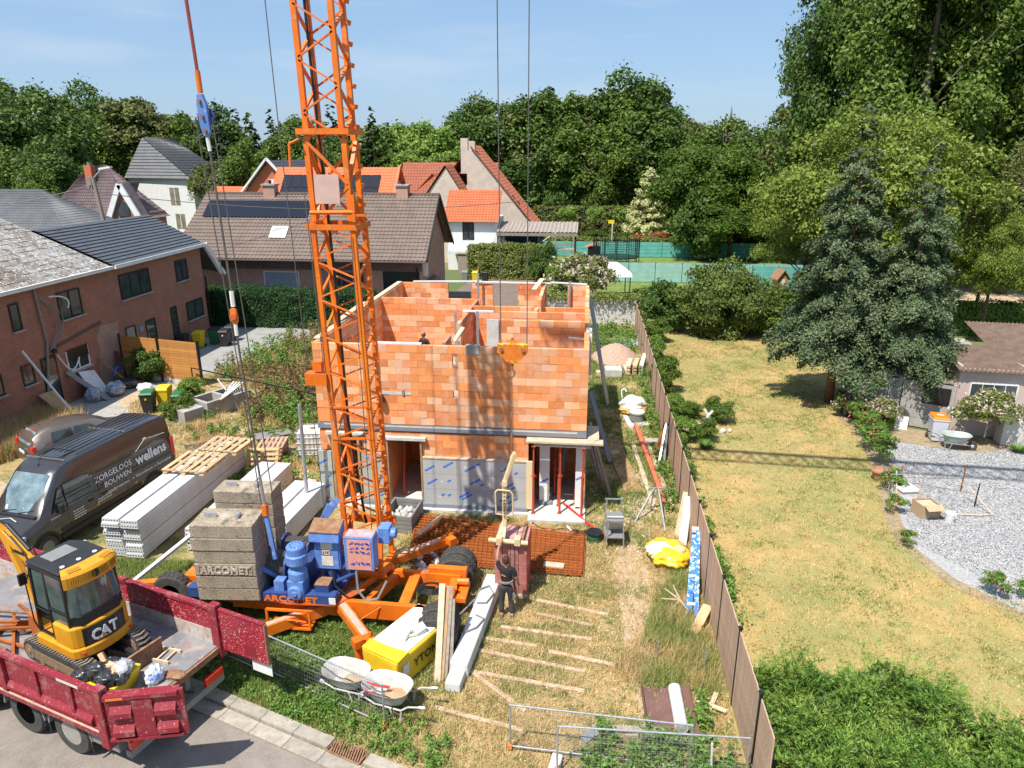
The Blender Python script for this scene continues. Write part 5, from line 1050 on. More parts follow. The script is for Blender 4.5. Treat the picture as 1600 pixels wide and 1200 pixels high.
for r in range(4):
    for i in range(4):
        x0=-5.88+i*.135; z0_=1.98+r*.125-(.0 if r else .2)
        for s in range(3):
            p=(x0+gq.uniform(0,.12),15.18,z0_+gq.uniform(0,.1)); e=(x0+gq.uniform(0,.13),15.18,z0_+gq.uniform(0,.1)); 
            if (Vector(p)-Vector(e)).length>.03: gb.beam(p,e,.008,.028)
O('graffiti',gb,mat('graffiti_blue',(.04,.08,.42),.6),k2)
O('side_motor',B().lathe([(.14,-.28),(.14,.2)],(-5.05,15.9,2.35),12,'x').box(-5.3,15.75,2.1,-5.0,16.1,2.55),Mblue,c,bev=.02)
O('hose',B().path([(-5.75,15.2,1.6),(-5.7,15.1,1.1),(-5.5,15.05,.85),(-5.2,15.1,.9),(-5.0,15.3,1.3)],.03,6),Mgreyp,c); O('hose',B().path([(-6.4,15.25,1.6),(-6.3,15.1,1.2),(-6.0,15.0,1.05),(-5.6,15.2,1.3)],.03,6),Mblk,c)
O('derrick_tie',B().beam((-7.9,16.6,1.1),(-6.6,16.5,2.9),.14,.18),Mblue,c); O('derrick_tie',B().beam((-7.6,16.2,1.1),(-6.85,16.6,2.7),.12,.14),Mblue,c)
for o_ in set(c.children)-GS: o_.location.x+=0.2
# wheeled chassis
def bb_(nm,*a,m=Mor): return O(nm,B().beam(*a),m,c,bev=.008)
bb_('chassis_beam',(-8.9,15.15,.62),(-3.1,14.95,.62),.14,.46); bb_('chassis_beam',(-8.0,16.75,.62),(-3.1,16.5,.62),.14,.40)
bb_('cross_member',(-4.35,15.05,.72),(-4.35,16.5,.72),.28,.10); bb_('cross_member',(-5.4,15.1,.62),(-4.9,16.5,.62),.16,.3); bb_('cross_member',(-3.25,14.9,.66),(-3.25,16.6,.66),.2,.2)
bb_('diagonal_brace',(-5.9,15.2,.75),(-5.0,16.6,.95),.12,.12); bb_('cross_member',(-6.1,15.1,.6),(-6.1,16.7,.6),.3,.35)
O('gusset_plate',B().prism([(-8.2,14.9),(-7.6,15.25),(-5.9,15.2),(-5.65,15.6),(-5.45,15.5),(-6.0,14.75),(-7.2,14.7)],.84,.87,'z'),Mord,c)
O('hydraulic_box',B().box(-7.7,14.5,.25,-6.6,14.9,.3).beam((-7.7,14.5,.28),(-7.7,14.5,.82),.05,.05).beam((-6.6,14.5,.28),(-6.6,14.5,.82),.05,.05).beam((-7.7,14.5,.82),(-6.6,14.5,.82),.05,.06),Mor,c)
O('valve_block',B().lathe([(.07,-.18),(.07,.18)],(-7.1,14.6,.4),8,'x').box(-7.2,14.55,.3,-7.0,14.75,.45),Mrust,c); O('hose',B().path([(-7.6,14.5,.42),(-7.35,14.45,.55),(-7.0,14.45,.58),(-6.7,14.5,.5)],.025,5),Mor,c)
O('axle',B().tube((-3.3,14.2,.55),(-3.3,17.6,.55),.09,10),Mord,c)
for y in(14.35,14.8,17.0,17.45):
    wheel(c,(-3.35,y,.53),.53,.36,.27,rimm=Mord,dish=-1)
bb_('axle_box',(-4.0,16.62,.85),(-2.95,16.6,.85),.2,.24); O('brake_pot',B().lathe([(.1,-.15),(.1,.15)],(-3.0,16.3,.75),10,'x').lathe([(.07,-.2),(.07,.2)],(-3.3,15.9,.8),8,'x').box(-3.1,15.7,.5,-2.85,16.5,.62),Mor,c)
hs=B()
for i in range(4):
    r_=.38-.05*i; hs.path([(-3.75+r_*math.cos(t),15.75+r_*.7*math.sin(t),.85+.02*i) for t in [2*PI*j/14 for j in range(15)]],.022,5)
O('coiled_hose',hs,Mblk,c)
wheel(c,(-10.75,15.45,.5),.52,.34,.27,rimm=Mord,dish=-1)
O('wheel_hub',B().lathe([(.16,15.2),(.10,15.1),(.02,15.08)],(-10.75,0,.5),9,'y'),Mor,c)
bb_('drawbar',(-13.2,15.15,.55),(-10.2,15.95,.62),.2,.14); bb_('drawbar',(-13.2,15.32,.42),(-10.2,16.1,.5),.12,.1,m=Mord); O('drawbar_joint',B().box(-10.6,15.75,.45,-9.7,16.2,.8).beam((-9.9,16,.6),(-9.5,15.4,.5),.2,.25),Mor,c,bev=.02); O('drawbar_eye',B().box(-14.4,14.7,.5,-13.2,15.2,.65),Mord,c)
bb_('chassis_beam',(-10.7,15.5,.6),(-8.7,15.2,.62),.16,.3)
# outriggers
def outr(p,q,foot=True,w_=.26,hh=.24,top=True):
    p=Vector(p);q=Vector(q); a=O('outrigger_arm',B().beam(p,q,w_,hh),Mor,c,bev=.01); u=Vector((0,0,hh/2+.004))
    if top: O('worn_top',B().beam(p.lerp(q,.06)+u,p.lerp(q,.9)+u,w_*.62,.006),mat('worn_steel_top',(.42,.30,.22),.9,(.50,.40,.32),5),a)
    if foot:
        d=(q-p).normalized(); n_=Vector((-d.y,d.x,0)); f=q+d*.1
        O('jack',B().tube((f.x,f.y,.12),(f.x,f.y,q.z+.22),.10,12).lathe([(.15,.0),(.15,.07)],(f.x,f.y,.1),12).tube((f.x,f.y,q.z+.2),(f.x,f.y,q.z+.36),.035,8),Mor,a)
        g_=f+n_*-.26-d*.12; O('jack_motor',B().tube((g_.x,g_.y,.2),(g_.x,g_.y,q.z+.1),.085,10).lathe([(.11,.14),(.11,.22)],(g_.x,g_.y,0),10),Mor,a); O('jack_head',B().obox((g_.x,g_.y,q.z+.12),(.24,.24,.2),(0,0,math.atan2(d.y,d.x))),Mor,a)
    return a
outr((-6.05,15.1,.72),(-4.85,13.75,.62)); outr((-6.4,15.1,.5),(-8.9,13.3,.34),foot=False,w_=.2,hh=.3); outr((-5.4,17.0,.7),(-3.9,18.6,.6),w_=.24)
bb_('thin_stay',(-5.5,14.55,.5),(-4.8,15.0,.8),.03,.03)
O('foot_pad',B().obox((-4.75,13.45,.06),(.62,.5,.08),(0,0,.5)).obox((-5.1,13.35,.02),(.5,.35,.05),(0,0,-.4)),Mconc,c)
# pendant, pulleys and ropes
def rope(nm,pts,r=.018,m=Mcable): return O(nm,B().path(pts,r,6),m,c)
rope('pendant_rod',[(-8.22,15,20.0),(-8.0,15,13.25)],.035,mat('rust_red_rod',(.30,.06,.04),.6)); O('pendant_end',B().tube((-8.0,15,13.3),(-7.99,15,12.88),.055,10),Mor,c)
O('upper_pulley_block',B().prism([(-8.06,12.86),(-7.95,12.86),(-7.88,12.65),(-7.86,12.15),(-7.91,12.03),(-8.02,12.03),(-8.06,12.2),(-8.09,12.65)],14.95,15.05,'y'),Mblue,c,bev=.01)
O('upper_pulley_wheel',B().lathe([(.18,15.06),(.15,15.09),(.18,15.12)],(-7.975,0,12.42),18,'y'),Mblued,c)
for px_,pz_ in((-8.0,12.72),(-7.975,12.42),(-7.95,12.14)): O('pulley_bolt',B().lathe([(.035,14.9),(.035,14.949)],(px_,0,pz_),10,'y'),Mrust,c)
rope('pendant_socket',[(-7.96,15,12.02),(-7.94,15,11.74)],.04,Mpvc); rope('pendant_cable',[(-7.94,15,11.74),(-7.85,15,8.77)],.024); rope('pendant_socket',[(-7.85,15,8.77),(-7.85,15,8.42)],.05,Mpvc)
O('lower_pulley_block',B().prism([(-7.93,8.36),(-7.86,8.40),(-7.79,8.36),(-7.77,8.12),(-7.81,8.02),(-7.89,8.02),(-7.94,8.12)],14.96,15.04,'y'),Mor,c,bev=.01); O('lower_pulley_wheel',B().lathe([(.08,14.92),(.08,14.955)],(-7.855,0,8.2),14,'y'),Mord,c)
rope('pendant_socket',[(-7.85,15,8.02),(-7.85,15,7.75)],.042,Mpvc); rope('pendant_cable',[(-7.85,15,7.75),(-7.76,15.1,4.2)],.024); O('anchor_rod',B().tube((-7.76,15.1,4.2),(-7.75,15.15,3.4),.04,8),Msteel,c); O('anchor_yoke',B().box(-7.81,15.08,3.1,-7.69,15.24,3.4),Mor,c,bev=.01); O('anchor_link',B().beam((-7.75,15.16,3.1),(-7.6,15.1,1.9),.10,.08),Mblue,c)
for dx,x1 in((-.19,-7.95),(.17,-7.62)): rope('hoist_rope',[(-7.975+dx,15,12.4),(x1,15.15,6.2),(x1+.1,15.3,1.9)],.013)
rope('hoist_rope',[(-7.55,17.4,22),(-7.45,17.5,12),(-7.3,17.6,5),(-7.1,17.3,2.2)],.012); rope('hoist_rope',[(CX(9)-.60,Y0-.1,10.8),(CX(5)-.58,Y0-.1,6.4)],.011); rope('hoist_rope',[(CX(6)-.53,Y0-.1,6.2),(CX(2)-.1,Y0-.2,2.6)],.011); rope('hoist_rope',[(CX(12)+.50,Y0-.1,9.9),(-5.35,Y0-.3,2.2)],.011)
# hook block with chain
for x0 in(-2.13,-1.41): rope('hook_rope',[(x0-.04 if x0<-2 else x0,17.3,24.0),(x0+.06 if x0<-2 else x0+.0,17.3,7.05)],.014)
Mhk=mat('hook_orange_yellow',(.72,.20,.02),.6,(.62,.14,.02),4,extra=layers((3.2,.53,.56,(.86,.50,.02),5),(9,.6,.68,(.35,.13,.04),6)))
O('hook_block',B().prism([(-2.16,7.12),(-1.39,7.12),(-1.39,6.9),(-1.62,6.66),(-1.78,6.6),(-1.94,6.66),(-2.16,6.9)],17.24,17.36,'y'),Mhk,c,bev=.01); O('hook_block_ear',B().beam((-1.85,17.3,7.12),(-1.78,17.3,7.27),.05,.04).beam((-1.71,17.3,7.12),(-1.78,17.3,7.27),.05,.04),Mhk,c)
for x_ in(-2.05,-1.5): O('pulley_pin',B().lathe([(.05,17.2),(.05,17.24)],(x_,0,6.98),10,'y'),Mrustd,c)
O('hook',B().path([(-1.78,17.3,6.6),(-1.78,17.3,6.45),(-1.72,17.3,6.38),(-1.74,17.3,6.26),(-1.83,17.3,6.27),(-1.85,17.3,6.34)],.032,7),Mrustd,c)
ch=B()
for i in range(34):
    z_=6.28-i*.066; ch.lathe([(.03,-.008),(.045,0),(.03,.008)],(0,0,0),8,'y') if 0 else ch.beam((-1.8,17.3,z_),(-1.8,17.3,z_-.05),.05 if i%2 else .02,.02 if i%2 else .05)
stuffpart(O('chain',ch,Mrustd,c))
# boom overhead (its shadow falls on the house and lawn)
def lattice(nm,p,q,w_,n):
    p=Vector(p);q=Vector(q);d=(q-p).normalized();s=d.cross(Vector((0,0,1))).normalized()*w_/2;u=Vector((0,0,w_*.8)); b=B()
    A=[p-s,p+s,p+u];Bq=[q-s,q+s,q+u]
    for i in range(3): b.beam(A[i],Bq[i],.10,.10)
    for i in range(n):
        t0=i/n;t1=(i+.5)/n;t2=(i+1)/n; f=lambda k,t:A[k].lerp(Bq[k],t)
        for a,e in((0,1),(1,2),(2,0)): b.beam(f(a,t0),f(e,t1),.06,.06); b.beam(f(e,t1),f(a,t2),.06,.06)
    return stuffpart(O(nm,b,Mor,c))
lattice('jib',(-6.35,17.5,22.0),(18,15.3,23.2),1.1,24); 
rebase(c,(-6.6,16.3,0))
# ballast stacks: each block a thing of its own
def ballast(cx,cy,z0,n,w_,d_,hh,rz,where,label_row=None):
    for i in range(n):
        pos=['lowest','second lowest','third from below','fourth from below','fifth from below','topmost'][i] if i<n-1 else 'topmost'
        b=B().box(-w_/2,-d_/2,.004,w_/2,d_/2,hh-.006); o=T('ballast_block',f'{pos} grey concrete ballast block of the {where} stack on crane base','ballast block',(cx+bq.uniform(-.012,.012),cy+bq.uniform(-.012,.012),z0+i*hh),rz,'concrete ballast blocks')
        O('block',b,Mball,o,bev=.018)
        if i==n-1:
            for dx in(-.42,.28): O('lifting_lug',B().obox((dx,.0,hh+.05),(.07 if dx>0 else .3,.2 if dx>0 else .05,.1)),Msteel,o)
        if i==label_row:
            O('raised_frame',B().box(-w_/2+.1,-d_/2-.014,.05,w_/2-.1,-d_/2-.001,.075).box(-w_/2+.1,-d_/2-.014,hh-.075,w_/2-.1,-d_/2-.001,hh-.05).box(-w_/2+.1,-d_/2-.014,.075,-w_/2+.125,-d_/2-.001,hh-.075).box(w_/2-.125,-d_/2-.014,.075,w_/2-.1,-d_/2-.001,hh-.075),Mball,o)
            text('ARCOMET',.30,mat('raised_letter_tan',(.58,.50,.40),.9,(.46,.38,.29),9),(-w_/2+.16,-d_/2-.012,.085),(1,0,0),(0,0,1),o,name='raised_letters',ext=.014,bold=.008,sx=.92*(w_-.32)/1.28)
ballast(-8.72,15.06,.92,6,1.56,.92,.355,.075,'front',2); ballast(-8.98,16.72,.95,6,1.6,.72,.355,.04,'rear')
# ---------------------------------------------------------------- delivery of red blocks, lifting fork, worker
p=T('wrapped_pallet','tall stack of red blocks in pinkish film with a green strap, under the lifting fork','pallet',(-1.76,17.28,0),-.03)
O('pallet_base',B().box(-.45,-.5,.0,.45,-.4,.1).box(-.45,-.05,.0,.45,.05,.1).box(-.45,.4,.0,.45,.5,.1).box(-.45,-.5,.1,.45,.5,.13),Mwoodp,p)
rb=mesh_of('block',B().box(-.105,-.495,-.152,.105,.495,.152),[Mredpack]); 
for k in range(5):
    for i in range(4): link('block',rb,p,(-.333+i*.222+bq.uniform(-.004,.004),bq.uniform(-.006,.006),.29+k*.31))
O('film_side',B().box(.447,-.5,.14,.453,.5,1.68),Mredside,p); O('film_top',B().box(-.44,-.49,1.682,.44,.49,1.69),mat('pink_film_top',(.58,.36,.36),.4,(.46,.20,.21),4,bump=.4,bscale=8),p)
O('strap',B().box(.1,-.505,.13,.125,-.498,1.69).box(.1,-.5,1.69,.125,.5,1.695),mat('strap_green',(.02,.08,.07),.5),p)
fk=T('lifting_fork','cream lifting fork with a hand hoop hanging from the crane hook','lifting fork')
O('hanger',B().path([(-1.72,17.3,4.15),(-1.80,17.3,4.0),(-1.80,17.3,3.85)],.05,6).beam((-1.72,17.3,4.12),(-1.98,17.2,3.3),.12,.1),Mfork,fk,bev=.01)
O('mast',B().beam((-1.98,17.2,3.35),(-1.97,17.1,1.85),.11,.12).lathe([(.08,17.08),(.08,17.28)],(-1.97,0,3.3),10,'y'),Mfork,fk)
b=B()
for i in range(8): b.lathe([(.02,17.03),(.02,17.045)],(-1.97,0,2.35+i*.1),8,'y')
O('adjusting_hole',b,Mblk,fk)
O('hand_hoop',B().path([(-2.0,17.15,2.35),(-2.2,17.1,2.4),(-2.22,17.1,3.05),(-2.15,17.1,3.12),(-1.82,17.1,3.1),(-1.75,17.1,3.0),(-1.74,17.1,2.4),(-1.95,17.1,2.34)],.022,6),Mfork,fk)
text('BOSCARO',.075,Mblk,(-2.0,17.03,2.85),(0,0,-1),(1,0,0),fk,ext=.001,bold=.002)
O('cross_bar',B().tube((-2.36,16.74,1.80),(-1.30,16.70,1.78),.065,10).box(-2.15,16.62,1.72,-2.0,16.85,1.92).box(-1.66,16.62,1.72,-1.5,16.85,1.92),Mfork,fk,bev=.005)
O('spreader',B().beam((-1.97,17.15,2.0),(-1.97,16.75,1.85),.1,.12).beam((-2.1,16.85,1.8),(-1.98,17.3,2.15),.08,.12),Mfork,fk)
for x_ in(-2.08,-1.48): O('fork_arm',B().beam((x_,16.8,1.78),(x_+.05,17.85,1.76),.09,.09),Mrustd if x_>-2 else Mfork,fk)
rebase(fk,(-1.9,17,1.7))
# ---------------------------------------------------------------- people
def skin(nm,V,E,Rr,m,par,lv=2,root=0):
    me=bpy.data.meshes.new(nm); me.from_pydata(V,E,[]); o=link(nm,me,par); me.materials.append(m)
    md=o.modifiers.new('skin','SKIN'); md.use_smooth_shade=True
    sk=me.skin_vertices[0].data if me.skin_vertices else None
    if sk is None:
        bpy.context.view_layer.objects.active=o; bm=bmesh.new(); bm.from_mesh(me); bm.verts.layers.skin.verify(); bm.to_mesh(me); bm.free(); sk=me.skin_vertices[0].data
    for i,r_ in enumerate(Rr): sk[i].radius=r_ if hasattr(r_,'__len__') else (r_,r_)
    sk[root].use_root=True; s=o.modifiers.new('sub','SUBSURF'); s.levels=lv; s.render_levels=lv; return o
def head(par,c,face,hairm,bald=False):
    # face: direction the face looks to (unit xy); skull, nose, ears, eyes, mouth, hair
    g_=T('x','','') if 0 else None
    a=math.atan2(face[1],face[0]); M=Matrix.Translation(c)@Matrix.Rotation(a,4,'Z')
    b=B().lathe([(.02,-.125),(.055,-.115),(.068,-.08),(.075,-.03),(.080,.02),(.078,.06),(.062,.098),(.035,.12),(.002,.127)],(0,0,0),16,'z',sx=1.15,sy=.92)
    b.loft([[(.085,-.012,-.03),(.085,.012,-.03),(.085,.012,-.025),(.085,-.012,-.025)],[(.112,-.013,-.035),(.112,.013,-.035),(.104,.010,-.012),(.104,-.010,-.012)],[(.082,-.006,.02),(.082,.006,.02),(.086,.005,.025),(.086,-.005,.025)]])
    for s in(-1,1): b.obox((.0,s*.078,-.01),(.03,.014,.055),(0,.1,s*.3))
    b.xf(M); ho=O('head',b,Mskin,par,smooth=True)
    e=B()
    for s in(-1,1): e.obox((.083,s*.032,.012),(.012,.022,.010))
    e.obox((.084,0,-.062),(.010,.045,.008)); O('eyes_and_mouth',e.xf(M),mat('eye_dark',(.04,.015,.012),.5),ho)
    if not bald: hb_=B().lathe([(.082,-.055),(.09,-.02),(.092,.03),(.086,.07),(.068,.108),(.035,.130),(.002,.137)],(-.014,0,0),16,'z',sx=1.12,sy=.95)
    else: hb_=B().lathe([(.080,-.06),(.088,-.02),(.087,.02),(.080,.045)],(-.012,0,0),16,'z',sx=1.1,sy=.95)
    O('hair',hb_.xf(M),hairm,ho,smooth=True); return ho
def hand(par,w_,d,thumb,grip=.5):
    # palm and five fingers from wrist w_ along direction d, fingers curling
    w_=Vector(w_);d=Vector(d).normalized(); t=Vector(thumb).normalized(); s=d.cross(t).normalized(); V=[w_,w_+d*.05,w_+d*.085];E=[(0,1),(1,2)];Rr=[(.026,.02),(.036,.018),(.034,.015)]
    for i,(o_,L) in enumerate([(-.030,.062),(-.010,.072),(.011,.068),(.031,.052)]):
        k=len(V); base=w_+d*.08+t*(-o_); f1=base+d*L*.5+s*L*.22*grip; f2=base+d*L*.75+s*L*.65*grip; f3=base+d*L*.72+s*L*1.0*grip
        V+= [base,f1,f2,f3]; E+=[(2,k),(k,k+1),(k+1,k+2),(k+2,k+3)]; Rr+=[.0105,.0095,.009,.008]
    k=len(V); V+=[w_+d*.03+t*.034,w_+d*.065+t*.058+s*.015,w_+d*.09+t*.055+s*.035]; E+=[(1,k),(k,k+1),(k+1,k+2)]; Rr+=[.013,.011,.009]
    return skin('hand',[tuple(v) for v in V],E,Rr,Mskin,par,1,1)
wk=T('person','worker in black T-shirt and dark trousers, back turned, arm raised to lifting fork','person',(-1.80,15.98,0),.12)
# local frame: facing +y, picture left is -x
V=[(0,0,.93),(0,.01,1.08),(0,.03,1.24),(0,.03,1.38),(0,.03,1.455),(-.17,.03,1.42),(.17,.03,1.41)]
skin('shirt',[(0,0,.96),(0,.005,1.1),(0,.02,1.25),(0,.03,1.38),(-.13,.03,1.41),(.13,.03,1.395),(-.20,.07,1.46),(-.225,.12,1.60),(.205,.02,1.35),(.245,.01,1.19)],[(0,1),(1,2),(2,3),(3,4),(3,5),(4,6),(6,7),(5,8),(8,9)],[(.165,.115),(.155,.105),(.165,.11),(.14,.10),(.085,.08),(.085,.08),(.075,.07),(.062,.06),(.068,.068),(.062,.062)],Mshirt,wk)
skin('body',[(0,.03,1.40),(0,.035,1.47),(0,.04,1.54)],[(0,1),(1,2)],[.06,.052,.05],Mskin,wk,2)
skin('raised_arm',[(-.222,.12,1.58),(-.235,.17,1.72),(-.20,.36,1.82),(-.14,.60,1.86)],[(0,1),(1,2),(2,3)],[.047,.042,.036,.026],Mskin,wk,2)
skin('lowered_arm',[(.243,.01,1.2),(.265,.03,1.11),(.30,.16,.95),(.32,.20,.88)],[(0,1),(1,2),(2,3)],[.047,.042,.034,.025],Mskin,wk,2)
hand(wk,(-.14,.59,1.86),(.15,.9,.1),(1,0,.2)); hand(wk,(.32,.20,.88),(.1,.25,-.95),(-.6,.7,0),.3)
head(wk,Vector((0,.05,1.645)),(.25,.97),Mhair)
skin('trousers',[(0,0,.90),(0,0,1.0),(-.10,.0,.84),(-.125,.03,.48),(-.13,-.01,.10),(.10,0,.84),(.125,.04,.48),(.14,-.06,.10)],[(1,0),(0,2),(2,3),(3,4),(0,5),(5,6),(6,7)],[(.15,.11),(.155,.11),(.105,.11),(.078,.085),(.068,.075),(.105,.11),(.078,.085),(.068,.075)],Mjean,wk)
O('waist_band',B().lathe([(.172,1.035),(.175,1.085)],(0,.0,0),20,'z',sy=.72),mat('grey_band',(.30,.24,.19),.8),wk); O('knee_pocket',B().obox((.185,-.02,.62),(.05,.12,.2)),mat('worn_denim',(.17,.16,.15),.9),wk)
for s,y in((-.13,0),(.14,-.05)): O('boot',B().loft([[(s-.045,y-.1,.0),(s+.045,y-.1,.0),(s+.045,y-.1,.1),(s-.045,y-.1,.1)],[(s-.05,y,.0),(s+.05,y,.0),(s+.045,y,.14),(s-.045,y,.14)],[(s-.05,y+.12,.0),(s+.05,y+.12,.0),(s+.04,y+.12,.075),(s-.04,y+.12,.075)],[(s-.035,y+.19,.0),(s+.035,y+.19,.0),(s+.03,y+.18,.04),(s-.03,y+.18,.04)]]),Mboot,wk,bev=.012)
O('shirt_print',B().beam((-.13,-.10,1.32),(-.02,-.098,1.25),.006,.03),mat('orange_print',(.75,.25,.03),.6),wk)
m2=T('person','balding man in dark shirt standing inside the roofless house, seen above the front wall','person',(-6.45,27.6,3.05),2.6)
skin('shirt',[(0,0,.96),(0,.005,1.1),(0,.02,1.25),(0,.02,1.38),(-.14,.01,1.40),(.14,.01,1.40),(-.22,.0,1.33),(-.255,.02,1.14),(-.24,.12,.95),(.22,0,1.33),(.255,.02,1.14),(.22,.14,.98)],[(0,1),(1,2),(2,3),(3,4),(3,5),(4,6),(6,7),(7,8),(5,9),(9,10),(10,11)],[(.17,.12),(.165,.12),(.17,.12),(.14,.10),(.085,.08),(.085,.08),(.075,.07),(.058,.055),(.045,.045),(.075,.07),(.058,.055),(.045,.045)],Mshirt,m2)
skin('body',[(0,.02,1.40),(0,.03,1.47),(0,.035,1.54)],[(0,1),(1,2)],[.06,.055,.052],Mskin,m2); head(m2,Vector((0,.05,1.645)),(.3,.95),Mhair,True)
skin('trousers',[(0,0,.90),(0,0,1.0),(-.10,.0,.84),(-.11,.02,.48),(-.11,0,.06),(.10,0,.84),(.11,.02,.48),(.11,0,.06)],[(1,0),(0,2),(2,3),(3,4),(0,5),(5,6),(6,7)],[(.15,.11),(.155,.11),(.105,.11),(.078,.085),(.068,.075),(.105,.11),(.078,.085),(.068,.075)],Mjean,m2)
hand(m2,(-.24,.12,.95),(.1,.3,-.9),(.8,.5,0),.3); hand(m2,(.22,.14,.98),(-.1,.3,-.9),(-.8,.5,0),.3)
for s in(-.11,.11): O('boot',B().box(s-.045,-.09,.0,s+.045,.17,.09),Mboot,m2,bev=.015)
# ---------------------------------------------------------------- tipper truck (local x runs towards its cab, y to the far side)
tr=T('tipper_truck','dark red tipper truck with its scraped bed doors swung open, parked on the road','truck',(-8.22,11.25,0),R(180-17.5))
# local: x forward (to cab), rotated so +y is the viewer's side
W2=1.28; LB=8.5; FZ=1.32; TZ=2.2
O('bed_floor',B().box(0,-W2,FZ-.14,LB,W2,FZ),Mfloor,tr); O('floor_edge',B().box(-.06,-W2,FZ-.16,-.002,W2+.15,FZ-.02),Mrustd,tr)
# far wall (inner face shows), near wall with pressed ribs
O('side_wall',B().box(.12,-W2-.07,FZ-.05,LB,-W2-.005,TZ),Mredw,tr); O('top_rail',B().box(.12,-W2-.10,TZ,LB,-W2+.03,TZ+.07),Mred,tr)
O('scraped_strip',B().box(.14,-W2-.004,FZ,LB,-W2+.012,FZ+.36),mat('bare_scraped_paint',(.55,.51,.46),.8,(.42,.34,.30),3,extra=layers((8,.55,.66,(.36,.10,.09),7))),tr)
GS=set(tr.children)
O('side_wall',B().box(.12,W2+.0,FZ-.05,LB,W2+.05,TZ),Mred,tr); O('top_rail',B().box(.12,W2-.03,TZ,LB,W2+.10,TZ+.07),Mred,tr); O('bottom_rail',B().box(0,W2+.05,FZ-.12,LB,W2+.1,FZ+.06),Mred,tr); O('worn_edge',B().box(.1,W2+.1,FZ+.0,LB,W2+.106,FZ+.05),Mwoodp,tr)
for i,x in enumerate([.75,1.75,2.75,3.7,4.7,5.7,6.7]):
    O('rib_post' if i in(2,5) else 'rib',B().box(x,W2+.051,FZ+.06,x+(.14 if i in(2,5) else .09),W2+(.13 if i in(2,5) else .10),TZ-.002),Mred,tr,bev=.01)
O('pressed_ledge',B().prism([(W2+.051,FZ+.10),(W2+.12,FZ+.14),(W2+.12,FZ+.2),(W2+.051,FZ+.3)],.3,LB,'x'),Mred,tr)
O('grey_sticker',B().box(.5,W2+.101,TZ+.0,1.1,W2+.104,TZ+.06),Mconcl,tr)
for y in(-W2-.04,W2+.04): O('corner_post',B().box(-.10,y-.09,FZ-.3,.12,y+.09,TZ+.16),Mred,tr,bev=.012); O('corner_channel',B().box(-.115,y-.03,FZ-.1,-.101,y+.03,TZ+.1),Mblk,tr)
for o_ in set(tr.children)-GS:
    if sum(v.co.y for v in o_.data.vertices)>0: o_.location.y+=.15
O('bed_floor_side',B().box(0,W2,FZ-.14,LB,W2+.15,FZ-.001),Mfloor,tr)
O('front_board',B().box(LB,-W2-.05,FZ,LB+.08,W2+.05,TZ+.5),Mred,tr)
# doors: hinged on the corner posts
def door(hx_,hy,ang,L,inner):
    d=O('rear_door',B().box(0,-.035,FZ-.08,L,.035,TZ+.05),Mredw if inner else Mred,tr,loc=(hx_,hy,0),rot=(0,0,ang)); return d
d1=door(-.12,-W2-.04,PI-.02,1.28,True)   # far door, inside face to the viewer
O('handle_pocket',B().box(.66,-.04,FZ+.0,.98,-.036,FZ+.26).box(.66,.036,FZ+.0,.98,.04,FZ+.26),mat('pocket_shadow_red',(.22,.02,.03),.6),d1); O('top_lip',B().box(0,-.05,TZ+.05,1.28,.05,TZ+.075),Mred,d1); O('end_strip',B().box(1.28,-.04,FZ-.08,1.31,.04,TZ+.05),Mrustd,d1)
O('route_map_sign',B().box(.75,.037,FZ-.42,1.3,.05,FZ-.09),Mpvc,tr,loc=(-.12,-W2-.04,0),rot=(0,0,PI-.02))
d2=door(-.12,W2+.20,PI+R(31),1.38,False)
for s,o_ in((1,1),(-1,-1)):
    for z0_ in(FZ+.0,FZ+.42):
        for x0_,x1_ in((.08,.46),(.86,1.24)): O('pressed_panel',B().prism([(.036*s,z0_),(.12*s,z0_+.03),(.12*s,z0_+.14),(.036*s,z0_+.26)],x0_,x1_,'x'),Mred,d2)
    O('centre_plate',B().box(.48,min(.037*s,.085*s),FZ-.02,.84,max(.037*s,.085*s),TZ-.06),Mred,d2,bev=.008); O('frame_lip',B().box(0,min(.036*s,.1*s),TZ-.03,1.3,max(.036*s,.1*s),TZ+.05),Mred,d2); O('frame_lip',B().box(0,min(.036*s,.1*s),FZ-.08,1.3,max(.036*s,.1*s),FZ-.03),Mred,d2)
    O('reflector',B().box(.06,min(.101*s,.104*s),TZ-.02,.36,max(.101*s,.104*s),TZ+.03),Morl,d2)
# chassis and wheels
O('chassis_rail',B().box(.1,-.5,.75,LB,-.38,1.05).box(.1,.38,.75,LB,.5,1.05),Mgreyp,tr)
O('rear_underrun',B().box(-.12,-1.2,.5,.02,1.2,.66),Mgreyp,tr); O('lamp_cluster',B().box(-.14,.7,.68,-.06,1.18,.86),Mtail,tr); O('lamp_cluster',B().box(-.14,-1.18,.68,-.06,-.7,.86),Mtail,tr); O('number_plate',B().box(-.14,.35,.68,-.1,.66,.8),Mpvc,tr); O('warning_board',B().box(-.13,.72,.9,-.08,1.2,1.02),Morl,tr)
O('toolbox',B().box(.15,.75,.55,.95,1.24,1.05).box(.2,.8,1.05,.9,1.22,1.09),Mgreyp,tr,bev=.03); 
b=B(); 
for i in range(7): b.box(.22+i*.1,.85,1.09,.27+i*.1,1.2,1.105)
O('toolbox_slots',b,Mblk,tr)
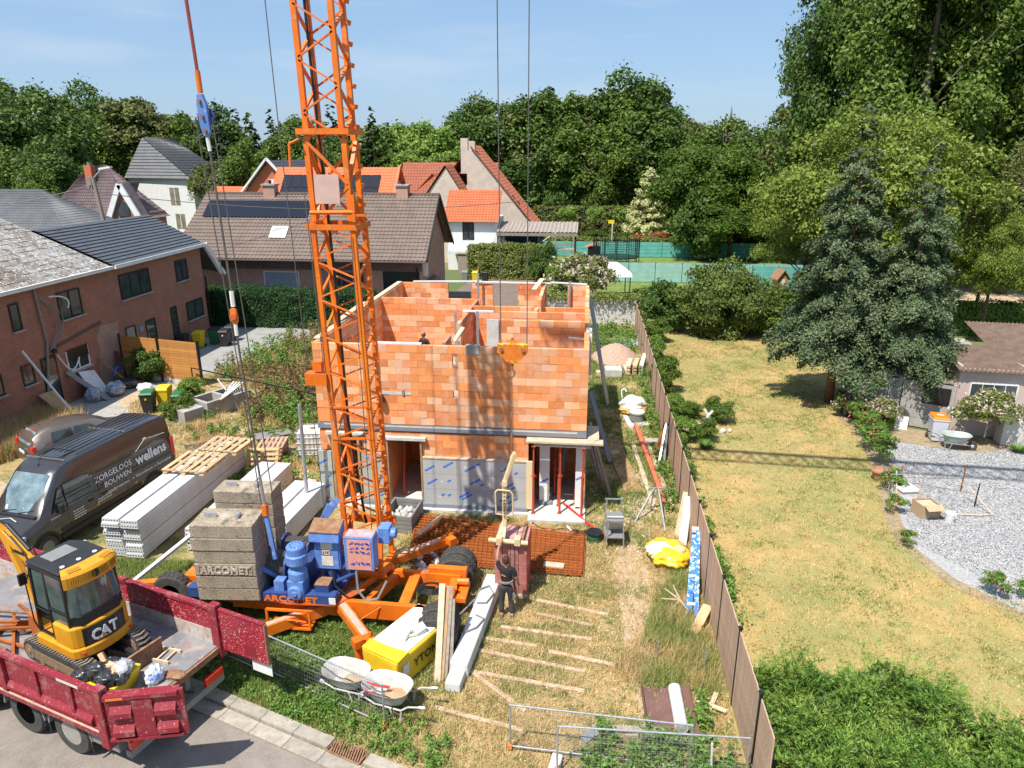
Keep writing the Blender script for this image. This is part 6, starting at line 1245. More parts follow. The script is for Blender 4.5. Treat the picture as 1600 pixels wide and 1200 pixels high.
for i,x in enumerate([1.55,2.95,4.6]):
    for s in(1,-1):
        w_=wheel(tr,(x,s*1.08,.52),.52,.32,.28,dish=s,lug=22,rimm=mat('dusty_rim',(.45,.42,.37),.7,(.36,.33,.28),5))
        fb=B(); n=12
        for k in range(n):
            a0=PI*(.02+.96*k/n); a1=PI*(.02+.96*(k+1)/n); r1,r2=.62,.66
            for aa,ee in((a0,a1),): fb.add([(x+math.cos(q_)*r_,s*1.26 if yy else s*.88,.52+math.sin(q_)*r_) for q_ in(aa,ee) for r_ in(r1,r2) for yy in(0,1)],[(0,1,5,4),(2,3,7,6),(1,3,7,5),(0,2,6,4)])
        O('fender',fb,Mgreyp,tr)
O('mudflap',B().box(.95,.9,.25,.98,1.24,.8),Mplast,tr); O('mudflap',B().box(2.2,.9,.3,2.23,1.24,.85),Mplast,tr); O('sill',B().box(2.1,.88,1.1,2.4,1.26,1.16),Mgreyp,tr)
# cargo
def onbed(nm,lab,cat,x,y,rz,z=FZ+.002):
    p=tr.matrix_basis@Vector((x,y,z)) if 0 else None
    M=Matrix.Translation(tr.location)@Matrix.Rotation(R(180-17.5),4,'Z'); v=M@Vector((x,y,z)); return T(nm,lab,cat,v,R(180-17.5)+rz)
l=onbed('ladder','short pale wooden ladder lying flat on the truck bed','ladder',.55,-.75,.15)
O('rail',B().box(0,-.02,0,1.5,.02,.07),Mwoodp,l);O('rail',B().box(.0,.36,0,1.55,.40,.07),Mwoodp,l)
for i in range(7): O('rung',B().box(.1+i*.2,.02,.02,.14+i*.2,.36,.05),Mwoodp,l)
l=onbed('ladder','grey aluminium ladder half under the excavator on the bed','ladder',1.7,-1.0,.05)
for y in(0,.35): O('rail',B().box(0,y,0,1.6,y+.03,.07),Msteel,l)
for i in range(5): O('rung',B().box(.15+i*.3,.03,.02,.19+i*.3,.35,.05),Msteel,l)
tb=onbed('yellow_tub','yellow tub heaped with black sacks and rubble behind excavator blade','tub',.95,.62,.2)
O('tub',B().loft([[(-.35,-.3,0),(.35,-.3,0),(.35,.3,0),(-.35,.3,0)],[(-.45,-.38,.4),(.45,-.38,.4),(.45,.38,.4),(-.45,.38,.4)]]),Mybin,tb,bev=.02)
def rock(b,c,s,q,mi=0):
    vs=[];n=7
    rings=[]
    for k,(zz,rr) in enumerate([(-.5,.45),(-.2,.95),(.2,.9),(.5,.4)]): rings.append([(c[0]+s[0]*rr*.5*math.cos(2*PI*i/n)*q.uniform(.7,1.25),c[1]+s[1]*rr*.5*math.sin(2*PI*i/n)*q.uniform(.7,1.25),c[2]+s[2]*zz*q.uniform(.8,1.2)) for i in range(n)])
    return b.loft(rings,mi)
q=random.Random(5)
def crumple(name,lab,cat,loc,s,m,par=None,seed=1,rz=0):
    rs=RS(seed); me=bpy.data.meshes.new(name); bm=bmesh.new(); bmesh.ops.create_icosphere(bm,subdivisions=4,radius=.5)
    for v in bm.verts:
        p=v.co; a_=p.copy(); k=1+.10*math.sin(a_.x*11+seed+2*math.sin(a_.y*9))+.08*math.sin(a_.y*14+seed*2+2*math.sin(a_.z*8))*math.cos(a_.z*9)+.045*math.sin(a_.x*33+a_.y*27+seed)+.04*abs(math.sin(a_.x*19-a_.z*23+seed))+rs.normal(0,.008); v.co=Vector((p.x*k*s[0],p.y*k*s[1],max(p.z*k,-.42)*s[2]))
    bm.to_mesh(me); bm.free(); me.materials.append(m); o=link(name,me,par,loc,(0,0,rz)); 
    for pl in me.polygons: pl.use_smooth=True
    if not par: tag(o,lab,cat)
    return o
Mblkbag=mat('black_sack',(.02,.021,.024),.3,(.05,.05,.055),6,spec=.7,bump=.6,bscale=12); Mgreybag=mat('grey_sack',(.33,.34,.36),.5,(.50,.50,.50),6,bump=.6,bscale=12); Mclear=mat('clear_sack',(.42,.47,.55),.25,(.12,.16,.25),7,spec=.8,bump=.8,bscale=10)
for i in range(9): crumple('sack','','',(q.uniform(-.35,.4),q.uniform(-.3,.3),q.uniform(.38,.58)),(q.uniform(.3,.45),q.uniform(.3,.4),q.uniform(.22,.35)),[Mblkbag,Mgreybag,Mblkbag][i%3],tb,i+3)
for i in range(4): o=link('brick',bmesh_block(.18,.10,.09,Mclayp),tb,(q.uniform(-.3,.3),q.uniform(-.3,.3),.60),(q.uniform(0,1),q.uniform(0,1),q.uniform(0,3)))
v=Matrix.Translation(tr.location)@Matrix.Rotation(R(180-17.5),4,'Z')
crumple('plastic_bag','white and blue plastic bag on the bed beside the tub','bag',v@Vector((.35,.1,FZ+.13)),(.34,.4,.42),mat('blue_white_bag',(.72,.74,.78),.4,(.10,.25,.65),6,lo=.5,hi=.58,bump=.5,bscale=12),None,21)
crumple('chain_heap','small heap of rusty chain near the bed edge','chain',v@Vector((.05,-.15,FZ+.05)),(.42,.24,.16),Mrustd,None,22)
crumple('dark_sack','black sack squeezed between track and truck side','sack',v@Vector((2.2,1.02,FZ+.14)),(.6,.3,.3),Mblkbag,None,23); 
o=O('plank',B().box(-.6,-.08,0,.6,.08,.04),Mply,None,loc=v@Vector((2.0,.95,FZ+.004)),rot=(0,0,2.7)); tag(o,'short brown plank under the black sack by truck side','plank')
# ---------------------------------------------------------------- mini excavator on the bed (local x = boom direction)
EX=v@Vector((2.35,.05,FZ+.003)); ea=R(180-17.5)+R(-4)
ex=T('mini_excavator','yellow and black mini excavator with glass cab standing on the truck bed','excavator',EX,ea); ex.scale=(.94,.90,1.0)
def track(y):
    b=B(); pts=[]; L=.95; r_=.24
    for i in range(12): a=-PI/2+PI*i/11; pts.append((L+r_*math.cos(a),r_+r_*math.sin(a)))
    for i in range(12): a=PI/2+PI*i/11; pts.append((-L+r_*math.cos(a),r_+r_*math.sin(a)))
    t=O('track',B().prism(pts,y-.17,y+.17,'y'),Mtyre,ex)
    # inner recess with rollers
    O('track_frame',B().box(-.8,y-.18,.12,.8,y+.18,.34),mat('muddy_steel',(.30,.20,.12),.9,(.22,.15,.10),6,bump=.5,bscale=25),t)
    for x in(-.95,.95): O('sprocket',B().lathe([(.17,-.185),(.17,.185)],(x,y,.24),14,'y').lathe([(.06,-.20),(.06,.20)],(x,y,.24),10,'y'),mat('muddy_steel',(0,0,0)),t)
    for x in(-.5,0,.5): O('roller',B().lathe([(.08,-.19),(.08,.19)],(x,y,.12),10,'y'),mat('muddy_steel',(0,0,0)),t)
    g=B(); per=2*L*2+2*PI*r_; n=54
    for i in range(n):
        s=per*i/n
        if s<2*L: x,z_,a=-L+s,2*r_,0
        elif s<2*L+PI*r_: a=(s-2*L)/r_; x,z_=L+r_*math.sin(a),r_+r_*math.cos(a)
        elif s<4*L+PI*r_: x,z_,a=L-(s-2*L-PI*r_),0,PI
        else: a=PI+(s-4*L-PI*r_)/r_; x,z_=-L+r_*math.sin(a),r_+r_*math.cos(a)
        if z_<.01: continue
        g.obox((x+math.sin(a)*.015,y-.08,z_+math.cos(a)*.015),(.035,.16,.04),(0,a,.3)); g.obox((x+math.sin(a)*.015,y+.08,z_+math.cos(a)*.015),(.035,.16,.04),(0,a,-.3))
    stuffpart(O('track_lugs',g,mat('dusty_rubber',(.30,.25,.20),.9,(.20,.17,.14),6),t))
track(.62); track(-.62)
O('undercarriage',B().box(-.5,-.45,.2,.5,.45,.42),Mplast,ex); O('slew_ring',B().lathe([(.33,.42),(.33,.52)],(0,0,0),20),Mplast,ex)
O('dozer_blade',B().prism([(-1.5,.02),(-1.44,.02),(-1.38,.2),(-1.44,.38),(-1.5,.38),(-1.45,.2)],-.85,.85,'y').v and B().prism([(-1.5,.02),(-1.44,.02),(-1.40,.2),(-1.44,.40),(-1.5,.40),(-1.46,.2)],-.85,.85,'y'),Mrustd,ex); O('blade_arm',B().beam((-.4,-.3,.25),(-1.45,-.3,.2),.1,.12).beam((-.4,.3,.25),(-1.45,.3,.2),.1,.12),Mplast,ex)
# house body
arc=[(-.72+ .0,-.0)]
body=[(-.62,-.74)]+[(-.62-.30*math.cos(t),.74*math.sin(t)) for t in [(-PI/2+PI*i/12) for i in range(13)]]+[(.62,.74),(.72,.5),(.72,-.5),(.62,-.74)]
bd=[]
for p in body:
    if not bd or (Vector(p)-Vector(bd[-1])).length>.02: bd.append(p)
O('lower_body',B().prism(bd,.52,.74,'z'),Myel,ex,bev=.03,seg=3)
bd2=[(-.58,-.70)]+[(-.58-.28*math.cos(t),.70*math.sin(t)) for t in [(-PI/2+PI*i/12) for i in range(1,12)]]+[(-.58,.70),(-.05,.70),(-.05,-.70)]
O('engine_cover',B().prism(bd2,.74,1.22,'z'),Myel,ex,bev=.04,seg=3)
# black panel wrapped round the rear with lettering
def arcpanel(nm,r0,t0,t1,z0_,z1_,cx,ry,m,par,off=.01,n=10):
    b=B()
    for i in range(n+1):
        t=t0+(t1-t0)*i/n
        for z_ in(z0_,z1_): b.v.append((cx-(r0+off)*math.cos(t),(ry+off)*math.sin(t),z_))
    for i in range(n): b.f.append((2*i,2*i+2,2*i+3,2*i+1)); b.m.append(0)
    return O(nm,b,m,par)
bp=arcpanel('rear_panel',.28,-.78,.78,.70,1.16,-.58,.70,Mblk,ex,.014)
def arctext(s_,size,m,par,cx,r0,ry,zb,t0,off,step):
    for i,chh in enumerate(s_):
        t=t0-step*i; px_=cx-(r0+off)*math.cos(t); py_=(ry+off)*math.sin(t); tx=Vector(((-(r0))*math.sin(t)*1.0,-ry*math.cos(t),0)).normalized()
        text(chh,size,m,(px_,py_,zb),(tx.x*1,tx.y*1,0),(0,0,1),par,ext=.004,bold=.012,sx=.92)
arctext('CAT',.34,Mlet,bp,-.58,.28,.70,.82,.50,.030,.30)
t=.5-.30*.9; px_=-.58-(.315)*math.cos(t); b=B()
tri=[]
for tt,z_ in((.36,.80),(-.02,.80),(.17,.92)): tri.append((-.58-(.325)*math.cos(tt),.745*math.sin(tt),z_))
b.add(tri,[(0,1,2)]); O('yellow_triangle',b,Myel,bp)
# cab frame
fr=B(); zc0,zc1=.74,2.36
P_={'rl':(-.60,.62),'rr':(-.60,-.62),'fl':(.62,.60),'fr':(.62,-.42),'ml':(.05,.62)}
for k in('rl','rr','fl','fr','ml'): x,y=P_[k]; fr.beam((x,y,zc0),(x*.96,y*.94,zc1),.07,.07)
fr.beam((-.6,.62,.78),(.62,.6,.78),.06,.06).beam((-.6,.62,1.5),(.05,.62,1.5),.05,.05).beam((.05,.62,1.35),(.62,.6,1.35),.04,.04)
fr.beam((-.58,.59,2.34),(.6,.57,2.34),.07,.07).beam((.6,.57,2.34),(.6,-.4,2.34),.07,.07).beam((-.58,-.59,2.34),(.6,-.4,2.34),.07,.07)
O('cab_frame',fr,Mblk,ex,bev=.012)
gl=mat('cab_glass',(.05,.085,.075),.05,(.09,.13,.12),3.,spec=.95)
O('rear_lower_panel',B().loft([[(-.60,-.62,1.22),(-.60,.62,1.22),(-.60,.62,1.45),(-.60,-.62,1.45)],[(-.80,-.45,1.22),(-.80,.45,1.22),(-.78,.45,1.45),(-.78,-.45,1.45)]]),Mblk,ex,bev=.02)
g=B(); n=8
for i in range(n+1):
    t=-1.35+2.7*i/n
    g.v+= [(-.60-.18*math.cos(t),.62*math.sin(t),1.45),(-.56-.16*math.cos(t),.58*math.sin(t),2.12)]
for i in range(n): g.f.append((2*i,2*i+2,2*i+3,2*i+1)); g.m.append(0)
O('rear_window',g,gl,ex,smooth=True)
O('side_window',B().box(-.55,.605,.84,.02,.612,1.46).box(-.55,.6,1.53,.02,.607,2.3),gl,ex); O('door_glass',B().add([(.09,.6,1.4),(.58,.585,1.4),(.56,.56,2.28),(.09,.575,2.28)],[(0,1,2,3)]),gl,ex); O('front_window',B().box(.60,-.38,.85,.607,.56,2.3),gl,ex); O('side_window',B().box(-.55,-.60,1.3,.58,-.595,2.3),gl,ex)
O('seat',B().box(-.4,-.15,.8,.1,.35,1.15).box(-.48,-.15,1.1,-.34,.35,1.85),Mplast,ex,bev=.04); O('control_levers',B().tube((.4,.2,.9),(.35,.22,1.45),.02,6).tube((.4,-.1,.9),(.35,-.1,1.45),.02,6),Mblk,ex); O('red_seat_cover',B().box(.05,.2,1.16,.2,.4,1.2),Mtail,ex)
rf=O('cab_roof',B().prism([(-.55,-.60),(-.55,.60),(.66,.60),(.66,-.45),(.3,-.60)],2.37,2.44,'z'),Mplast,ex,bev=.03,seg=2)
O('roof_hatch',B().box(.05,-.25,2.44,.5,.35,2.455),Mgreyp,rf)
for y in(-.38,0,.38): O('roof_cap',B().lathe([(.05,2.44),(.05,2.455)],(-.35,y,0),12),Mpvc,rf)
vz=B(); n=12; 
for i in range(n+1):
    t=-1.25+2.5*i/n; c_,s_=math.cos(t),math.sin(t)
    vz.v+= [(-.46-.08*c_,.55*s_,2.47),(-.60-.24*c_,.66*s_,2.44),(-.62-.27*c_,.68*s_,2.38),(-.60-.25*c_,.66*s_,2.12)]
for i in range(n):
    for k in range(3): vz.f.append((4*i+k,4*i+4+k,4*i+5+k,4*i+k+1)); vz.m.append(0)
vs_=O('yellow_visor',vz,Myel,ex,smooth=False); md=vs_.modifiers.new('solid','SOLIDIFY'); md.thickness=.02
lv=B()
for i in range(4):
    t=-.95+i*.5
    for k in range(5):
        tt=t+k*.08; lv.obox((-.62-.265*math.cos(tt)-.005,.68*math.sin(tt),2.27),(.012,.018,.16),(0,.08,-tt))
O('visor_louvres',lv,mat('louvre_dark_yellow',(.42,.18,.01),.6),vs_)
O('visor_badge',B().lathe([(.09,-.02),(.09,.02)],(-.87,0,2.28),14,'x'),Mblk,vs_)
for y in(.35,-.4): O('roof_vent_panel',B().obox((-.70,y,2.462),(.14,.26,.01),(0,-.1,-y*.6)),mat('louvre_dark_yellow',(0,0,0)),vs_)
for y in(.66,-.66): O('rear_lamp',B().box(-.86,y*.55-.05,.60,-.83,y*.55+.05,.66) if 0 else B().obox((-.80,y*.82,.63),(.05,.12,.05),(0,0,.6 if y>0 else -.6)),Mtail,ex)
O('mirror',B().box(.7,.62,1.9,.76,.78,2.15).tube((.62,.58,2.1),(.72,.68,2.1),.015,6),Mblk,ex); O('hand_rail',B().path([(.66,.62,.8),(.72,.66,1.0),(.72,.66,1.9),(.64,.6,2.1)],.016,6),Mblk,ex); O('work_lamp',B().lathe([(.02,-.05),(.08,-.03),(.09,.04)],(.6,-.75,2.2),10,'x'),Mhead,ex)
# boom, stick, bucket
O('swing_post',B().box(.7,-.17,.5,1.0,.13,.95).lathe([(.13,.45),(.13,1.0)],(.95,-.02,0),12),Myel,ex,bev=.02)
bmq=O('boom',B().prism([(.95,.75),(1.15,.70),(1.75,1.75),(2.55,2.28),(2.5,2.42),(1.6,2.0),(1.45,1.85)],-.10,.06,'y'),Myel,ex,bev=.015); O('boom_label',B().box(1.75,.061,1.98,2.15,.066,2.06),Mblk,bmq); O('boom_cylinder',B().tube((1.15,-.02,.55),(1.75,-.02,1.55),.05,10).tube((1.75,-.02,1.55),(1.95,-.02,1.85),.028,8),Mblk,ex)
O('stick_cylinder',B().tube((1.6,-.02,2.14),(2.35,-.02,2.58),.05,10).tube((2.35,-.02,2.58),(2.7,-.02,2.62),.028,8),Mblk,ex)
O('stick',B().prism([(2.35,2.2),(2.75,2.62),(2.82,2.5),(1.85,.62),(1.72,.66),(2.3,1.9)],-.09,.05,'y'),Myel,ex,bev=.015); O('bucket_link',B().beam((1.95,-.02,1.0),(1.65,-.02,.75),.08,.08).beam((1.78,-.02,.62),(1.6,-.02,.5),.12,.1),Myel,ex); O('bucket_cylinder',B().tube((2.5,-.02,1.9),(2.05,-.02,1.1),.045,10),Mblk,ex)
bk=O('bucket',B().prism([(1.75,.62),(1.45,.60),(1.22,.42),(1.20,.15),(1.42,.02),(1.75,.08),(1.85,.3)],-.32,.28,'y'),Mrust,ex,bev=.01)
for i in range(4): O('tooth',B().beam((1.75,-.28+i*.17,.06),(1.9,-.28+i*.17,.02),.05,.03),Mrustd,bk)
O('hydraulic_hose',B().path([(1.0,.0,1.0),(1.3,.08,1.6),(1.7,.1,2.15),(2.3,.1,2.5)],.016,5).path([(1.0,-.05,1.0),(1.35,-.12,1.6),(1.75,-.14,2.2)],.016,5),Mblk,ex)
bu_=T('bucket','small white paint pail hanging by the excavator stick','bucket',v@Vector((4.55,.55,FZ+.95)),.3); O('pail',B().lathe([(.10,0),(.125,.25),(.135,.25)],(0,0,0),14),Mpvc,bu_); O('handle',B().path([(-.12,0,.22),(0,-.14,.05),(.12,0,.22)],.008,5),Msteel,bu_); O('print',B().obox((.04,-.118,.13),(.08,.008,.06)),Mbluep,bu_)
cr=onbed('rubble_heap','heap of rusty steel sections and coils at the front of the bed','scrap',4.6,.2,0)
for i in range(9): O('steel_section',B().beam((q.uniform(-.9,-.4),q.uniform(-.8,.7),.04+i*.02),(q.uniform(.4,1.2),q.uniform(-.8,.7),.06+i*.03),.06,.05),Mrust if i%3 else Mrustd,cr)
O('coil',B().lathe([(.28,0),(.34,.04),(.28,.1),(.2,.05)],(.5,.55,.3),18),Mgreyp,cr)
# ---------------------------------------------------------------- vans and cars, lofted bodies
def carbody(par,st,m,nm='body',zb=.32):
    rings=[]
    for (y,h_,wb,wt,zs) in st:   # y, roof height, half width at waist, half width at roof, shoulder height
        rings.append([(0,y,zb),(wb*.86,y,zb),(wb*.985,y,zb+.14),(wb,y,zb+.35),(wb*.995,y,zs),(wb+(wt-wb)*.55,y,zs+(h_-zs)*.55),(wt*1.02,y,h_-(h_-zs)*.16),(wt*.90,y,h_-(h_-zs)*.03),(wt*.5,y,h_),(0,y,h_+.012),
            (-wt*.5,y,h_),(-wt*.90,y,h_-(h_-zs)*.03),(-wt*1.02,y,h_-(h_-zs)*.16),(-(wb+(wt-wb)*.55),y,zs+(h_-zs)*.55),(-wb*.995,y,zs),(-wb,y,zb+.35),(-wb*.985,y,zb+.14),(-wb*.86,y,zb)])
    o=O(nm,B().loft(rings),m,par,smooth=True); return o,rings
va=T('parked_van','dark brown high roof delivery van with white builder lettering along its side','van',(-17.02,16.45,0),-R(8.5))
st=[(0,.80,.80,.70,.62),(.08,1.0,.93,.80,.80),(.3,1.12,.99,.86,.92),(.75,1.24,1.0,.88,1.02),(1.05,1.32,1.005,.88,1.15),(1.5,1.86,1.005,.83,1.2),(1.95,2.36,1.005,.80,1.28),(2.25,2.52,1.005,.81,1.3),(2.8,2.60,1.005,.83,1.3),(4.5,2.62,1.005,.84,1.3),(6.55,2.60,1.0,.83,1.3),(6.78,2.52,.98,.80,1.25)]
body_,rg=carbody(va,st,Mvan,zb=.36)
for y in(1.02,5.60):
    for s in(1,-1):
        wheel(va,(s*.86,y,.37),.37,.26,.20,lug=0,dish=s,holes=10) if 0 else None
def sidewheel(par,x,y,r_,w_,rim,s,rimm=Msteel):
    o=wheel(par,(x,y,r_),r_,w_,rim,lug=0,dish=-1,holes=10,rimm=rimm); o.rotation_euler=(0,0,PI/2 if s>0 else -PI/2); return o
for y in(1.05,5.55):
    for s in(1,-1):
        sidewheel(va,s*.90,y,.37,.25,.21,s)
        b=B(); n=14
        for k in range(n):
            a0=PI*k/n;a1=PI*(k+1)/n
            for r1,r2 in((.43,.50),): b.add([(s*1.012,y+math.cos(q_)*r_,.37+math.sin(q_)*r_) for q_ in(a0,a1) for r_ in(r1,r2)]+[(s*.98,y+math.cos(q_)*r_,.37+math.sin(q_)*r_) for q_ in(a0,a1) for r_ in(r1,r2)],[(0,1,3,2),(1,5,7,3),(0,2,6,4)])
        O('wheel_arch_lip',b,Mplast,va)
        O('wheel_well',B().lathe([(.001,0),(.44,0)],(s*1.006,y,.38),20,'x'),Mblk,va)
O('sill_trim',B().box(.985,1.6,.36,1.012,5.0,.5).box(-1.012,1.6,.36,-.985,5.0,.5),Mplast,va); O('side_rub_strip',B().box(1.003,1.62,.60,1.018,5.0,.72),Mplast,va)
for y in(1.95,3.2,4.35): O('door_gap',B().box(.998,y,.5,1.0075,y+.012,2.0),Mblk,va)
O('slide_rail',B().box(.995,3.3,1.34,1.008,5.9,1.375),Mblk,va); O('rear_door_gap',B().box(-.01,6.775,.5,.01,6.79,2.4),Mblk,va)
def skinquad(ps,m,nm,par,off=.006,div=1):
    b=B(); c=sum((Vector(p) for p in ps),Vector())/len(ps); n_=(Vector(ps[1])-Vector(ps[0])).cross(Vector(ps[2])-Vector(ps[0])).normalized()
    if n_.dot(c-Vector((0,c.y,1.0)))<0: n_=-n_
    b.add([Vector(p)+n_*off for p in ps],[tuple(range(len(ps)))]); return O(nm,b,m,par)
Mcg=mat('car_glass',(.09,.13,.15),.05,(.22,.30,.32),2.2,spec=.9); Mcgd=mat('side_glass',(.02,.028,.028),.05,(.06,.075,.07),2.2,spec=.9)
# windscreen as a curved patch lying on the loft
wsb=B()
for j,(y,z_,w_) in enumerate([(1.10,1.375,.80),(1.5,1.885,.80),(1.90,2.325,.74)]):
    for i in range(9): u=-1+i/4; wsb.v.append((u*w_,y+.06*u*u-.012,z_+.018-.03*u*u*(1)))
for j in range(2):
    for i in range(8): wsb.f.append((9*j+i,9*j+i+1,9*j+10+i,9*j+9+i)); wsb.m.append(0)
ws=O('windscreen',wsb,Mcg,va,smooth=True)
for x,y in((-.35,1.2),(-.05,1.22),(.3,1.24)): O('dashboard_papers',B().obox((x,y,1.60-.1+(y-1.2)*1.2),(.2,.12,.006),(.85,0,.2)),Mpvc,ws)
O('wiper',B().beam((-.5,1.08,1.39),(.0,1.16,1.48),.02,.02).beam((.1,1.08,1.39),(.6,1.18,1.48),.02,.02),Mblk,va); O('cowl',B().box(-.8,.98,1.30,.8,1.09,1.37),Mplast,va)
for s in(1,-1):
    skinquad([(s*1.0,1.42,1.28),(s*1.0,1.92,1.28),(s*.915,1.94,1.98),(s*.915,1.82,1.95)],Mcgd,'side_window',va,.022); skinquad([(s*1.003,1.98,1.26),(s*1.003,2.98,1.26),(s*.925,2.96,1.98),(s*.92,1.98,2.0)] ,Mcgd,'side_window',va,.018) if s>0 or 1 else None
    O('mirror',B().box(s*1.08-.09,1.62,1.22,s*1.08+.09,1.74,1.52).beam((s*.98,1.7,1.3),(s*1.05,1.68,1.3),.08,.08),Mplast,va,bev=.03)
    O('headlamp',B().loft([[(s*.62,-.0,.80),(s*.90,.10,.82),(s*.88,.12,1.02),(s*.62,.06,.98)],[(s*.60,.3,.84),(s*1.008,.42,.90),(s*1.0,.46,1.06),(s*.62,.3,1.08)]]),Mhead,va,bev=.01)
    O('tail_lamp',B().box(s*.94-.06,6.62,1.05,s*.94+.068,6.80,1.75),Mtail,va,bev=.02)
O('bumper',B().loft([[(-.82,-.06,.38),(.82,-.06,.38),(.82,-.06,.66),(-.82,-.06,.66)],[(-1.0,.34,.36),(1.0,.34,.36),(1.0,.34,.66),(-1.0,.34,.66)]]),Mplast,va,bev=.03); O('grille',B().box(-.6,-.035,.70,.6,.02,.92),Mblk,va); 
for i in range(3): O('grille_bar',B().box(-.6,-.045,.74+i*.06,.6,-.036,.755+i*.06),Msteel,va)
O('rear_bumper',B().box(-.98,6.76,.38,.98,6.88,.58),Mplast,va,bev=.02); O('fog_marker',B().box(1.004,3.02,.78,1.016,3.12,.84),Morl,va); O('fog_marker',B().box(1.004,4.7,.78,1.016,4.8,.84),Morl,va)
for i in range(7): O('roof_rib',B().box(-.62+i*.2,2.95,2.625,-.58+i*.2,4.6 if 0 else 6.4,2.638),Mvan,va,bev=.004)
O('roof_hatch_frame',B().box(-.42,2.5,2.60,.42,2.53,2.64).box(-.42,3.12,2.615,.42,3.15,2.645).box(-.42,2.53,2.605,-.39,3.12,2.642).box(.39,2.53,2.605,.42,3.12,2.642),Mvan,va,bev=.006)
for y in(2.42,4.9): O('roof_seam',B().box(-.74,y,2.60,.74,y+.02,2.635),mat('seam_grey',(.20,.19,.18),.5),va)
O('roof_aerial',B().tube((0,2.15,2.48),(0,2.3,2.72),.008,5).lathe([(.03,2.46),(.02,2.52)],(0,2.15,0),8),Mblk,va); O('door_handle',B().box(1.003,2.75,1.05,1.03,2.95,1.1).box(1.003,3.3,1.05,1.03,3.5,1.1),Mplast,va)
# lettering on the right flank: reads from the cab to the rear
X=1.0105
def vt(s_,size,y,z_,bold=0,shear=0,sx=1,par=va,x=None,lean=0): 
    return text(s_,size,Mlet,(x if x else X,y,z_),(0,1,0),(-.0-lean,0,1),par,ext=.0015,bold=bold,shear=shear,sx=sx)
vt('ZORGELOOS',.27,3.12,1.52,.002,x=1.0,lean=.10); vt('BOUWEN',.27,3.44,1.22,.002); 
vt('wellens',.50,4.92,1.38,.016,.0,.98,x=1.006,lean=.10)
O('roof_logo',B().beam((.985,4.98,1.86),(.945,5.5,2.12),.006,.02).beam((.945,5.5,2.12),(.96,6.45,2.0),.006,.02).box(.94,5.44,2.1,.955,5.56,2.17),Mlet,va)
vt('Totaalprojecten',.165,3.42,.97); vt('Nieuwbouw',.165,4.78,.97); vt('Renovaties',.165,5.82,.97)
for y in(4.60,5.66): O('roof_mark',B().beam((X+.002,y,.99),(X+.002,y+.06,1.04),.006,.018).beam((X+.002,y+.06,1.04),(X+.002,y+.12,.99),.006,.018),Mlet,va)
lq=random.Random(4)
def smallprint(y,z_,L,n):  # lines of small print, too small to read in the photograph
    b=B()
    for k in range(n):
        u=y
        while u<y+L*lq.uniform(.8,1.1): w_=lq.uniform(.02,.07); b.box(X,u,z_-k*.085,X+.002,u+w_,z_-k*.085+.032); u+=w_+.02
    O('small_print',b,Mlet,va)
smallprint(3.08,.94,.6,2); smallprint(2.12,1.0,.45,4); smallprint(1.34,1.13,.4,1)
text('wellens',.2,Mlet,(-.33,.55,1.20),(1,0,0),(0,1,.25),va,ext=.001,bold=.004); O('bonnet_logo',B().beam((-.34,.78,1.29),(0,.9,1.315),.02,.006).beam((0,.9,1.315),(.34,.78,1.29),.02,.006),Mlet,va)
# hatchback behind the van
ca=T('parked_car','brown silver hatchback seen from behind, parked beyond the van','car',(-21.45,23.35,0),-R(33))
st=[(0,.74,.78,.6,.60),(.06,.98,.86,.62,.80),(.18,1.30,.88,.60,.92),(.5,1.50,.89,.60,.95),(1.0,1.56,.89,.62,.95),(1.9,1.55,.89,.62,.93),(2.5,1.42,.89,.60,.92),(3.1,1.12,.88,.62,.90),(3.3,.99,.88,.66,.86),(3.9,.88,.86,.66,.78),(4.2,.70,.78,.6,.55)]
carbody(ca,st,Mcar,zb=.24)
O('rear_window',B().add([(-.60,.075,1.0),(.60,.075,1.0),(.50,.42,1.44),(-.50,.42,1.44)],[(0,1,2,3)]).xf(Matrix.Translation((0,-.03,.03))),Mcg,ca)
for s in(1,-1):
    skinquad([(s*.885,.75,.98),(s*.885,1.55,.97),(s*.73,1.5,1.42),(s*.72,.8,1.4)],Mcgd,'side_window',ca,.02); skinquad([(s*.885,1.62,.97),(s*.885,2.75,.95),(s*.74,2.15,1.4),(s*.73,1.6,1.42)],Mcgd,'side_window',ca,.02)
    O('tail_lamp',B().box(s*.80-.1,-.0,.78,s*.80+.085,.16,1.05),Mtail,ca,bev=.03); O('mirror',B().box(s*.98-.08,2.62,.94,s*.98+.08,2.74,1.08),Mcar,ca,bev=.02)
    for y in(.75,3.3): sidewheel(ca,s*.80,y,.31,.2,.19,s)
O('bumper',B().loft([[(-.80,-.07,.30),(.80,-.07,.30),(.80,-.07,.62),(-.80,-.07,.62)],[(-.88,.2,.28),(.88,.2,.28),(.88,.2,.64),(-.88,.2,.64)]]),Mcar,ca,bev=.03); O('number_plate',B().box(-.26,-.09,.66,.26,-.06,.77),Mpvc,ca); O('high_brake_lamp',B().box(-.16,.40,1.46,.16,.44,1.5),Mtail,ca); O('aerial',B().tube((0,.7,1.55),(0,.55,1.72),.008,5),Mblk,ca); O('wiper',B().beam((0,.05,1.02),(.3,.12,1.12),.015,.015),Mblk,ca)
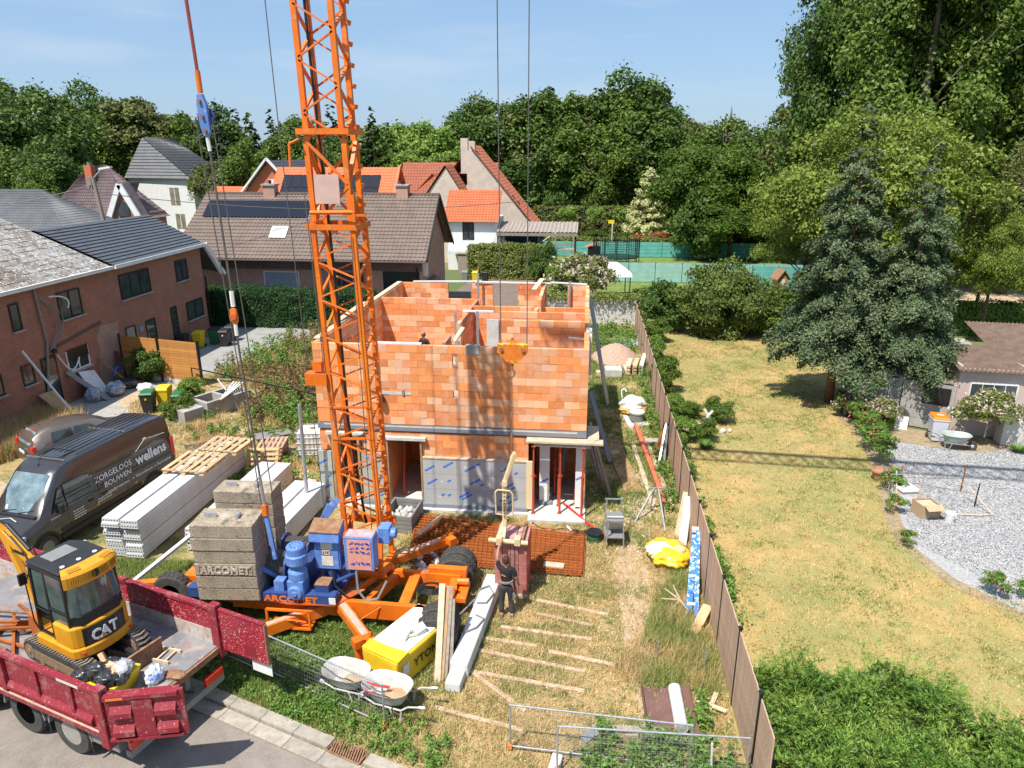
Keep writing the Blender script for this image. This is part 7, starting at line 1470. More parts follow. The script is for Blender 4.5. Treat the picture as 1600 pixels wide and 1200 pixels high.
# ---------------------------------------------------------------- stacks of hollow floor slabs
def planks(name,lab,loc,rz,rows,L,grp=None):
    t=T(name,lab,'floor planks',loc,rz,grp)
    # each plank 0.6 wide, 0.13 high with a row of dark cores at the near end
    w_,hh=.58,.135
    if 'pl%s'%L not in BC:
        b=B().prism([(-w_/2,0),(w_/2,0),(w_/2-.015,.05),(w_/2-.03,hh),(-w_/2+.03,hh),(-w_/2+.015,.05)],0,L,'y'); BC['pl%s'%L]=mesh_of('plank',b,Mconcl_w)
        b=B()
        for i in range(6):
            b.lathe([(.022,-.003),(.0001,-.003)],(-.22+i*.088,0,.065),8,'y',sx=1.25)
            b.lathe([(.022,L+.003),(.0001,L+.003)],(-.22+i*.088,0,.065),8,'y',sx=1.25)
        BC['co%s'%L]=mesh_of('core_hole',b,Mplast)
    for (x,z_,dy) in rows:
        p=link('plank',BC['pl%s'%L],t,(x,dy,z_)); link('core_hole',BC['co%s'%L],p)
    for y in(.5,L-.5): O('bearer',B().box(-.6,y,-.08,.6,y+.08,0),Mwoodg,t)
    return t
Mconcl_w=mat('precast_white',(.66,.665,.66),.75,(.56,.56,.555),2.5,bump=.2,bscale=40,extra=layers((14,.6,.75,(.45,.44,.42),6)))
pq=random.Random(2)
rows=[]
for k in range(9):
    z_=.0+k*.138+(.04 if k>3 else 0)+(.04 if k>6 else 0)
    for x in(-.31,.31): rows.append((x+pq.uniform(-.015,.015)+(.06 if (k>6) else 0),z_,pq.uniform(-.03,.03)+(-.1 if k>6 else 0)))
planks('plank_stack','tall stack of pale hollow concrete floor planks beside the van, pallet on its far end',(-13.55,17.55,.08),-R(1.5),rows,6.4)
rows=[]
for k in range(5):
    for x in(-.31,.31): rows.append((x+pq.uniform(-.015,.015),k*.14+(.03 if k>2 else 0),pq.uniform(-.03,.03)))
planks('plank_stack','lower stack of pale hollow concrete floor planks between the tall stack and the ballast',(-11.35,18.1,.08),-R(2),rows,5.0)
rows=[(x,k*.14,0) for k in range(5) for x in(-.31,.31)]
planks('plank_stack','small stack of pale floor planks behind the rear ballast stack',(-9.55,18.75,.08),-R(4),rows,3.0)
o=tag(O('wooden_beam',B().beam((-12.35,14.9,.35),(-11.0,18.6,1.15),.13,.09),Mconcl_w,None,bev=.005),'long pale square beam leaning diagonally across the floor planks','beam')
# pallets
def pallet(lab,loc,rz,m=Mwood,rot=None,grp='wooden pallets'):
    t=T('pallet',lab,'pallet',loc,rz,grp)
    for y in(-.44,0,.44):
        O('skid',B().box(-.6,y-.05,0,.6,y+.05,.022),m,t)
        for x in(-.52,0,.52): O('block',B().box(x-.06,y-.05,.022,x+.06,y+.05,.10),m,t)
    for x in(-.54,0,.54): O('cross_board',B().box(x-.05,-.49,.10,x+.05,.49,.122),m,t)
    for i in range(6): O('deck_board',B().box(-.6,-.46+i*.184-.05,.122,.6,-.46+i*.184+.05,.144),m,t)
    if rot: t.rotation_euler=rot
    return t
p0=pallet('upside down pallet slats bridging the far end of tall plank stack',(-13.2,21.3,1.43),R(88)); p0.scale=(1.35,1.5,1)
dup(p0,(-12.9,22.9,1.43),R(86),'second slatted pallet lying behind the first on the plank stack').scale=(1.1,1.5,1)
for i in range(4): pallet(f'{["lowest","second","third","topmost"][i]} pallet of the short stack next to the caged water tank',(-12.35+i*.02,25.3,.03+i*.16),R(95+i*2),mat('reddish_pallet',(.42,.26,.17),.85,(.50,.34,.24),5,rand=.15))
pt=pallet('light pallet leaning upright against the pallet stack',(-12.0,23.75,.50),0,Mwood,rot=(R(58),0,R(8)))
# caged water tank
t=T('water_tank','white water tank in a galvanised cage next to the pallets','tank',(-10.75,25.75,0),R(10))
O('tank',B().box(-.57,-.47,.16,.57,.47,1.12),mat('tank_plastic',(.62,.58,.46),.4,(.70,.70,.68),2),t,bev=.06,seg=3); O('top_plate',B().box(-.5,-.42,1.12,.5,.42,1.135),Mpvc,t); O('cap',B().lathe([(.11,1.135),(.11,1.17)],(0,0,0),14),Mrustd,t)
b=B()
for z_ in(.2,.45,.7,.95,1.15):
    for a,e in(((-.6,-.5),(.6,-.5)),((.6,-.5),(.6,.5)),((.6,.5),(-.6,.5)),((-.6,.5),(-.6,-.5))): b.tube((a[0],a[1],z_),(e[0],e[1],z_),.011,5)
for i in range(8):
    x=-.6+i*.171
    for y in(-.5,.5): b.tube((x,y,.15),(x,y,1.15),.009,5)
for i in range(6):
    y=-.5+i*.2
    for x in(-.6,.6): b.tube((x,y,.15),(x,y,1.15),.009,5)
O('cage',b,Msteel,t); O('base',B().box(-.6,-.5,0,.6,.5,.13),Mwoodg,t)
t=T('scaffold_pole','tall galvanised pole with a short cross arm standing left of the new house','pole',(-9.15,20.9,0))
O('tube',B().tube((0,0,0),(.05,0,3.95),.06,10),Msteel,t); O('cross_arm',B().beam((-.25,0,2.75),(.4,0,2.75),.04,.04),Msteel,t); O('foot',B().box(-.1,-.1,0,.1,.1,.02),Msteel,t)
# junk beside the house's left corner
crumple('sheeting','crumpled white and pink sheeting heaped against the left corner of the house','sheeting',(-9.35,21.6,.35),(.7,.9,1.0),mat('sheeting',(.74,.70,.66),.7,(.62,.42,.34),4,bump=.6,bscale=8),None,31)
t=T('rubbish_pile','pile of tools, strips and planks behind the caged tank','rubbish',(-9.9,27.2,0))
for i in range(10): O('strip',B().beam((q.uniform(-.6,.1),q.uniform(-1,1),.1+i*.04),(q.uniform(.0,.7),q.uniform(-1,1),.15+i*.06),.06,.03),[Mpvc,Mprop,Mwoodp,Mgbin][i%4],t)
t=T('steel_rods','bundle of thin steel rods and a flat frame lying in the weeds','rods',(-14.2,26.5,.15),R(35))
for i in range(5): O('rod',B().tube((-2.2,i*.12,.02),(2.2,i*.14,.03+.01*i),.014,5),Mblk,t)
O('flat_frame',B().box(.5,-.4,.05,2.0,.3,.09),Mgreyp,t)
# block pile, bins
t=T('block_pile','hollow grey concrete well rings and planks piled in the weeds','concrete',(-17.2,30.6,0),R(62))
O('ring_wall',B().box(-1.2,-.7,0,1.2,-.55,.75).box(-1.2,.55,0,1.2,.7,.75).box(-1.2,-.55,0,-1.05,.55,.75).box(1.05,-.55,0,1.2,.55,.75).box(-.1,-.55,0,.05,.55,.75),Mconc,t,bev=.01); O('block',B().box(-2.3,-.6,0,-1.3,.5,.62),Mconc,t,bev=.02)
for i in range(4): O('lath',B().beam((-.6+i*.1,-.9,.8+i*.03),(1.4,.9-i*.25,.82+i*.03),.09,.04),Mconcl,t)
O('frame',B().beam((.2,-.2,.9),(.4,.7,1.25),.05,.05).beam((.4,.7,1.25),(1.0,.5,1.1),.05,.05),Mconcl,t)
def bin_(lab,loc,rz,body,lid,s=1,grp=None,sticker=None):
    t=T('wheelie_bin',lab,'bin',loc,rz,grp); t.scale=(s,)*3
    O('body',B().loft([[(-.22,-.26,.05),(.22,-.26,.05),(.22,.22,.05),(-.22,.22,.05)],[(-.29,-.32,.92),(.29,-.32,.92),(.29,.34,.92),(-.29,.34,.92)]]),body,t,bev=.02)
    O('rim',B().box(-.30,-.34,.90,.30,.36,.95),body,t,bev=.01)
    O('lid',B().loft([[(-.30,-.35,.955),(.30,-.35,.955),(.30,.36,.955),(-.30,.36,.955)],[(-.27,-.28,1.04),(.27,-.28,1.04),(.27,.32,1.07),(-.27,.32,1.07)]]),lid,t,bev=.02)
    O('handle',B().tube((-.24,.42,.95),(.24,.42,.95),.018,6).box(-.25,.34,.93,-.22,.43,.97).box(.22,.34,.93,.25,.43,.97),body,t)
    for x in(-.26,.26): O('wheel',B().lathe([(.10,-.025),(.10,.025)],(x,.26,.10),12,'x'),Mblk,t)
    if sticker: O('sticker',B().box(-.05,-.335,.70,.03,-.315,.78),sticker,t)
    return t
bin_('black bin with a green lid in front of the terrace path',(-20.35,29.75,0),R(15),Mplast,Mgbin,sticker=Mybin); bin_('yellow bin behind green lidded black bin',(-20.0,30.5,0),R(10),Mybin,Mybin); bin_('green lidded bin sunk in weeds near the concrete rings',(-18.9,29.9,0),R(15),Mplast,Mgbin,.92)
bin_('yellow lidded bin next to the newer brick house',(-24.1,41.2,0),R(5),Mybin,Mybin); bin_('black bin left of the yellow one by the brick house',(-24.7,40.4,0),R(5),Mplast,Mplast); bin_('dark green bin right of the yellow one by the brick house',(-23.6,42.2,0),R(5),Mgbin,Mplast); bin_('black bin with a white sticker nearest the driveway edge',(-22.7,41.8,0),R(8),Mplast,Mplast,sticker=Mpvc); bin_('black bin furthest right beside the brick house',(-22.9,43.0,0),R(8),Mplast,Mplast)
bin_('small yellow bin in front of the laurel hedge',(-10.4,66.6,0),0,Mybin,Mybin); bin_('small black bin right of the little yellow one by the laurel',(-9.5,66.8,0),0,Mplast,Mplast,); bin_('small grey bin in the shade left of the little yellow one',(-11.4,66.8,0),0,Mgreyp,Mgreyp)
# rubbish by the old house
def bag(lab,loc,s,m,seed): return crumple('rubbish_bag',lab,'bag',loc,s,m,None,seed)
bag('clear sack of blue rubbish left of the leaning white board',(-24.0,30.9,.35),(.7,.6,.8),Mclear,41); bag('larger clear rubbish sack in front of the white board',(-23.5,31.9,.35),(.8,.9,.8),Mclear,42); bag('white crumpled sack nearest the terrace middle',(-22.5,32.8,.18),(.8,.6,.4),Mwrap,43); bag('black sacks under the stripped brick wall',(-23.6,33.3,.25),(1.2,1.1,.5),Mblkbag,44)
for nm,lab,a,e,w_,hh,m in [('board','white board leaning on the old house wall',(-23.9,31.6,0.0),(-24.9,31.9,1.25),1.1,.03,Mpvc),('board','grey plank leaning on the wall between two rubbish sacks',(-23.4,31.2,0),(-24.9,30.6,1.6),.28,.05,Mgreyp),('board','brown plywood leaning on the door of the old house',(-23.5,28.8,0),(-24.8,28.9,1.1),.9,.03,Mply),('pole','pale drain pole leaning by the door of the old house',(-23.0,28.4,.0),(-24.9,28.2,3.3),.07,.07,Mpvc),('board','rusty red board leaning under the stripped wall',(-23.6,33.4,0),(-24.9,33.0,1.6),.14,.04,Mrustd),('board','dark red board leaning at house corner by the honey fence',(-23.9,33.6,0),(-24.9,34.4,1.6),.3,.04,mat('dark_red_board',(.14,.04,.035),.7))]: tag(O(nm,B().beam(a,e,w_,hh,up=(1,0,.2)),m),lab,nm)
t=T('blue_hose','blue hose coil under the stripped wall','hose',(-24.1,33.2,.75)); O('coil',B().path([(0,.35*math.cos(a_),.35*math.sin(a_)) for a_ in [PI*i/10 for i in range(11)]],.05,6),mat('blue_hose',(.02,.12,.5),.4),t)
# lamp pole
t=T('street_lamp','leaning wooden pole with a white lamp head behind the newer brick house','street lamp',(-31.5,45.5,0)); O('pole',B().tube((0,0,0),(-.9,0,10.2),.16,8,.12),Mwoodg,t); O('arm',B().tube((-.9,0,10.1),(-.2,0,10.7),.05,6),Msteel,t); O('lamp_head',B().obox((.1,0,10.78),(.8,.3,.12),(0,-.15,0)),Mpvc,t); O('insulator',B().box(-1.3,-.1,9.4,-1.0,.1,10.2),Mgreyp,t)
w_=T('overhead_wires','two thin wires running from the lamp pole past white house','wires'); 
for pts in ([(-32.3,45.5,9.2),(-22,47,8.4),(-5,60,8.0)],[(-32.3,45.5,9.8),(-45,40,8.8)]): O('wire',B().path([Vector(pts[0]).lerp(Vector(pts[-1]),i/10)+Vector((0,0,-4*.9*(i/10)*(1-i/10))) for i in range(11)],.025,4),Mcable,w_)
for px,y,hh in((1575,70,5.5),(392,92,8)): 
    t=T('wooden_pole','dark wooden pole between the trees left of the crane' if px<500 else 'post by the hen run','pole',(at(px,y),y,0)); O('pole',B().tube((0,0,0),(0,0,hh),.14,7),Mbark,t)
# church spire far away
t=T('church_spire','thin dark church spire far off above the treetops','church',(at(1105,420),420,0)); O('spire',B().lathe([(3.4,0),(3.4,22),(2.8,24),(.8,30),(.05,36)],(0,0,0),8),mat('spire_slate',(.16,.13,.13),.8),t); O('tower',B().box(-4,-4,0,4,4,20),Mbrd,t)
# ---------------------------------------------------------------- garden things far behind
t=T('trampoline','black netted trampoline on the playing lawn','trampoline',(3.3,79.6,0))
b=B(); n=12
for i in range(n): a=2*PI*i/n; b.tube((math.cos(a)*2.5,math.sin(a)*2.2,0),(math.cos(a)*2.5,math.sin(a)*2.2,3.0),.05,6)
O('pole',b,Mblk,t) and None
b=B(); n=48
for i in range(n): a=2*PI*i/n; b.tube((math.cos(a)*2.45,math.sin(a)*2.15,.9),(math.cos(a)*2.45,math.sin(a)*2.15,2.9),.018,3)
for k in range(9): b.path([(math.cos(2*PI*i/24)*2.45,math.sin(2*PI*i/24)*2.15,.9+k*.25) for i in range(25)],.018,3)
stuffpart(O('net',b,Mblk,t)); O('mat_ring',B().lathe([(2.4,.8),(2.4,.9),(.01,.9)],(0,0,0),24,sy=.88),mat('dark_green_mat',(.01,.05,.04),.6),t)
t=T('gazebo','white roofed party tent on black legs beside the flowering shrub','gazebo',(2.2,60.6,0),.1)
for x in(-1.4,1.4):
    for y in(-1.3,1.3): O('leg',B().box(x-.04,y-.04,0,x+.04,y+.04,2.1),Mblk,t)
O('canvas_roof',B().loft([[(-1.6,-1.5,1.9),(1.6,-1.5,1.9),(1.6,1.5,1.9),(-1.6,1.5,1.9)],[(-1.5,-1.4,2.25),(1.5,-1.4,2.25),(1.5,1.4,2.25),(-1.5,1.4,2.25)],[(-.5,-.4,2.95),(.5,-.4,2.95),(.5,.4,2.95),(-.5,.4,2.95)]]),Mpvc,t,bev=.05)
t=T('climbing_frame','grey wooden climbing frame with a white slide on playing lawn','climbing frame',(-2.4,80,0))
for x in(-1.3,1.3):
    for y in(-1,1): O('leg',B().beam((x,y,0),(x*.75,y*.7,3.1),.12,.12),Mwoodg,t)
O('platform',B().box(-1.2,-.9,1.5,1.2,.9,1.6),Mwoodg,t); O('roof_beam',B().beam((-1.4,0,3.1),(1.4,0,3.1),.14,.14),Mwoodg,t); O('side_rail',B().box(-1.2,-.9,2.1,1.2,-.84,2.2),Mwoodg,t); O('slide',B().beam((-3.2,-.6,1.9),(-.6,-.6,3.7),.5,.06),Mpvc,t); O('ladder',B().beam((1.2,-.9,1.6),(2.1,-1.2,0),.3,.06),Mwoodg,t)
t=T('playhouse','small dark shed with an orange roof beside the trampoline','shed',(.9,82,0)); O('wall',B().box(-.7,-.6,0,.7,.6,1.6),Mblk,t); O('roof',B().beam((-1.0,0,1.6),(.6,0,2.1),1.5,.06),Mtor,t)
t=T('basket_goal','basket pole with a bright yellow board by the far hedge','basketball hoop',(3.0,86.4,0)); O('pole',B().tube((0,0,0),(0,0,4.0),.06,6),Mpvc,t); O('board',B().box(-.5,-.05,3.8,.2,.05,4.2),mat('yellow_board',(.8,.6,.02),.5),t)
for x,lab,m,s in((-7.2,'pink covered table behind the laurel hedge','pink_cover',(1.6,1,1)),):
    tag(O('covered_table',B().obox((-4.8,73.5,.8),(2.6,1.2,1.6)).obox((-4.8,73.4,1.65),(2.7,1.3,.08)),mat('pink_cover',(.52,.36,.44),.8)),lab,'table')
o=O('low_shed_roof',B().box(-13,71.3,2.0,-4.8,73.3,2.1).box(-12.9,71.4,0,-4.9,73.2,2.0),Mwoodg); tag(o,'long low dark outbuilding with an orange edged flat roof behind the laurel','outbuilding')
t=T('hen_run_steps','small pale wooden steps and planks on hen run soil','steps',(at(1512,70),70,0)); 
for i in range(4): O('step',B().box(-.8,i*.5,0+i*.35,.8,i*.5+.45,.35+i*.35),Mwoodp,t)
O('loose_plank',B().beam((2,-3,.1),(6,-4.5,.1),.25,.06),Mwoodp,t)
t=T('wire_fence','thin green wire fence with green posts round the hen run','fence',(at(1560,76),76,0))
for i in range(5): O('post',B().tube((-6+i*3.2,0,0),(-6+i*3.2,0,1.9),.07,6),Mgbin,t)
for k in range(5): O('wire',B().tube((-6,0,.3+k*.38),(7,0,.3+k*.38),.02,4),Mblk,t)
# ---------------------------------------------------------------- yard by the pink shed
t=bin_('pale grey bin with a bright orange lid behind the wheelbarrow',(15.15,29.95,0),R(-8),mat('pale_grey_plastic',(.60,.62,.66),.5),mat('orange_plastic',(.78,.22,.02),.45),1.08)
O('lid_print',B().box(-.12,-.1,1.075,.12,0,1.08),Mpvc,t)
def barrow(lab,loc,rz,tray,sand,s=1,frame=Msteel,grp='wheelbarrows',inner=None,mark=None):
    # local: wheel at -x, handles at +x
    t=T('wheelbarrow',lab,'wheelbarrow',loc,rz,grp); t.scale=(s,)*3; b=B(); n=20; rg=[]
    prof=[(.36,.24,.34,.02),(.44,.31,.50,0),(.54,.37,.66,-.02),(.56,.39,.67,-.02),(.555,.385,.655,-.02),(.52,.35,.64,-.02),(.42,.29,.5,0),(.34,.22,.36,.02)]
    for (ax_,ay_,z_,o_) in prof: rg.append([(o_+ax_*math.copysign(abs(math.cos(2*PI*i/n))**.75,math.cos(2*PI*i/n)),ay_*math.copysign(abs(math.sin(2*PI*i/n))**.75,math.sin(2*PI*i/n)),z_) for i in range(n)])
    O('tray',b.loft(rg),tray,t,smooth=True)
    if sand:
        sb=B(); q_=random.Random(3); sb.v.append((.12,0,.50)); 
        for i in range(14): a=2*PI*i/14; sb.v.append((.14+.27*math.cos(a)*q_.uniform(.8,1.1),.22*math.sin(a)*q_.uniform(.8,1.1),.40+.03*q_.random()))
        for i in range(14): sb.f.append((0,1+i,1+(i+1)%14)); sb.m.append(0)
        O('sand',sb,sand,t)
    for sd_ in(-1,1): O('handle',B().path([(-.62,sd_*.06,.22),(-.2,sd_*.26,.31),(.45,sd_*.30,.36),(.62,sd_*.30,.50),(.98,sd_*.30,.60)],.02,7),frame,t); O('leg',B().path([(.18,sd_*.29,.34),(.30,sd_*.30,.02),(.42,sd_*.30,.02),(.46,sd_*.30,.35)],.018,6),frame,t); O('grip',B().tube((.88,sd_*.30,.58),(1.02,sd_*.30,.61),.027,7),Mwrap if frame is not Msteel else Mblk,t)
    O('tyre',B().lathe([(.11,-.04),(.17,-.045),(.2,-.02),(.2,.02),(.17,.045),(.11,.04)],(-.66,0,.2),18,'y'),Mtyre,t); O('rim',B().lathe([(.11,-.03),(.02,-.05),(.02,.05),(.11,.03)],(-.66,0,.2),14,'y'),Mpvc,t)
    return t
barrow('grey wheelbarrow with rust inside, standing on the gravel by the orange lidded bin',(15.45,29.0,0),R(173),mat('barrow_green_grey',(.36,.42,.37),.5,(.42,.47,.42),4),mat('rusty_orange_in',(.55,.18,.06),.8))
Mmtray=mat('mortared_tray',(.56,.53,.49),.85,(.44,.40,.36),4,bump=.4,bscale=30,extra=layers((10,.55,.68,(.66,.62,.58),6)))
barrow('left of two mortar smeared wheelbarrows by the yellow pack',(-5.05,12.75,0),R(-12),Mmtray,mat('mortar_sand',(.47,.36,.24),.95,(.38,.29,.19),8),1.0,mat('white_tube',(.62,.60,.57),.6,(.45,.42,.38),8))
t=barrow('right mortar smeared wheelbarrow with heaped sand and a red rim mark',(-4.0,12.38,0),R(-14),mat('mortared_tray',(0,0,0)),mat('orange_sand',(.50,.32,.18),.95,(.42,.27,.15),8),1.03,mat('white_tube',(0,0,0)))
O('red_mark',B().box(-.35,-.37,.655,-.12,-.355,.70),mat('red_marking',(.55,.04,.03),.6),t); tr_=O('trowel',B().beam((-.32,-.1,.64),(.05,-.02,.60),.07,.015).tube((-.45,-.12,.68),(-.32,-.1,.65),.018,6),Mtail if 0 else mat('red_marking',(0,0,0)),t)
# mortar workbench frame in the gravel yard
t=T('string_frame','marking frame of stakes, strings and bent tube on the gravel','frame',(12.3,23.6,0))
for x,y,hh,m in((-.7,1.2,1.0,Mrust),(1.5,1.3,1.0,Mrust),(-.55,.0,.9,Mwoodp),(1.4,.1,.9,Mblk)): O('stake',B().tube((x,y,0),(x+.02,y,hh),.022,6),m,t)
O('string',B().path([(-.7,1.2,.5),(1.5,1.3,.52)],.008,4),Mblk,t); O('string',B().path([(-.6,.7,.55),(1.4,.1,.5)],.008,4),Mblk,t); O('string',B().path([(.3,1.6,.8),(-.7,1.2,.5)],.01,4),Mrustd,t); O('bent_tube',B().path([(-1.0,.9,.9),(-1.1,.3,.05),(.2,-.6,.05),(1.3,-.6,.05),(1.7,-.5,.05),(1.3,.5,.6)],.022,6),Mwoodp,t)
t=T('box','open tan cardboard box with torn flaps on gravel','box',(11.75,22.95,0),R(12)); O('side',B().box(-.33,-.3,0,.33,-.28,.48).box(-.33,.28,0,.33,.3,.48).box(-.33,-.28,0,-.31,.28,.48).box(.31,-.28,0,.33,.28,.48).box(-.31,-.28,0,.31,.28,.02),mat('cardboard',(.50,.36,.22),.9,(.42,.30,.18),6),t); O('flap',B().obox((0,-.42,.46),(.62,.28,.015),(.35,0,0)),mat('cardboard',(0,0,0)),t); O('flap',B().obox((0,.4,.52),(.62,.24,.015),(-.4,0,0)),mat('cardboard',(0,0,0)),t); O('white_filling',B().box(-.28,-.25,.3,.28,.25,.42),Mwoodp,t)
t=T('bucket','white bucket with pinkish contents on the gravel','bucket',(12.35,22.55,0)); O('pail',B().lathe([(.13,0),(.17,.30),(.18,.31)],(0,0,0),16),Mpvc,t); O('contents',B().lathe([(.16,.28),(.001,.29)],(0,0,0),14),mat('pink_paste',(.5,.25,.24),.8),t)
t=T('box','white polystyrene box among the roses','box',(11.6,24.3,0),.2); O('box_body',B().box(-.3,-.35,0,.3,.35,.35).box(-.34,-.39,.35,.34,.39,.4),Mpvc,t,bev=.01)
t=T('garden_tap_table','small metal trestle at the rose bed edge','trestle',(11.3,24.7,0)); O('frame',B().path([(-.2,.3,0),(-.2,.3,.8),(.2,.3,.8),(.2,-.3,.8),(-.2,-.3,.8),(-.2,-.3,0)],.025,6),Msteel,t)
t=T('flower_pot','large terracotta pot at the foot of roses','pot',(11.2,25.6,0)); O('pot',B().lathe([(.16,0),(.26,.35),(.29,.36),(.29,.42),(.24,.42),(.22,.36),(.001,.34)],(0,0,0),18),mat('terracotta',(.45,.20,.12),.85,(.38,.18,.11),5),t)
t=T('tyre','black tyre leaning on the grey shed wall behind a white sheet','tyre',(14.15,31.55,.45),.0); o=O('ring',B().lathe([(.30,-.1),(.42,-.12),(.48,-.05),(.48,.05),(.42,.12),(.30,.1),(.28,0),(.30,-.1)],(0,0,0),24,'y'),Mtyre,t); t.rotation_euler=(R(-12),0,R(-28))
tag(O('white_sheet',B().obox((0,0,.3),(.5,.03,.6),(R(-20),0,0)),Mpvc,None,loc=(14.2,31.15,0),rot=(0,0,-.4)),'white square sheet propped against the tyre','sheet')
t=T('freezer','cream plastic box half hidden by the flowering shrub','box',(18.0,29.9,0),-.1); O('box_body',B().box(-.4,-.35,0,.4,.35,1.2),mat('cream_plastic',(.60,.56,.50),.6),t,bev=.03); O('lid',B().box(-.42,-.37,1.2,.42,.37,1.27),mat('cream_plastic',(0,0,0)),t,bev=.02)
# ---------------------------------------------------------------- right strip of the plot
def stick(lab,a,e,w_,hh,m,nm='plank',cat='plank'): return tag(O(nm,B().beam(a,e,w_,hh),m,None,bev=.006),lab,cat)
stick('red steel scaffold beam lying along the garden fence',(2.45,30.2,.09),(3.0,22.6,.09),.14,.14,Mredb,'beam','beam'); stick('second red beam under the first, paler',(2.62,29.8,.04),(3.15,22.9,.04),.14,.06,Mredb,'beam','beam'); stick('pale long plank just right of the red beams',(2.8,28.9,.06),(3.25,22.5,.06),.14,.06,Mwoodp); stick('pale plank lying left of the red beams',(2.22,28.2,.05),(2.62,22.3,.05),.16,.04,Mwoodp); stick('short pale plank crossing under the left one',(1.95,27.0,.02),(2.55,27.05,.02),.2,.04,Mwoodp)
t=T('plywood_sheet','brown plywood sheet lying in the shade beside the house','plywood',(1.72,25.6,.03),R(8)); O('sheet',B().box(-.33,-2.1,0,.33,2.1,.03),Mply,t); O('pale_patch',B().box(-.25,1.3,.03,.1,1.7,.036),Mwoodp,t)
for i,(a,e,m,lab) in enumerate([((.95,23.4,0),(.30,23.1,2.6),Mwoodg,'grey double plank leaning on the house corner'),((1.15,23.2,0),(.32,23.5,2.7),Mwoodg,'second grey plank leaning behind the first'),((.75,24.5,0),(.30,24.6,1.7),Mlead,'short slate blue board leaning on the house side'),((1.2,26.0,.1),(.35,27.2,2.6),Mlead,'dark grey leaning board further along the house side'),((1.3,32.8,0),(.25,33.4,5.3),Msteel,'long aluminium ladder leaning on the side wall of the house')]): stick(lab,a,e,.2 if i<4 else .3,.05,m,'board' if i<4 else 'ladder','board' if i<4 else 'ladder')
t=T('bulk_bag','torn white bulk bag with orange seams, slumped in the strip','bag',(2.45,32.3,0)); crumple('film','','',(0,0,.32),(1.15,1.2,.75),Mwrap,t,51); crumple('orange_fabric','','',(0,-.2,.16),(1.2,1.1,.4),mat('orange_fabric',(.62,.34,.10),.8),t,52); O('loop',B().path([(-.5,.4,.5),(-.55,.45,.85),(-.4,.5,.95),(-.3,.45,.8)],.03,6),Mwrap,t)
t=T('barrel','dark well ring with a pale lid in the strip','barrel',(2.55,30.9,0)); O('ring',B().lathe([(.32,0),(.34,.4),(.36,.4),(.36,.46)],(0,0,0),20),Mgreyp,t); O('lid',B().lathe([(.36,.46),(.34,.5),(.001,.51)],(0,0,0),20),Mconcl,t)
t=T('barrel','low round concrete cover near the garden fence','cover',(3.1,28.3,0)); O('ring',B().lathe([(.3,0),(.3,.16),(.001,.18)],(0,0,0),20),Mconc,t)
stick('short white foam beam beside the dark well ring',(2.05,31.2,.08),(2.25,29.9,.08),.2,.14,Mpvc,'foam_beam','beam'); stick('pale flat stone slab behind dark well ring',(2.3,30.3,.03),(3.1,30.6,.03),.4,.06,Mconcl,'slab','slab')
t=T('stone_block','pale cut stone block left of the timber heap','stone',(1.75,37.9,0),.1); O('block',B().box(-.5,-.4,0,.4,.4,.45),Mconcl,t,bev=.03); O('small_block',B().box(-1.0,-.3,0,-.7,.1,.3),Mwoodp,t,bev=.02)
t=T('timber_heap','short pale timbers heaped against the garden fence','timber',(2.9,38.7,0),.1)
for i in range(9): O('offcut',B().beam((-.45+(i%3)*.35,-.7,.12+(i//3)*.2),(-.4+(i%3)*.35+.05*i,.8,.12+(i//3)*.2+(.3 if i==8 else 0)),.22,.13),[Mwoodp,Mwood,Mconcl][i%3],t)
sm=B(); sq=random.Random(8); sm=B()
nx=26
for i in range(nx+1):
    for j in range(nx+1):
        x=-1.6+3.2*i/nx; y=-2+4*j/nx; r2=(x/1.5)**2+(y/1.9)**2; sm.v.append((x,y,max(-.02,.85*(1-r2)**1.3 if r2<1 else -.02)+sq.uniform(-.02,.03)*(r2<1)))
for i in range(nx):
    for j in range(nx): k_=i*(nx+1)+j; sm.f.append((k_,k_+nx+1,k_+nx+2,k_+1)); sm.m.append(0)
tag(O('sand_pile',sm,mat('pinkish_rubble',(.50,.34,.25),.95,(.40,.26,.19),9,bump=.8,bscale=25),None,loc=(1.95,41.5,0)),'heap of pinkish sand and rubble at the far end of the strip','sand')
tag(O('slab',B().box(-.8,-.9,0,.8,.9,.05),mat('bluish_slab',(.30,.36,.34),.7),None,loc=(2.8,45.2,.0)),'greenish flat slab lying beyond the sand heap','slab')
# trestle legs, frames by the fence
t=T('trestle','grey folding steel trestle under the red beams','trestle',(2.6,21.9,0)); 
for a,e in(((-.7,-.5,0),(-.05,.35,.85)),((.25,-1.0,0),(.1,.35,.85)),((-.1,.5,0),(-.05,.35,.85)),((.35,.6,0),(.1,.35,.85))): O('leg',B().beam(a,e,.05,.05),Msteel,t)
O('top_bar',B().beam((-.2,.35,.86),(.35,.4,.86),.07,.05),Msteel,t)
for i,(a,e,m) in enumerate([((3.0,26.9,0),(3.45,27.5,1.3),Mrust),((3.1,26.7,0),(3.48,27.4,1.25),Mrust),((3.15,26.3,0),(3.45,27.3,1.4),Msteel),((3.35,26.4,0),(3.48,27.1,1.3),Mlead)]): stick(['rusty frame tube leaning on the garden fence','second rusty tube leaning on the garden fence','galvanised tube leaning on the garden fence','dull tube leaning last on the garden fence'][i],a,e,.09,.09,m,'tube','tube')
t=T('tool_trolley','grey framed wheeled tray standing at the house corner','frame',(1.15,20.0,0),R(4))
for x in(-.28,.28):
    for y in(-.35,.35): O('leg',B().beam((x,y,0),(x*.8,y,1.35 if y>0 else 1.0),.035,.035),Msteel,t)
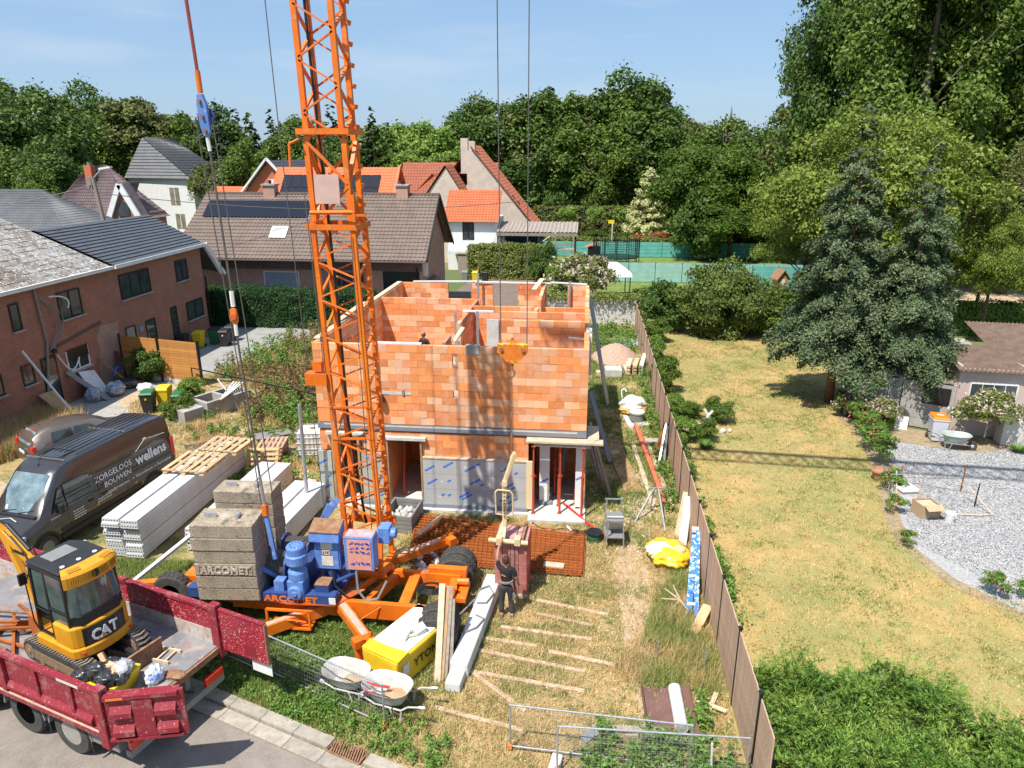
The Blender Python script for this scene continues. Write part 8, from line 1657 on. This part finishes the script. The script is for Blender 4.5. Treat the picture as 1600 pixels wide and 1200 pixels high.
O('tray',B().box(-.3,-.35,.35,.3,.35,.4).box(-.26,-.33,.9,.26,.3,.95),Mgreyp,t); O('panel',B().obox((0,-.02,.72),(.5,.04,.7),(.5,0,0)),Mconcl,t); O('top_frame',B().beam((-.28,.35,1.36),(.28,.35,1.36),.04,.04).beam((-.26,-.35,.4),(.26,-.35,.4),.04,.04),Msteel,t)
t=T('cable_reel','green and black cable reel in the grass next to grey framed tray','reel',(.55,20.15,0)); O('drum',B().lathe([(.26,0),(.26,.04),(.16,.06),(.16,.22),(.26,.24),(.26,.28),(.06,.30)],(0,0,0),20),Mblk,t); O('turns',B().lathe([(.22,.06),(.24,.14),(.22,.22)],(0,0,0),18),Mgbin,t)
o=O('cable',B().path([(.35,20.2,.03),(0,20.6,.03),(-.5,20.7,.03),(-.9,20.5,.03),(-1.3,20.75,.03),(-1.5,21.0,.05)],.018,5),Mblk); tag(o,'black cable snaking from the reel to the porch','cable')
o=O('red_hose',B().path([(-.5,22.2,.16),(-.1,21.6,.16),(.3,21.1,.08),(1.0,20.2,.05)],.04,7),Mtail); tag(o,'red tube running out from the porch','hose'); stick('short white lath in front of the porch',(-.35,20.9,.03),(-.1,20.4,.03),.07,.03,Mpvc,'lath','lath')
# ---------------------------------------------------------------- rebar mats
t=T('rebar_mats','rusty reinforcement mesh stack lying in front of the house','rebar mesh',(0,0,0))
A0,A1,A2,A3=Vector((-5.35,20.9,0)),Vector((.25,20.15,0)),Vector((.2,17.95,0)),Vector((-4.95,18.2,0)); rq=random.Random(12); cnt=0; rbm=B()
for layer in range(4):
    z_=.05+layer*.045; ox=rq.uniform(-.05,.05); oy=rq.uniform(-.05,.05)
    for i in range(37):
        u=i/36; a=A0.lerp(A1,u)+Vector((ox,oy,z_));e=A3.lerp(A2,u)+Vector((ox,oy,z_))
        if layer==3: O('rebar',B().beam(a,e,.018,.018),Mrust,t)
        else: rbm.beam(a,e,.02,.02)
    for i in range(16):
        u=i/15; a=A0.lerp(A3,u)+Vector((ox,oy,z_+.02));e=A1.lerp(A2,u)+Vector((ox,oy,z_+.02))
        if layer==3: O('rebar',B().beam(a,e,.02,.02),Mrust,t)
        else: rbm.beam(a,e,.02,.02)
stuffpart(O('lower_mesh',rbm,Mrust,t)); rebase(t,(-2.4,19.3,0))
stick('weathered plank lying on the left part of the rusty mesh',(-4.95,19.2,.4),(-4.4,20.5,.4),.16,.03,Mwoodp)
stick('short pale board on the edge of the rusty mesh',(-.95,18.25,.2),(-.35,18.2,.2),.25,.05,Mwoodp)
# stone planter crate
t=T('stone_crate','grey slatted crate full of rubble by the house wall','crate',(-5.75,20.55,0),R(-4))
for k in range(4):
    z_=.02+k*.15
    O('slat',B().box(-.5,-.65,z_,.5,-.58,z_+.13),Mgreyp,t);O('slat',B().box(-.5,.58,z_,.5,.65,z_+.13),Mgreyp,t);O('slat',B().box(-.5,-.58,z_,-.44,.58,z_+.13),Mgreyp,t);O('slat',B().box(.44,-.58,z_,.5,.58,z_+.13),Mgreyp,t)
rr=B()
for i in range(40): rock(rr,(q.uniform(-.38,.38),q.uniform(-.5,.5),q.uniform(.25,.42)),(q.uniform(.1,.25),)*3,q)
stuffpart(O('rubble',rr,Mconcl,t))
t=T('rubbish_heap','white sacks and rubble left of the dual crane wheels','rubbish',(-4.0,18.0,0)); rr=B()
for i in range(36): rock(rr,(q.uniform(-.7,.5),q.uniform(-.5,.5),q.uniform(.03,.25)),(q.uniform(.12,.32),q.uniform(.12,.3),q.uniform(.1,.2)),q)
stuffpart(O('rubble',rr,mat('mixed_rubble',(.62,.60,.58),.8,(.12,.12,.14),2.5,lo=.48,hi=.56,rand=.2),t))
# white wrapped beam
t=T('wrapped_beam','long white concrete beam with loops of strap lying beside the crane wheels','beam',(-2.45,15.5,0),-R(5.5))
O('beam',B().box(-.22,-2.0,.03,.22,1.75,.42),Mconcl_w,t,bev=.04,seg=3); O('lower_beam',B().box(-.2,-2.5,.0,.16,-1.4,.26),Mconcl_w,t,bev=.03)
O('strap',B().path([(-.3,.5,.2),(-.22,.9,.46),(0,1.1,.48),(.2,.8,.46),(.1,.35,.46),(-.15,.3,.46)],.02,6).path([(-.22,-1.0,.45),(.1,-.7,.47),(.2,-.3,.45),(-.05,-.2,.46)],.02,6),Mgreyp,t); O('strap',B().path([(-.24,.45,.45),(-.5,.1,.25),(-.75,-.3,.1),(-.95,-.5,.1)],.022,6),Mgreyp,t)
# yellow packed blocks
t=T('yellow_pack','block pack in yellow film with a white torn top, next to the wheelbarrows','pack',(-3.95,14.0,0),-R(27))
b=B(); hx_,hy_=.54,1.0
O('film',B().loft([[(-hx_,-hy_,.05),(hx_,-hy_,.05),(hx_,hy_,.05),(-hx_,hy_,.05)],[(-hx_,-hy_,.50),(hx_,-hy_,.50),(hx_,hy_,.50),(-hx_,hy_,.50)],[(-hx_-.01,-hy_-.01,.82),(hx_+.01,-hy_-.01,.82),(hx_,hy_,.82),(-hx_,hy_,.82)]]),Mybag,t,bev=.05,seg=2)
O('white_top',B().box(-hx_+.05,-hy_+.22,.822,hx_-.05,hy_-.03,.85),Mwrap,t,bev=.02); O('torn_flap',B().loft([[(-hx_,-hy_+.1,.80),(-hx_+.02,-hy_-.02,.84),(-hx_,-hy_+.3,.86)],[(0,-hy_+.26,.84),(0,-hy_-.03,.86),(0,-hy_+.30,.88)],[(hx_,-hy_+.35,.80),(hx_+.02,-hy_,.84),(hx_,-hy_+.4,.87)]]),Mybag,t)
O('loose_block',B().obox((.05,-.25,.92),(.30,.36,.14),(.1,.1,.3)),Mwrap,t,bev=.01); O('loose_block',B().obox((.28,.1,.93),(.22,.3,.16),(.2,.3,-.3)),Mconcl_w,t,bev=.01); O('lath',B().obox((.15,-.25,.9),(.06,.6,.03),(0,0,-.7)),Mwoodp,t)
text('YTONG',.30,Mblk,(hx_+.03,-.45,.35),(0,1,0),(0,0,1),t,ext=.001,bold=.004); O('label',B().box(hx_+.012,-.82,.32,hx_+.02,-.62,.62),Mpvc,t)
for i,(a,e,m) in enumerate([((-3.05,13.35,0),(-3.10,14.6,1.65),Mply),((-2.98,13.4,0),(-3.02,14.65,1.7),Mwoodg),((-2.88,13.5,0),(-2.95,14.5,1.45),Mwoodg),((-3.12,13.3,0),(-3.2,14.6,1.8),Mwoodp)]): stick(['brown board leaning on the near crane wheel','grey board leaning right of the brown one','shorter grey board rightmost of the leaning boards','split pale board leftmost of the leaning boards'][i],a,e,.15,.045,m,'board','board')
# battens in the dry grass
Mbat=mat('old_batten',(.58,.42,.30),.9,(.44,.31,.20),4,rand=.15,extra=layers((7,.5,.62,(.36,.26,.14),6)))
bat=[((-2.6,13.75),(.28,13.35)),((-2.68,13.95),(-1.0,12.6)),((-3.0,12.5),(-1.0,12.05)),((-.6,14.62),(1.0,14.3)),((-1.9,15.45),(.45,15.2)),((-2.6,15.0),(-.9,14.8)),((-1.05,16.7),(.9,16.25)),((-1.0,16.1),(.5,15.75)),((-3.0,16.3),(-2.4,16.2)),((-2.4,14.5),(.3,14.0))]
bl_=['long batten nearest below the worker','batten angled down towards the mesh fence','batten closest to the mesh fence at bottom','grass covered batten right of the worker','batten just behind the worker','batten under the worker’s feet','furthest batten behind pink pallet','batten right of the pink pallet base','short batten between beam and crane wheel','faint batten half sunk in straw']
for (a,e),lb in zip(bat,bl_): stick(lb.replace('’',''),(a[0],a[1],.03),(e[0],e[1],.02),.11,.05,Mbat,'batten','batten')
# yellow torn bag, ladder, offcuts by fence
t=T('bulk_bag','torn yellow and white bulk bag open on the dry grass','bag',(2.75,19.2,0)); crumple('film','','',(0,0,.24),(1.25,1.35,.55),Mybag,t,61); crumple('white_film','','',(-.25,-.1,.36),(.8,.7,.4),Mwrap,t,62); crumple('contents','','',(.3,-.1,.36),(.45,.4,.35),Mclayp,t,63)
t=T('folded_ladder','blue flaking folded trestle ladder leaning on the garden fence','ladder',(0,0,0))
for a,e,w_ in(((3.02,16.5,.05),(3.46,19.0,1.05),.16),((3.2,16.35,.05),(3.50,18.8,1.25),.12)): O('rail',B().beam(a,e,w_,.06),Mbluewh,t)
for i in range(7): u=i/7+.08; a=Vector((3.02,16.5,.08)).lerp(Vector((3.46,19.0,1.08)),u); O('rung',B().beam(a+Vector((-.04,.05,0)),a+Vector((.16,-.03,.08)),.1,.03),Mbluewh if i%3 else Mpvc,t)
O('end_cap',B().obox((3.46,18.95,1.2),(.22,.12,.12)),Mpvc,t); rebase(t,(3.2,17.6,0))
stick('pale offcut plank propped at the fence foot below the blue ladder',(3.0,15.6,.02),(3.48,16.4,.4),.25,.05,Mwood); 
t=T('cut_branches','bleached cut branches beside the blue ladder','branches',(2.85,17.0,0)); 
for a,e in(((0,0,.1),(-.55,-.35,.35)),((0,0,.1),(-.35,-.6,.1)),((0,0,.1),(-.2,.1,.5)),((.0,0,.1),(.1,-.5,.2)),((0,0,.1),(-.4,.2,.3))): O('branch',B().tube(a,e,.035,6,.015),Mwoodp,t)
stick('pale board leaning flat against fence near yellow bag',(3.3,20.1,0),(3.5,20.9,1.3),.25,.04,Mconcl,'board','board'); stick('second whitish board on the fence behind the yellow bag',(3.2,20.6,0),(3.5,21.4,1.2),.2,.04,Mwoodp,'board','board')
for x,y,s in((1.7,20.9,1),(2.0,14.6,.8),(3.1,14.4,.7)): stick('thin galvanised stake stuck in the tall grass' if s<.75 else ('pale stake standing in straw near blue ladder' if s<.9 else 'small pale stake beside the grey framed tray'),(x,y,0),(x+.03,y,.7*s),.03,.03,Msteel,'stake','stake')
# brown sheet with white tube, pallet bits
t=T('sheet_metal','brown folded sheet metal lying near the lower fence end','sheet',(2.2,12.85,0),R(2)); O('left_sheet',B().prism([(-.62,.05),(-.60,.2),(-.56,.08),(-.3,.06),(-.02,.1),(-.02,.04)],-.75,.72,'y'),mat('brown_sheet',(.16,.085,.07),.45,(.20,.11,.09),3),t); O('right_sheet',B().prism([(.02,.06),(.25,.05),(.45,.2),(.47,.19),(.27,.03),(.02,.04)],-.75,.75,'y'),mat('brown_sheet',(0,0,0)),t); O('timber',B().box(-.5,-.85,.0,.1,-.7,.05),Mwoodp,t)
t=T('white_tube','white plastic tube lying on brown sheet metal','tube',(2.30,12.85,.24),R(1)); O('tube',B().lathe([(.125,-.62),(.14,-.62),(.14,.56),(.125,.56),(.12,.55),(.12,-.61),(.125,-.62)],(0,0,0),24,'y'),Mpvc,t); O('dark_inside',B().lathe([(.118,-.58),(.118,.5)],(0,0,0),20,'y'),Mblk,t)  # black closed cylinder gives the white tube a dark inside
t=T('broken_frame','broken grey wooden frame in weeds behind the mesh fence','frame',(1.15,12.15,0)); O('board',B().beam((-.7,.1,.06),(.7,.15,.08),.16,.03),Mwoodg,t); O('board',B().beam((-.9,-.25,.05),(-.4,.2,.08),.22,.03),Mlead,t); O('board',B().beam((.0,-.05,.05),(.75,.0,.1),.05,.06),Mwoodg,t)
t=T('pallet_piece','broken pallet piece with nails near the fence end','pallet',(3.05,13.1,0),R(-25)); O('board',B().box(-.35,-.05,.1,.35,.05,.13),Mwoodp,t); O('board',B().box(-.05,-.5,.05,.05,.5,.09),Mwoodp,t)
# ---------------------------------------------------------------- wire mesh site fences
def mesh_panel(lab,p,q,hh=2.0,lean=0,rail=True,grp='wire mesh fence panels',n=22,clips=True):
    p=Vector(p);q=Vector(q); d=q-p; L=d.length; ang=math.atan2(d.y,d.x); t=T('mesh_fence',lab,'fence panel',p,0,grp); t.rotation_euler=(lean,0,ang)
    for x in(0,L): O('post',B().tube((x,0,.02),(x,0,hh),.021,8),Msteel,t)
    O('top_rail',B().tube((0,0,hh-.01),(L,0,hh-.01),.019,8),Msteel,t); O('bottom_rail',B().tube((0,0,.12),(L,0,.12),.019,8),Msteel,t)
    b=B()
    for i in range(1,n*2): b.beam((L*i/(n*2),0,.12),(L*i/(n*2),0,hh),.003,.003)
    for i in range(1,9): b.beam((0,.006,.12+(hh-.12)*i/9),(L,.006,.12+(hh-.12)*i/9),.003,.003)
    stuffpart(O('wire_mesh',b,Msteel,t))
    if clips:
        for x in(0,L): O('orange_clip',B().box(x-.045,-.045,.06,x+.045,.045,.16),Morl,t)
    return t
mesh_panel('mesh fence panel left of centre, bottom, in front of brown sheet metal',(-1.23,11.52,.0),(2.35,11.35,0),1.16)
mesh_panel('mesh fence panel at the bottom right ending at the long garden fence',(-.25,11.02,.0),(3.38,11.10,0),1.20,n=24)
mesh_panel('mesh fence panel sagging in front of the two wheelbarrows',(-7.1,13.15,0),(-3.95,11.82,0),1.15); mesh_panel('mesh fence panel behind the open truck door',(-9.5,14.0,0),(-7.15,13.1,0),1.25)
t=T('fence_foot','pale concrete fence foot under the bottom mesh panels','fence foot',(-.3,11.1,0),R(80)); O('block',B().box(-.32,-.11,0,.32,.11,.14),Mconcl,t,bev=.02)
t=T('white_stake','thin white stake leaning by the bottom mesh panel','stake',(2.75,11.15,0)); O('stake',B().beam((0,0,0),(-.05,0,.95),.035,.03),Mpvc,t)
t=T('black_cable_loop','thick black cables lying over the road edge by truck wheels','cable'); O('cable',B().path([(-13.0,11.2,2.6),(-11.0,9.6,2.3),(-9.6,8.9,2.0),(-8.6,8.2,1.7)],.035,7).path([(-13.0,11.3,2.5),(-11.0,9.75,2.2),(-9.6,9.0,1.95),(-8.6,8.2,1.72)],.03,7),Mblk,t) if 0 else None
if not t.children: bpy.data.objects.remove(t)
# rockery with pale statue, shrubs of the lawn edge
t=T('rockery','low rockery of pale stones round shrubs beside the long garden fence','rockery',(5.5,30.2,0))
for i in range(22):
    a=q.uniform(0,6.28); rr_=q.uniform(.2,1.15); b=B(); rock(b,(math.cos(a)*rr_*1.1,math.sin(a)*rr_*.9,.08),(q.uniform(.2,.5),q.uniform(.2,.4),q.uniform(.15,.35)),q); O('stone',b,Mconcl if i%2 else Mwoodp,t)
t=T('garden_statue','small white forked statue on the rockery','statue',(5.65,30.4,.15)); O('statue',B().lathe([(.18,0),(.12,.2),(.09,.4),(.07,.5)],(0,0,0),10).beam((0,0,.45),(-.16,0,.72),.08,.08).beam((0,0,.45),(.18,0,.68),.08,.08),Mpvc,t)
for i,(x,y,s,lb) in enumerate([(4.25,28.6,.55,'leafy shrub at the near foot of the rockery'),(5.15,28.9,.5,'round green shrub in front of the rockery'),(6.3,31.2,.55,'spiky green plant behind the white statue'),(4.4,32.0,.5,'shrub between fence and rockery'),(4.15,35.3,.62,'tall dark shrub against the fence, halfway along'),(4.2,37.5,.5,'dark shrub beyond the tall one on the fence'),(4.25,41.5,.7,'dark bush at the fence near the sand heap'),(4.6,45.5,.75,'large bush behind fence top end'),(4.0,24.9,.32,'small weed bush at the fence foot on the lawn side'),(3.95,20.6,.36,'green bush on lawn side next to the blue ladder'),(4.05,17.9,.3,'broad leaved plant behind the fence by the ladder'),(5.1,31.6,.4,'small green shrub beside statue')]): bush(0 if i%3 else 2,(x,y,0),(s*.85,s*.85,s*(1.2 if i in(4,5) else .85)),lb)
rose=lobes_crown('rose_bush',RS(81),.6,.6,.6,.65,18,1800,.10,Lf_weed,(.25,.45)); rfl=lobes_crown('rose_flower',RS(82),.62,.62,.62,.68,18,60,.13,leafm('rose_petal',(.65,.10,.14),(.70,.25,.12)),(.25,.45))
for i,(x,y,s,lb) in enumerate([(12.4,31.3,1.0,'tall green rose bush nearest the spruce foot'),(12.35,29.9,1.05,'rose bush with pink blooms by the gravel corner'),(12.0,28.5,1.0,'rose bush with orange blooms in the row'),(11.85,27.2,1.0,'yellowish rose bush above the terracotta pot'),(11.3,24.6,.75,'low rose bush beside the polystyrene box'),(10.8,23.0,.55,'straggly rose at the middle of the gravel edge'),(10.3,20.8,.45,'thin dry rose by the gravel'),(11.6,18.3,.6,'reddish shrub at the lower gravel corner'),(12.35,18.2,.45,'small green plant right of the reddish shrub')]):
    t=T('rose_bush',lb,'rose bush',(x,y,0),i); t.scale=(s,)*3; link('foliage',rose,t); link('flowers',rfl,t)
bush(0,(13.3,33.9,0),(.8,.6,.5),'low green shrubs under the left blue spruce'); 
gp=RS(83); b=[]; n=420; a=gp.uniform(0,6.28,n); L=gp.uniform(.5,1.0,n); d=np.stack([np.cos(a),np.sin(a)],1); w_=np.stack([-d[:,1],d[:,0]],1)*.03; z0_=np.zeros(n)
Vv=np.stack([np.c_[w_,z0_],np.c_[-w_,z0_],np.c_[d*L[:,None],.75-L*.3+gp.uniform(-.1,.2,n)]],1).reshape(-1,3); o=link('iris_clump',fast('iris_clump',Vv,3,Lf_weed),None,(13.1,30.9,0)); tag(o,'clump of arching strap leaves at the end of the roses','plant')
for i,(x,y,s) in enumerate([(5.2,28.0,.5),(14.6,32.0,.6),(17.9,28.9,.5)]): dup(o,(x,y,0),i,['small strap leaved clump before the rockery','strap leaved clump in front of the tyre','small clump by the cream box'][i],scale=s)
# loose bits and stones
rs=RS(90)
def bits(name,lab,cat,poly,n,sz,m,seed):
    rs=RS(seed); c=scatter(poly,n,rs); P=np.c_[c,rs.uniform(.01,.035,len(c))]; tag(link(name,leafmesh(name,P,np.tile([0.,0,1.],(len(c),1)),sz,m,rs,aspect=.75,jit=.45)),lab,cat,None,'stuff')
bits('loose_gravel','loose grey stones lying over the gravel yard','gravel',[(13.0,29.3),(12.3,25.2),(11.1,23.1),(10.6,20.9),(12.2,18.4),(22,22.5),(22,31.4),(18.2,31),(17.9,29.2),(16.2,28.7)],42000,.055,mat('loose_stone',(.46,.45,.44),.9,(.31,.305,.30),3,rand=.45),91)
bits('wood_chips','pale wood chips and crumbs scattered by the new house','debris',[(-9,19.8),(3.3,19.0),(3.4,34),(.4,34),(.4,21.5),(-9,21.5)],900,.09,mat('chips',(.66,.56,.44),.9,(.50,.40,.30),3,rand=.3),92)
bits('site_debris','plaster crumbs and litter scattered behind the van','debris',[(-19,25),(-9.4,20.5),(-9.3,26),(-15,28.5),(-20,34.5),(-23,31)],900,.11,mat('crumbs',(.62,.58,.52),.9,(.35,.30,.25),3,rand=.3),93)
bits('straw_litter','straw and dry leaf litter on the lower plot','litter',[(-5,11.5),(3.4,10.8),(3.45,20.5),(-3,20)],9000,.05,mat('straw_litter',(.62,.45,.24),.9,(.34,.22,.10),2,rand=.35),94)
# ---------------------------------------------------------------- grass and weeds
plot=[(-9,11.9),(3.4,10.5),(3.45,21),(-3,21.3),(-9.5,21.3)]
green=lambda x,y: np.clip(1.15-np.hypot((x+6.6)/4.0,(y-14.2)/3.3),.04,1)
dry=lambda x,y: np.clip(.30+.9*vnoise(x,y,1.3,2)-.3*np.exp(-((x-1.75)/.5)**2),.05,1)
blades('green_grass',[(-11.5,12.9),(-6.3,11.95),(-2.3,10.6),(-2.0,21),(-11.5,18)],70000,.17,.018,Gr_green,1,7,.07,.5,green,'green grass growing round the crane wheels and outriggers')
blades('dry_grass',[(-5.5,11.2),(3.4,10.3),(3.45,21.3),(-5.5,21.3)],60000,.13,.014,Gr_dry,2,8,.07,.6,dry,'straw coloured dry grass on the lower part of the plot')
blades('dry_grass_green',[(-5.5,11.2),(3.4,10.3),(3.45,21.3),(-5.5,21.3)],26000,.12,.014,Gr_green,3,9,.06,.5,lambda x,y: np.clip(vnoise(x,y,1.0,9)*1.6-.75,.02,1),'greener tufts among the dry grass of the plot')
blades('tall_grass',[(1.0,13.6),(3.4,13.7),(3.45,17.2),(2.4,17.0),(1.2,14.6)],4500,.30,.013,Gr_dry,4,12,.09,.5,lambda x,y: np.clip(vnoise(x,y,.7,3)*1.5-.2,.05,1),'tall feathery dry grass along the fence foot')
blades('tall_green_grass',[(1.4,13.5),(3.4,13.4),(3.48,18.0),(2.9,18.6),(2.0,16.2)],9000,.27,.013,Gr_green,5,12,.10,.6,lambda x,y: np.clip(vnoise(x,y,.8,12)*2.2-.75,.02,1),'tall green grass mixed in at the fence foot')
blades('strip_grass',[(.3,22),(3.5,21),(3.5,49.5),(.3,49.5)],36000,.16,.028,Gr_green,6,8,.1,.5,lambda x,y: np.clip(vnoise(x,y,1.4,4)*1.5-.3,.1,1),'patchy green grass on the strip right of the house')
weeds('strip_weeds',[(.6,42.5),(3.4,42.5),(3.4,49.8),(.3,49.8)],5000,.6,.12,Lf_weed,7,None,'leafy weeds at the far end of the strip',plants=120)
weeds('fence_weeds',[(3.0,22),(3.5,22),(3.5,40),(3.0,40)],4200,.5,.10,Lf_weed,8,None,'weeds along the inner foot of the fence',plants=130,rad=.2)
weeds('lawn_edge_weeds',[(3.65,16),(4.3,16),(4.4,46),(3.65,46)],9000,.5,.11,Lf_weed,9,lambda x,y: np.clip(vnoise(x,y,1.6,6)*1.8-.5,.03,1),'ragged plants along the lawn side of the fence',plants=260,rad=.25)
weeds('crane_weeds',[(-9.6,12.9),(-5.5,12.0),(-3.0,14.5),(-5,16.5),(-9,15.0)],12000,.22,.07,Lf_weed,10,green,'small leafy weeds in the green grass by the crane',plants=420,rad=.16)
weeds('kerb_weeds',[(-6.8,12.1),(-2.6,10.7),(-2.3,11.6),(-6.4,13.0)],5000,.24,.07,Lf_weed,11,None,'weeds spilling over kerb beside the drain',plants=170,rad=.16)
weeds('corner_weeds',[(.2,11.2),(3.4,10.6),(3.4,13.2),(2.6,13.4),(2.4,12.0),(.6,12.6)],5200,.36,.10,Lf_weed,12,lambda x,y: np.clip(vnoise(x,y,.7,6)*2.2-.7,.02,1),'broad leaved green weeds behind the bottom mesh fence',plants=90,rad=.22)
wild=[(-20,35),(-19.3,42),(-17,46.5),(-9.2,46.5),(-9.3,25.5),(-11.5,27.5),(-15,28.5),(-16.2,30.5),(-16,33)]
wn=lambda x,y: np.clip(vnoise(x,y,2.2,7)*1.7-.25,.06,1)
weeds('wild_weeds',wild,34000,1.05,.15,Lf_weed,13,wn,'tall green weeds filling the wild ground left of the house',plants=640,rad=.4); weeds('dry_weeds',wild,24000,1.15,.14,Lf_weedy,14,lambda x,y: np.clip(1.25-vnoise(x,y,2.2,7)*1.7,.05,1)*np.where(y<37,1,.45),'rust and straw coloured seed weeds in the wild ground',plants=560,rad=.35)
blades('wild_grass',wild,40000,.45,.03,Gr_dry,15,9,.14,.4,None,'tall straw between the wild weeds'); blades('track_grass',[(-19,25),(-9.4,20.5),(-9.3,26),(-11,27.5),(-15,28.5),(-18,31),(-20,34.5),(-22,31)],26000,.2,.028,Gr_dry,16,8,.1,.5,lambda x,y: np.clip(vnoise(x,y,1.2,8)*1.7-.5,.05,1),'sparse dry grass on the trodden ground behind the van')
weeds('track_weeds',[(-19,25),(-9.4,20.5),(-9.3,26),(-11,27.5),(-15,28.5),(-18,31),(-20,34.5)],9000,.4,.12,Lf_weed,17,lambda x,y: np.clip(vnoise(x,y,1.5,5)*2-.85,.02,1),'scattered weeds on the trodden ground behind the van',plants=200,rad=.28)
blades('left_tall_grass',[(-25,22.6),(-23,23.2),(-21.8,26),(-22.5,28),(-24.9,28.6)],22000,.75,.022,Gr_dry,18,10,.12,.4,None,'tall yellow grass between the old brick house and the hatchback'); weeds('left_weeds',[(-25,22.6),(-23,23.2),(-21.8,26),(-22.5,28),(-24.9,28.6)],3000,.6,.12,Lf_weed,19,None,'green weeds in the tall yellow grass',plants=60)
lawnp=[(3.8,12),(16,12.5),(15,16.5),(10.4,19),(10.6,23.5),(12.0,30),(12.2,33),(15,44),(16,46),(4,46)]
blades('lawn_tufts_dry',lawnp,90000,.065,.02,Gr_dry,20,8,.07,.7,None,'short straw blades of the neighbour lawn'); blades('lawn_tufts_green',lawnp,42000,.07,.022,Gr_green,21,8,.06,.6,lambda x,y: np.clip(vnoise(x,y,.9,11)*1.8-.9+np.where(y>35,.25,0),.015,1),'green tufts scattered over the dry neighbour lawn')
blades('under_planks_grass',[(-14.8,15.5),(-9.5,13.6),(-9.8,17.6),(-14.4,17.5)],22000,.13,.02,Gr_green,22,7,.08,.5,lambda x,y: np.clip(vnoise(x,y,1.2,3)*1.5-.25,.1,1),'patchy grass between the truck and the floor planks')
tag(crumple('shrub_mound','','',(0,0,0),(.01,.01,.01),Mblk,None,1),'x','x') if 0 else None
bush(1,(-23.2,35.2-.9,0),(.85,.75,.75),'dark bush in front of the honey coloured fence'); bush(2,(-19.2,31.4,0),(.6,.5,.5),'white flecked bush by the concrete rings'); bush(0,(-18.6,29.2,0),(.7,.5,.45),'green bush in front of sunk green bin'); bush(2,(-35.5,52,0),(1.2,1.2,2.6),'yellow green bush behind the newer brick house')
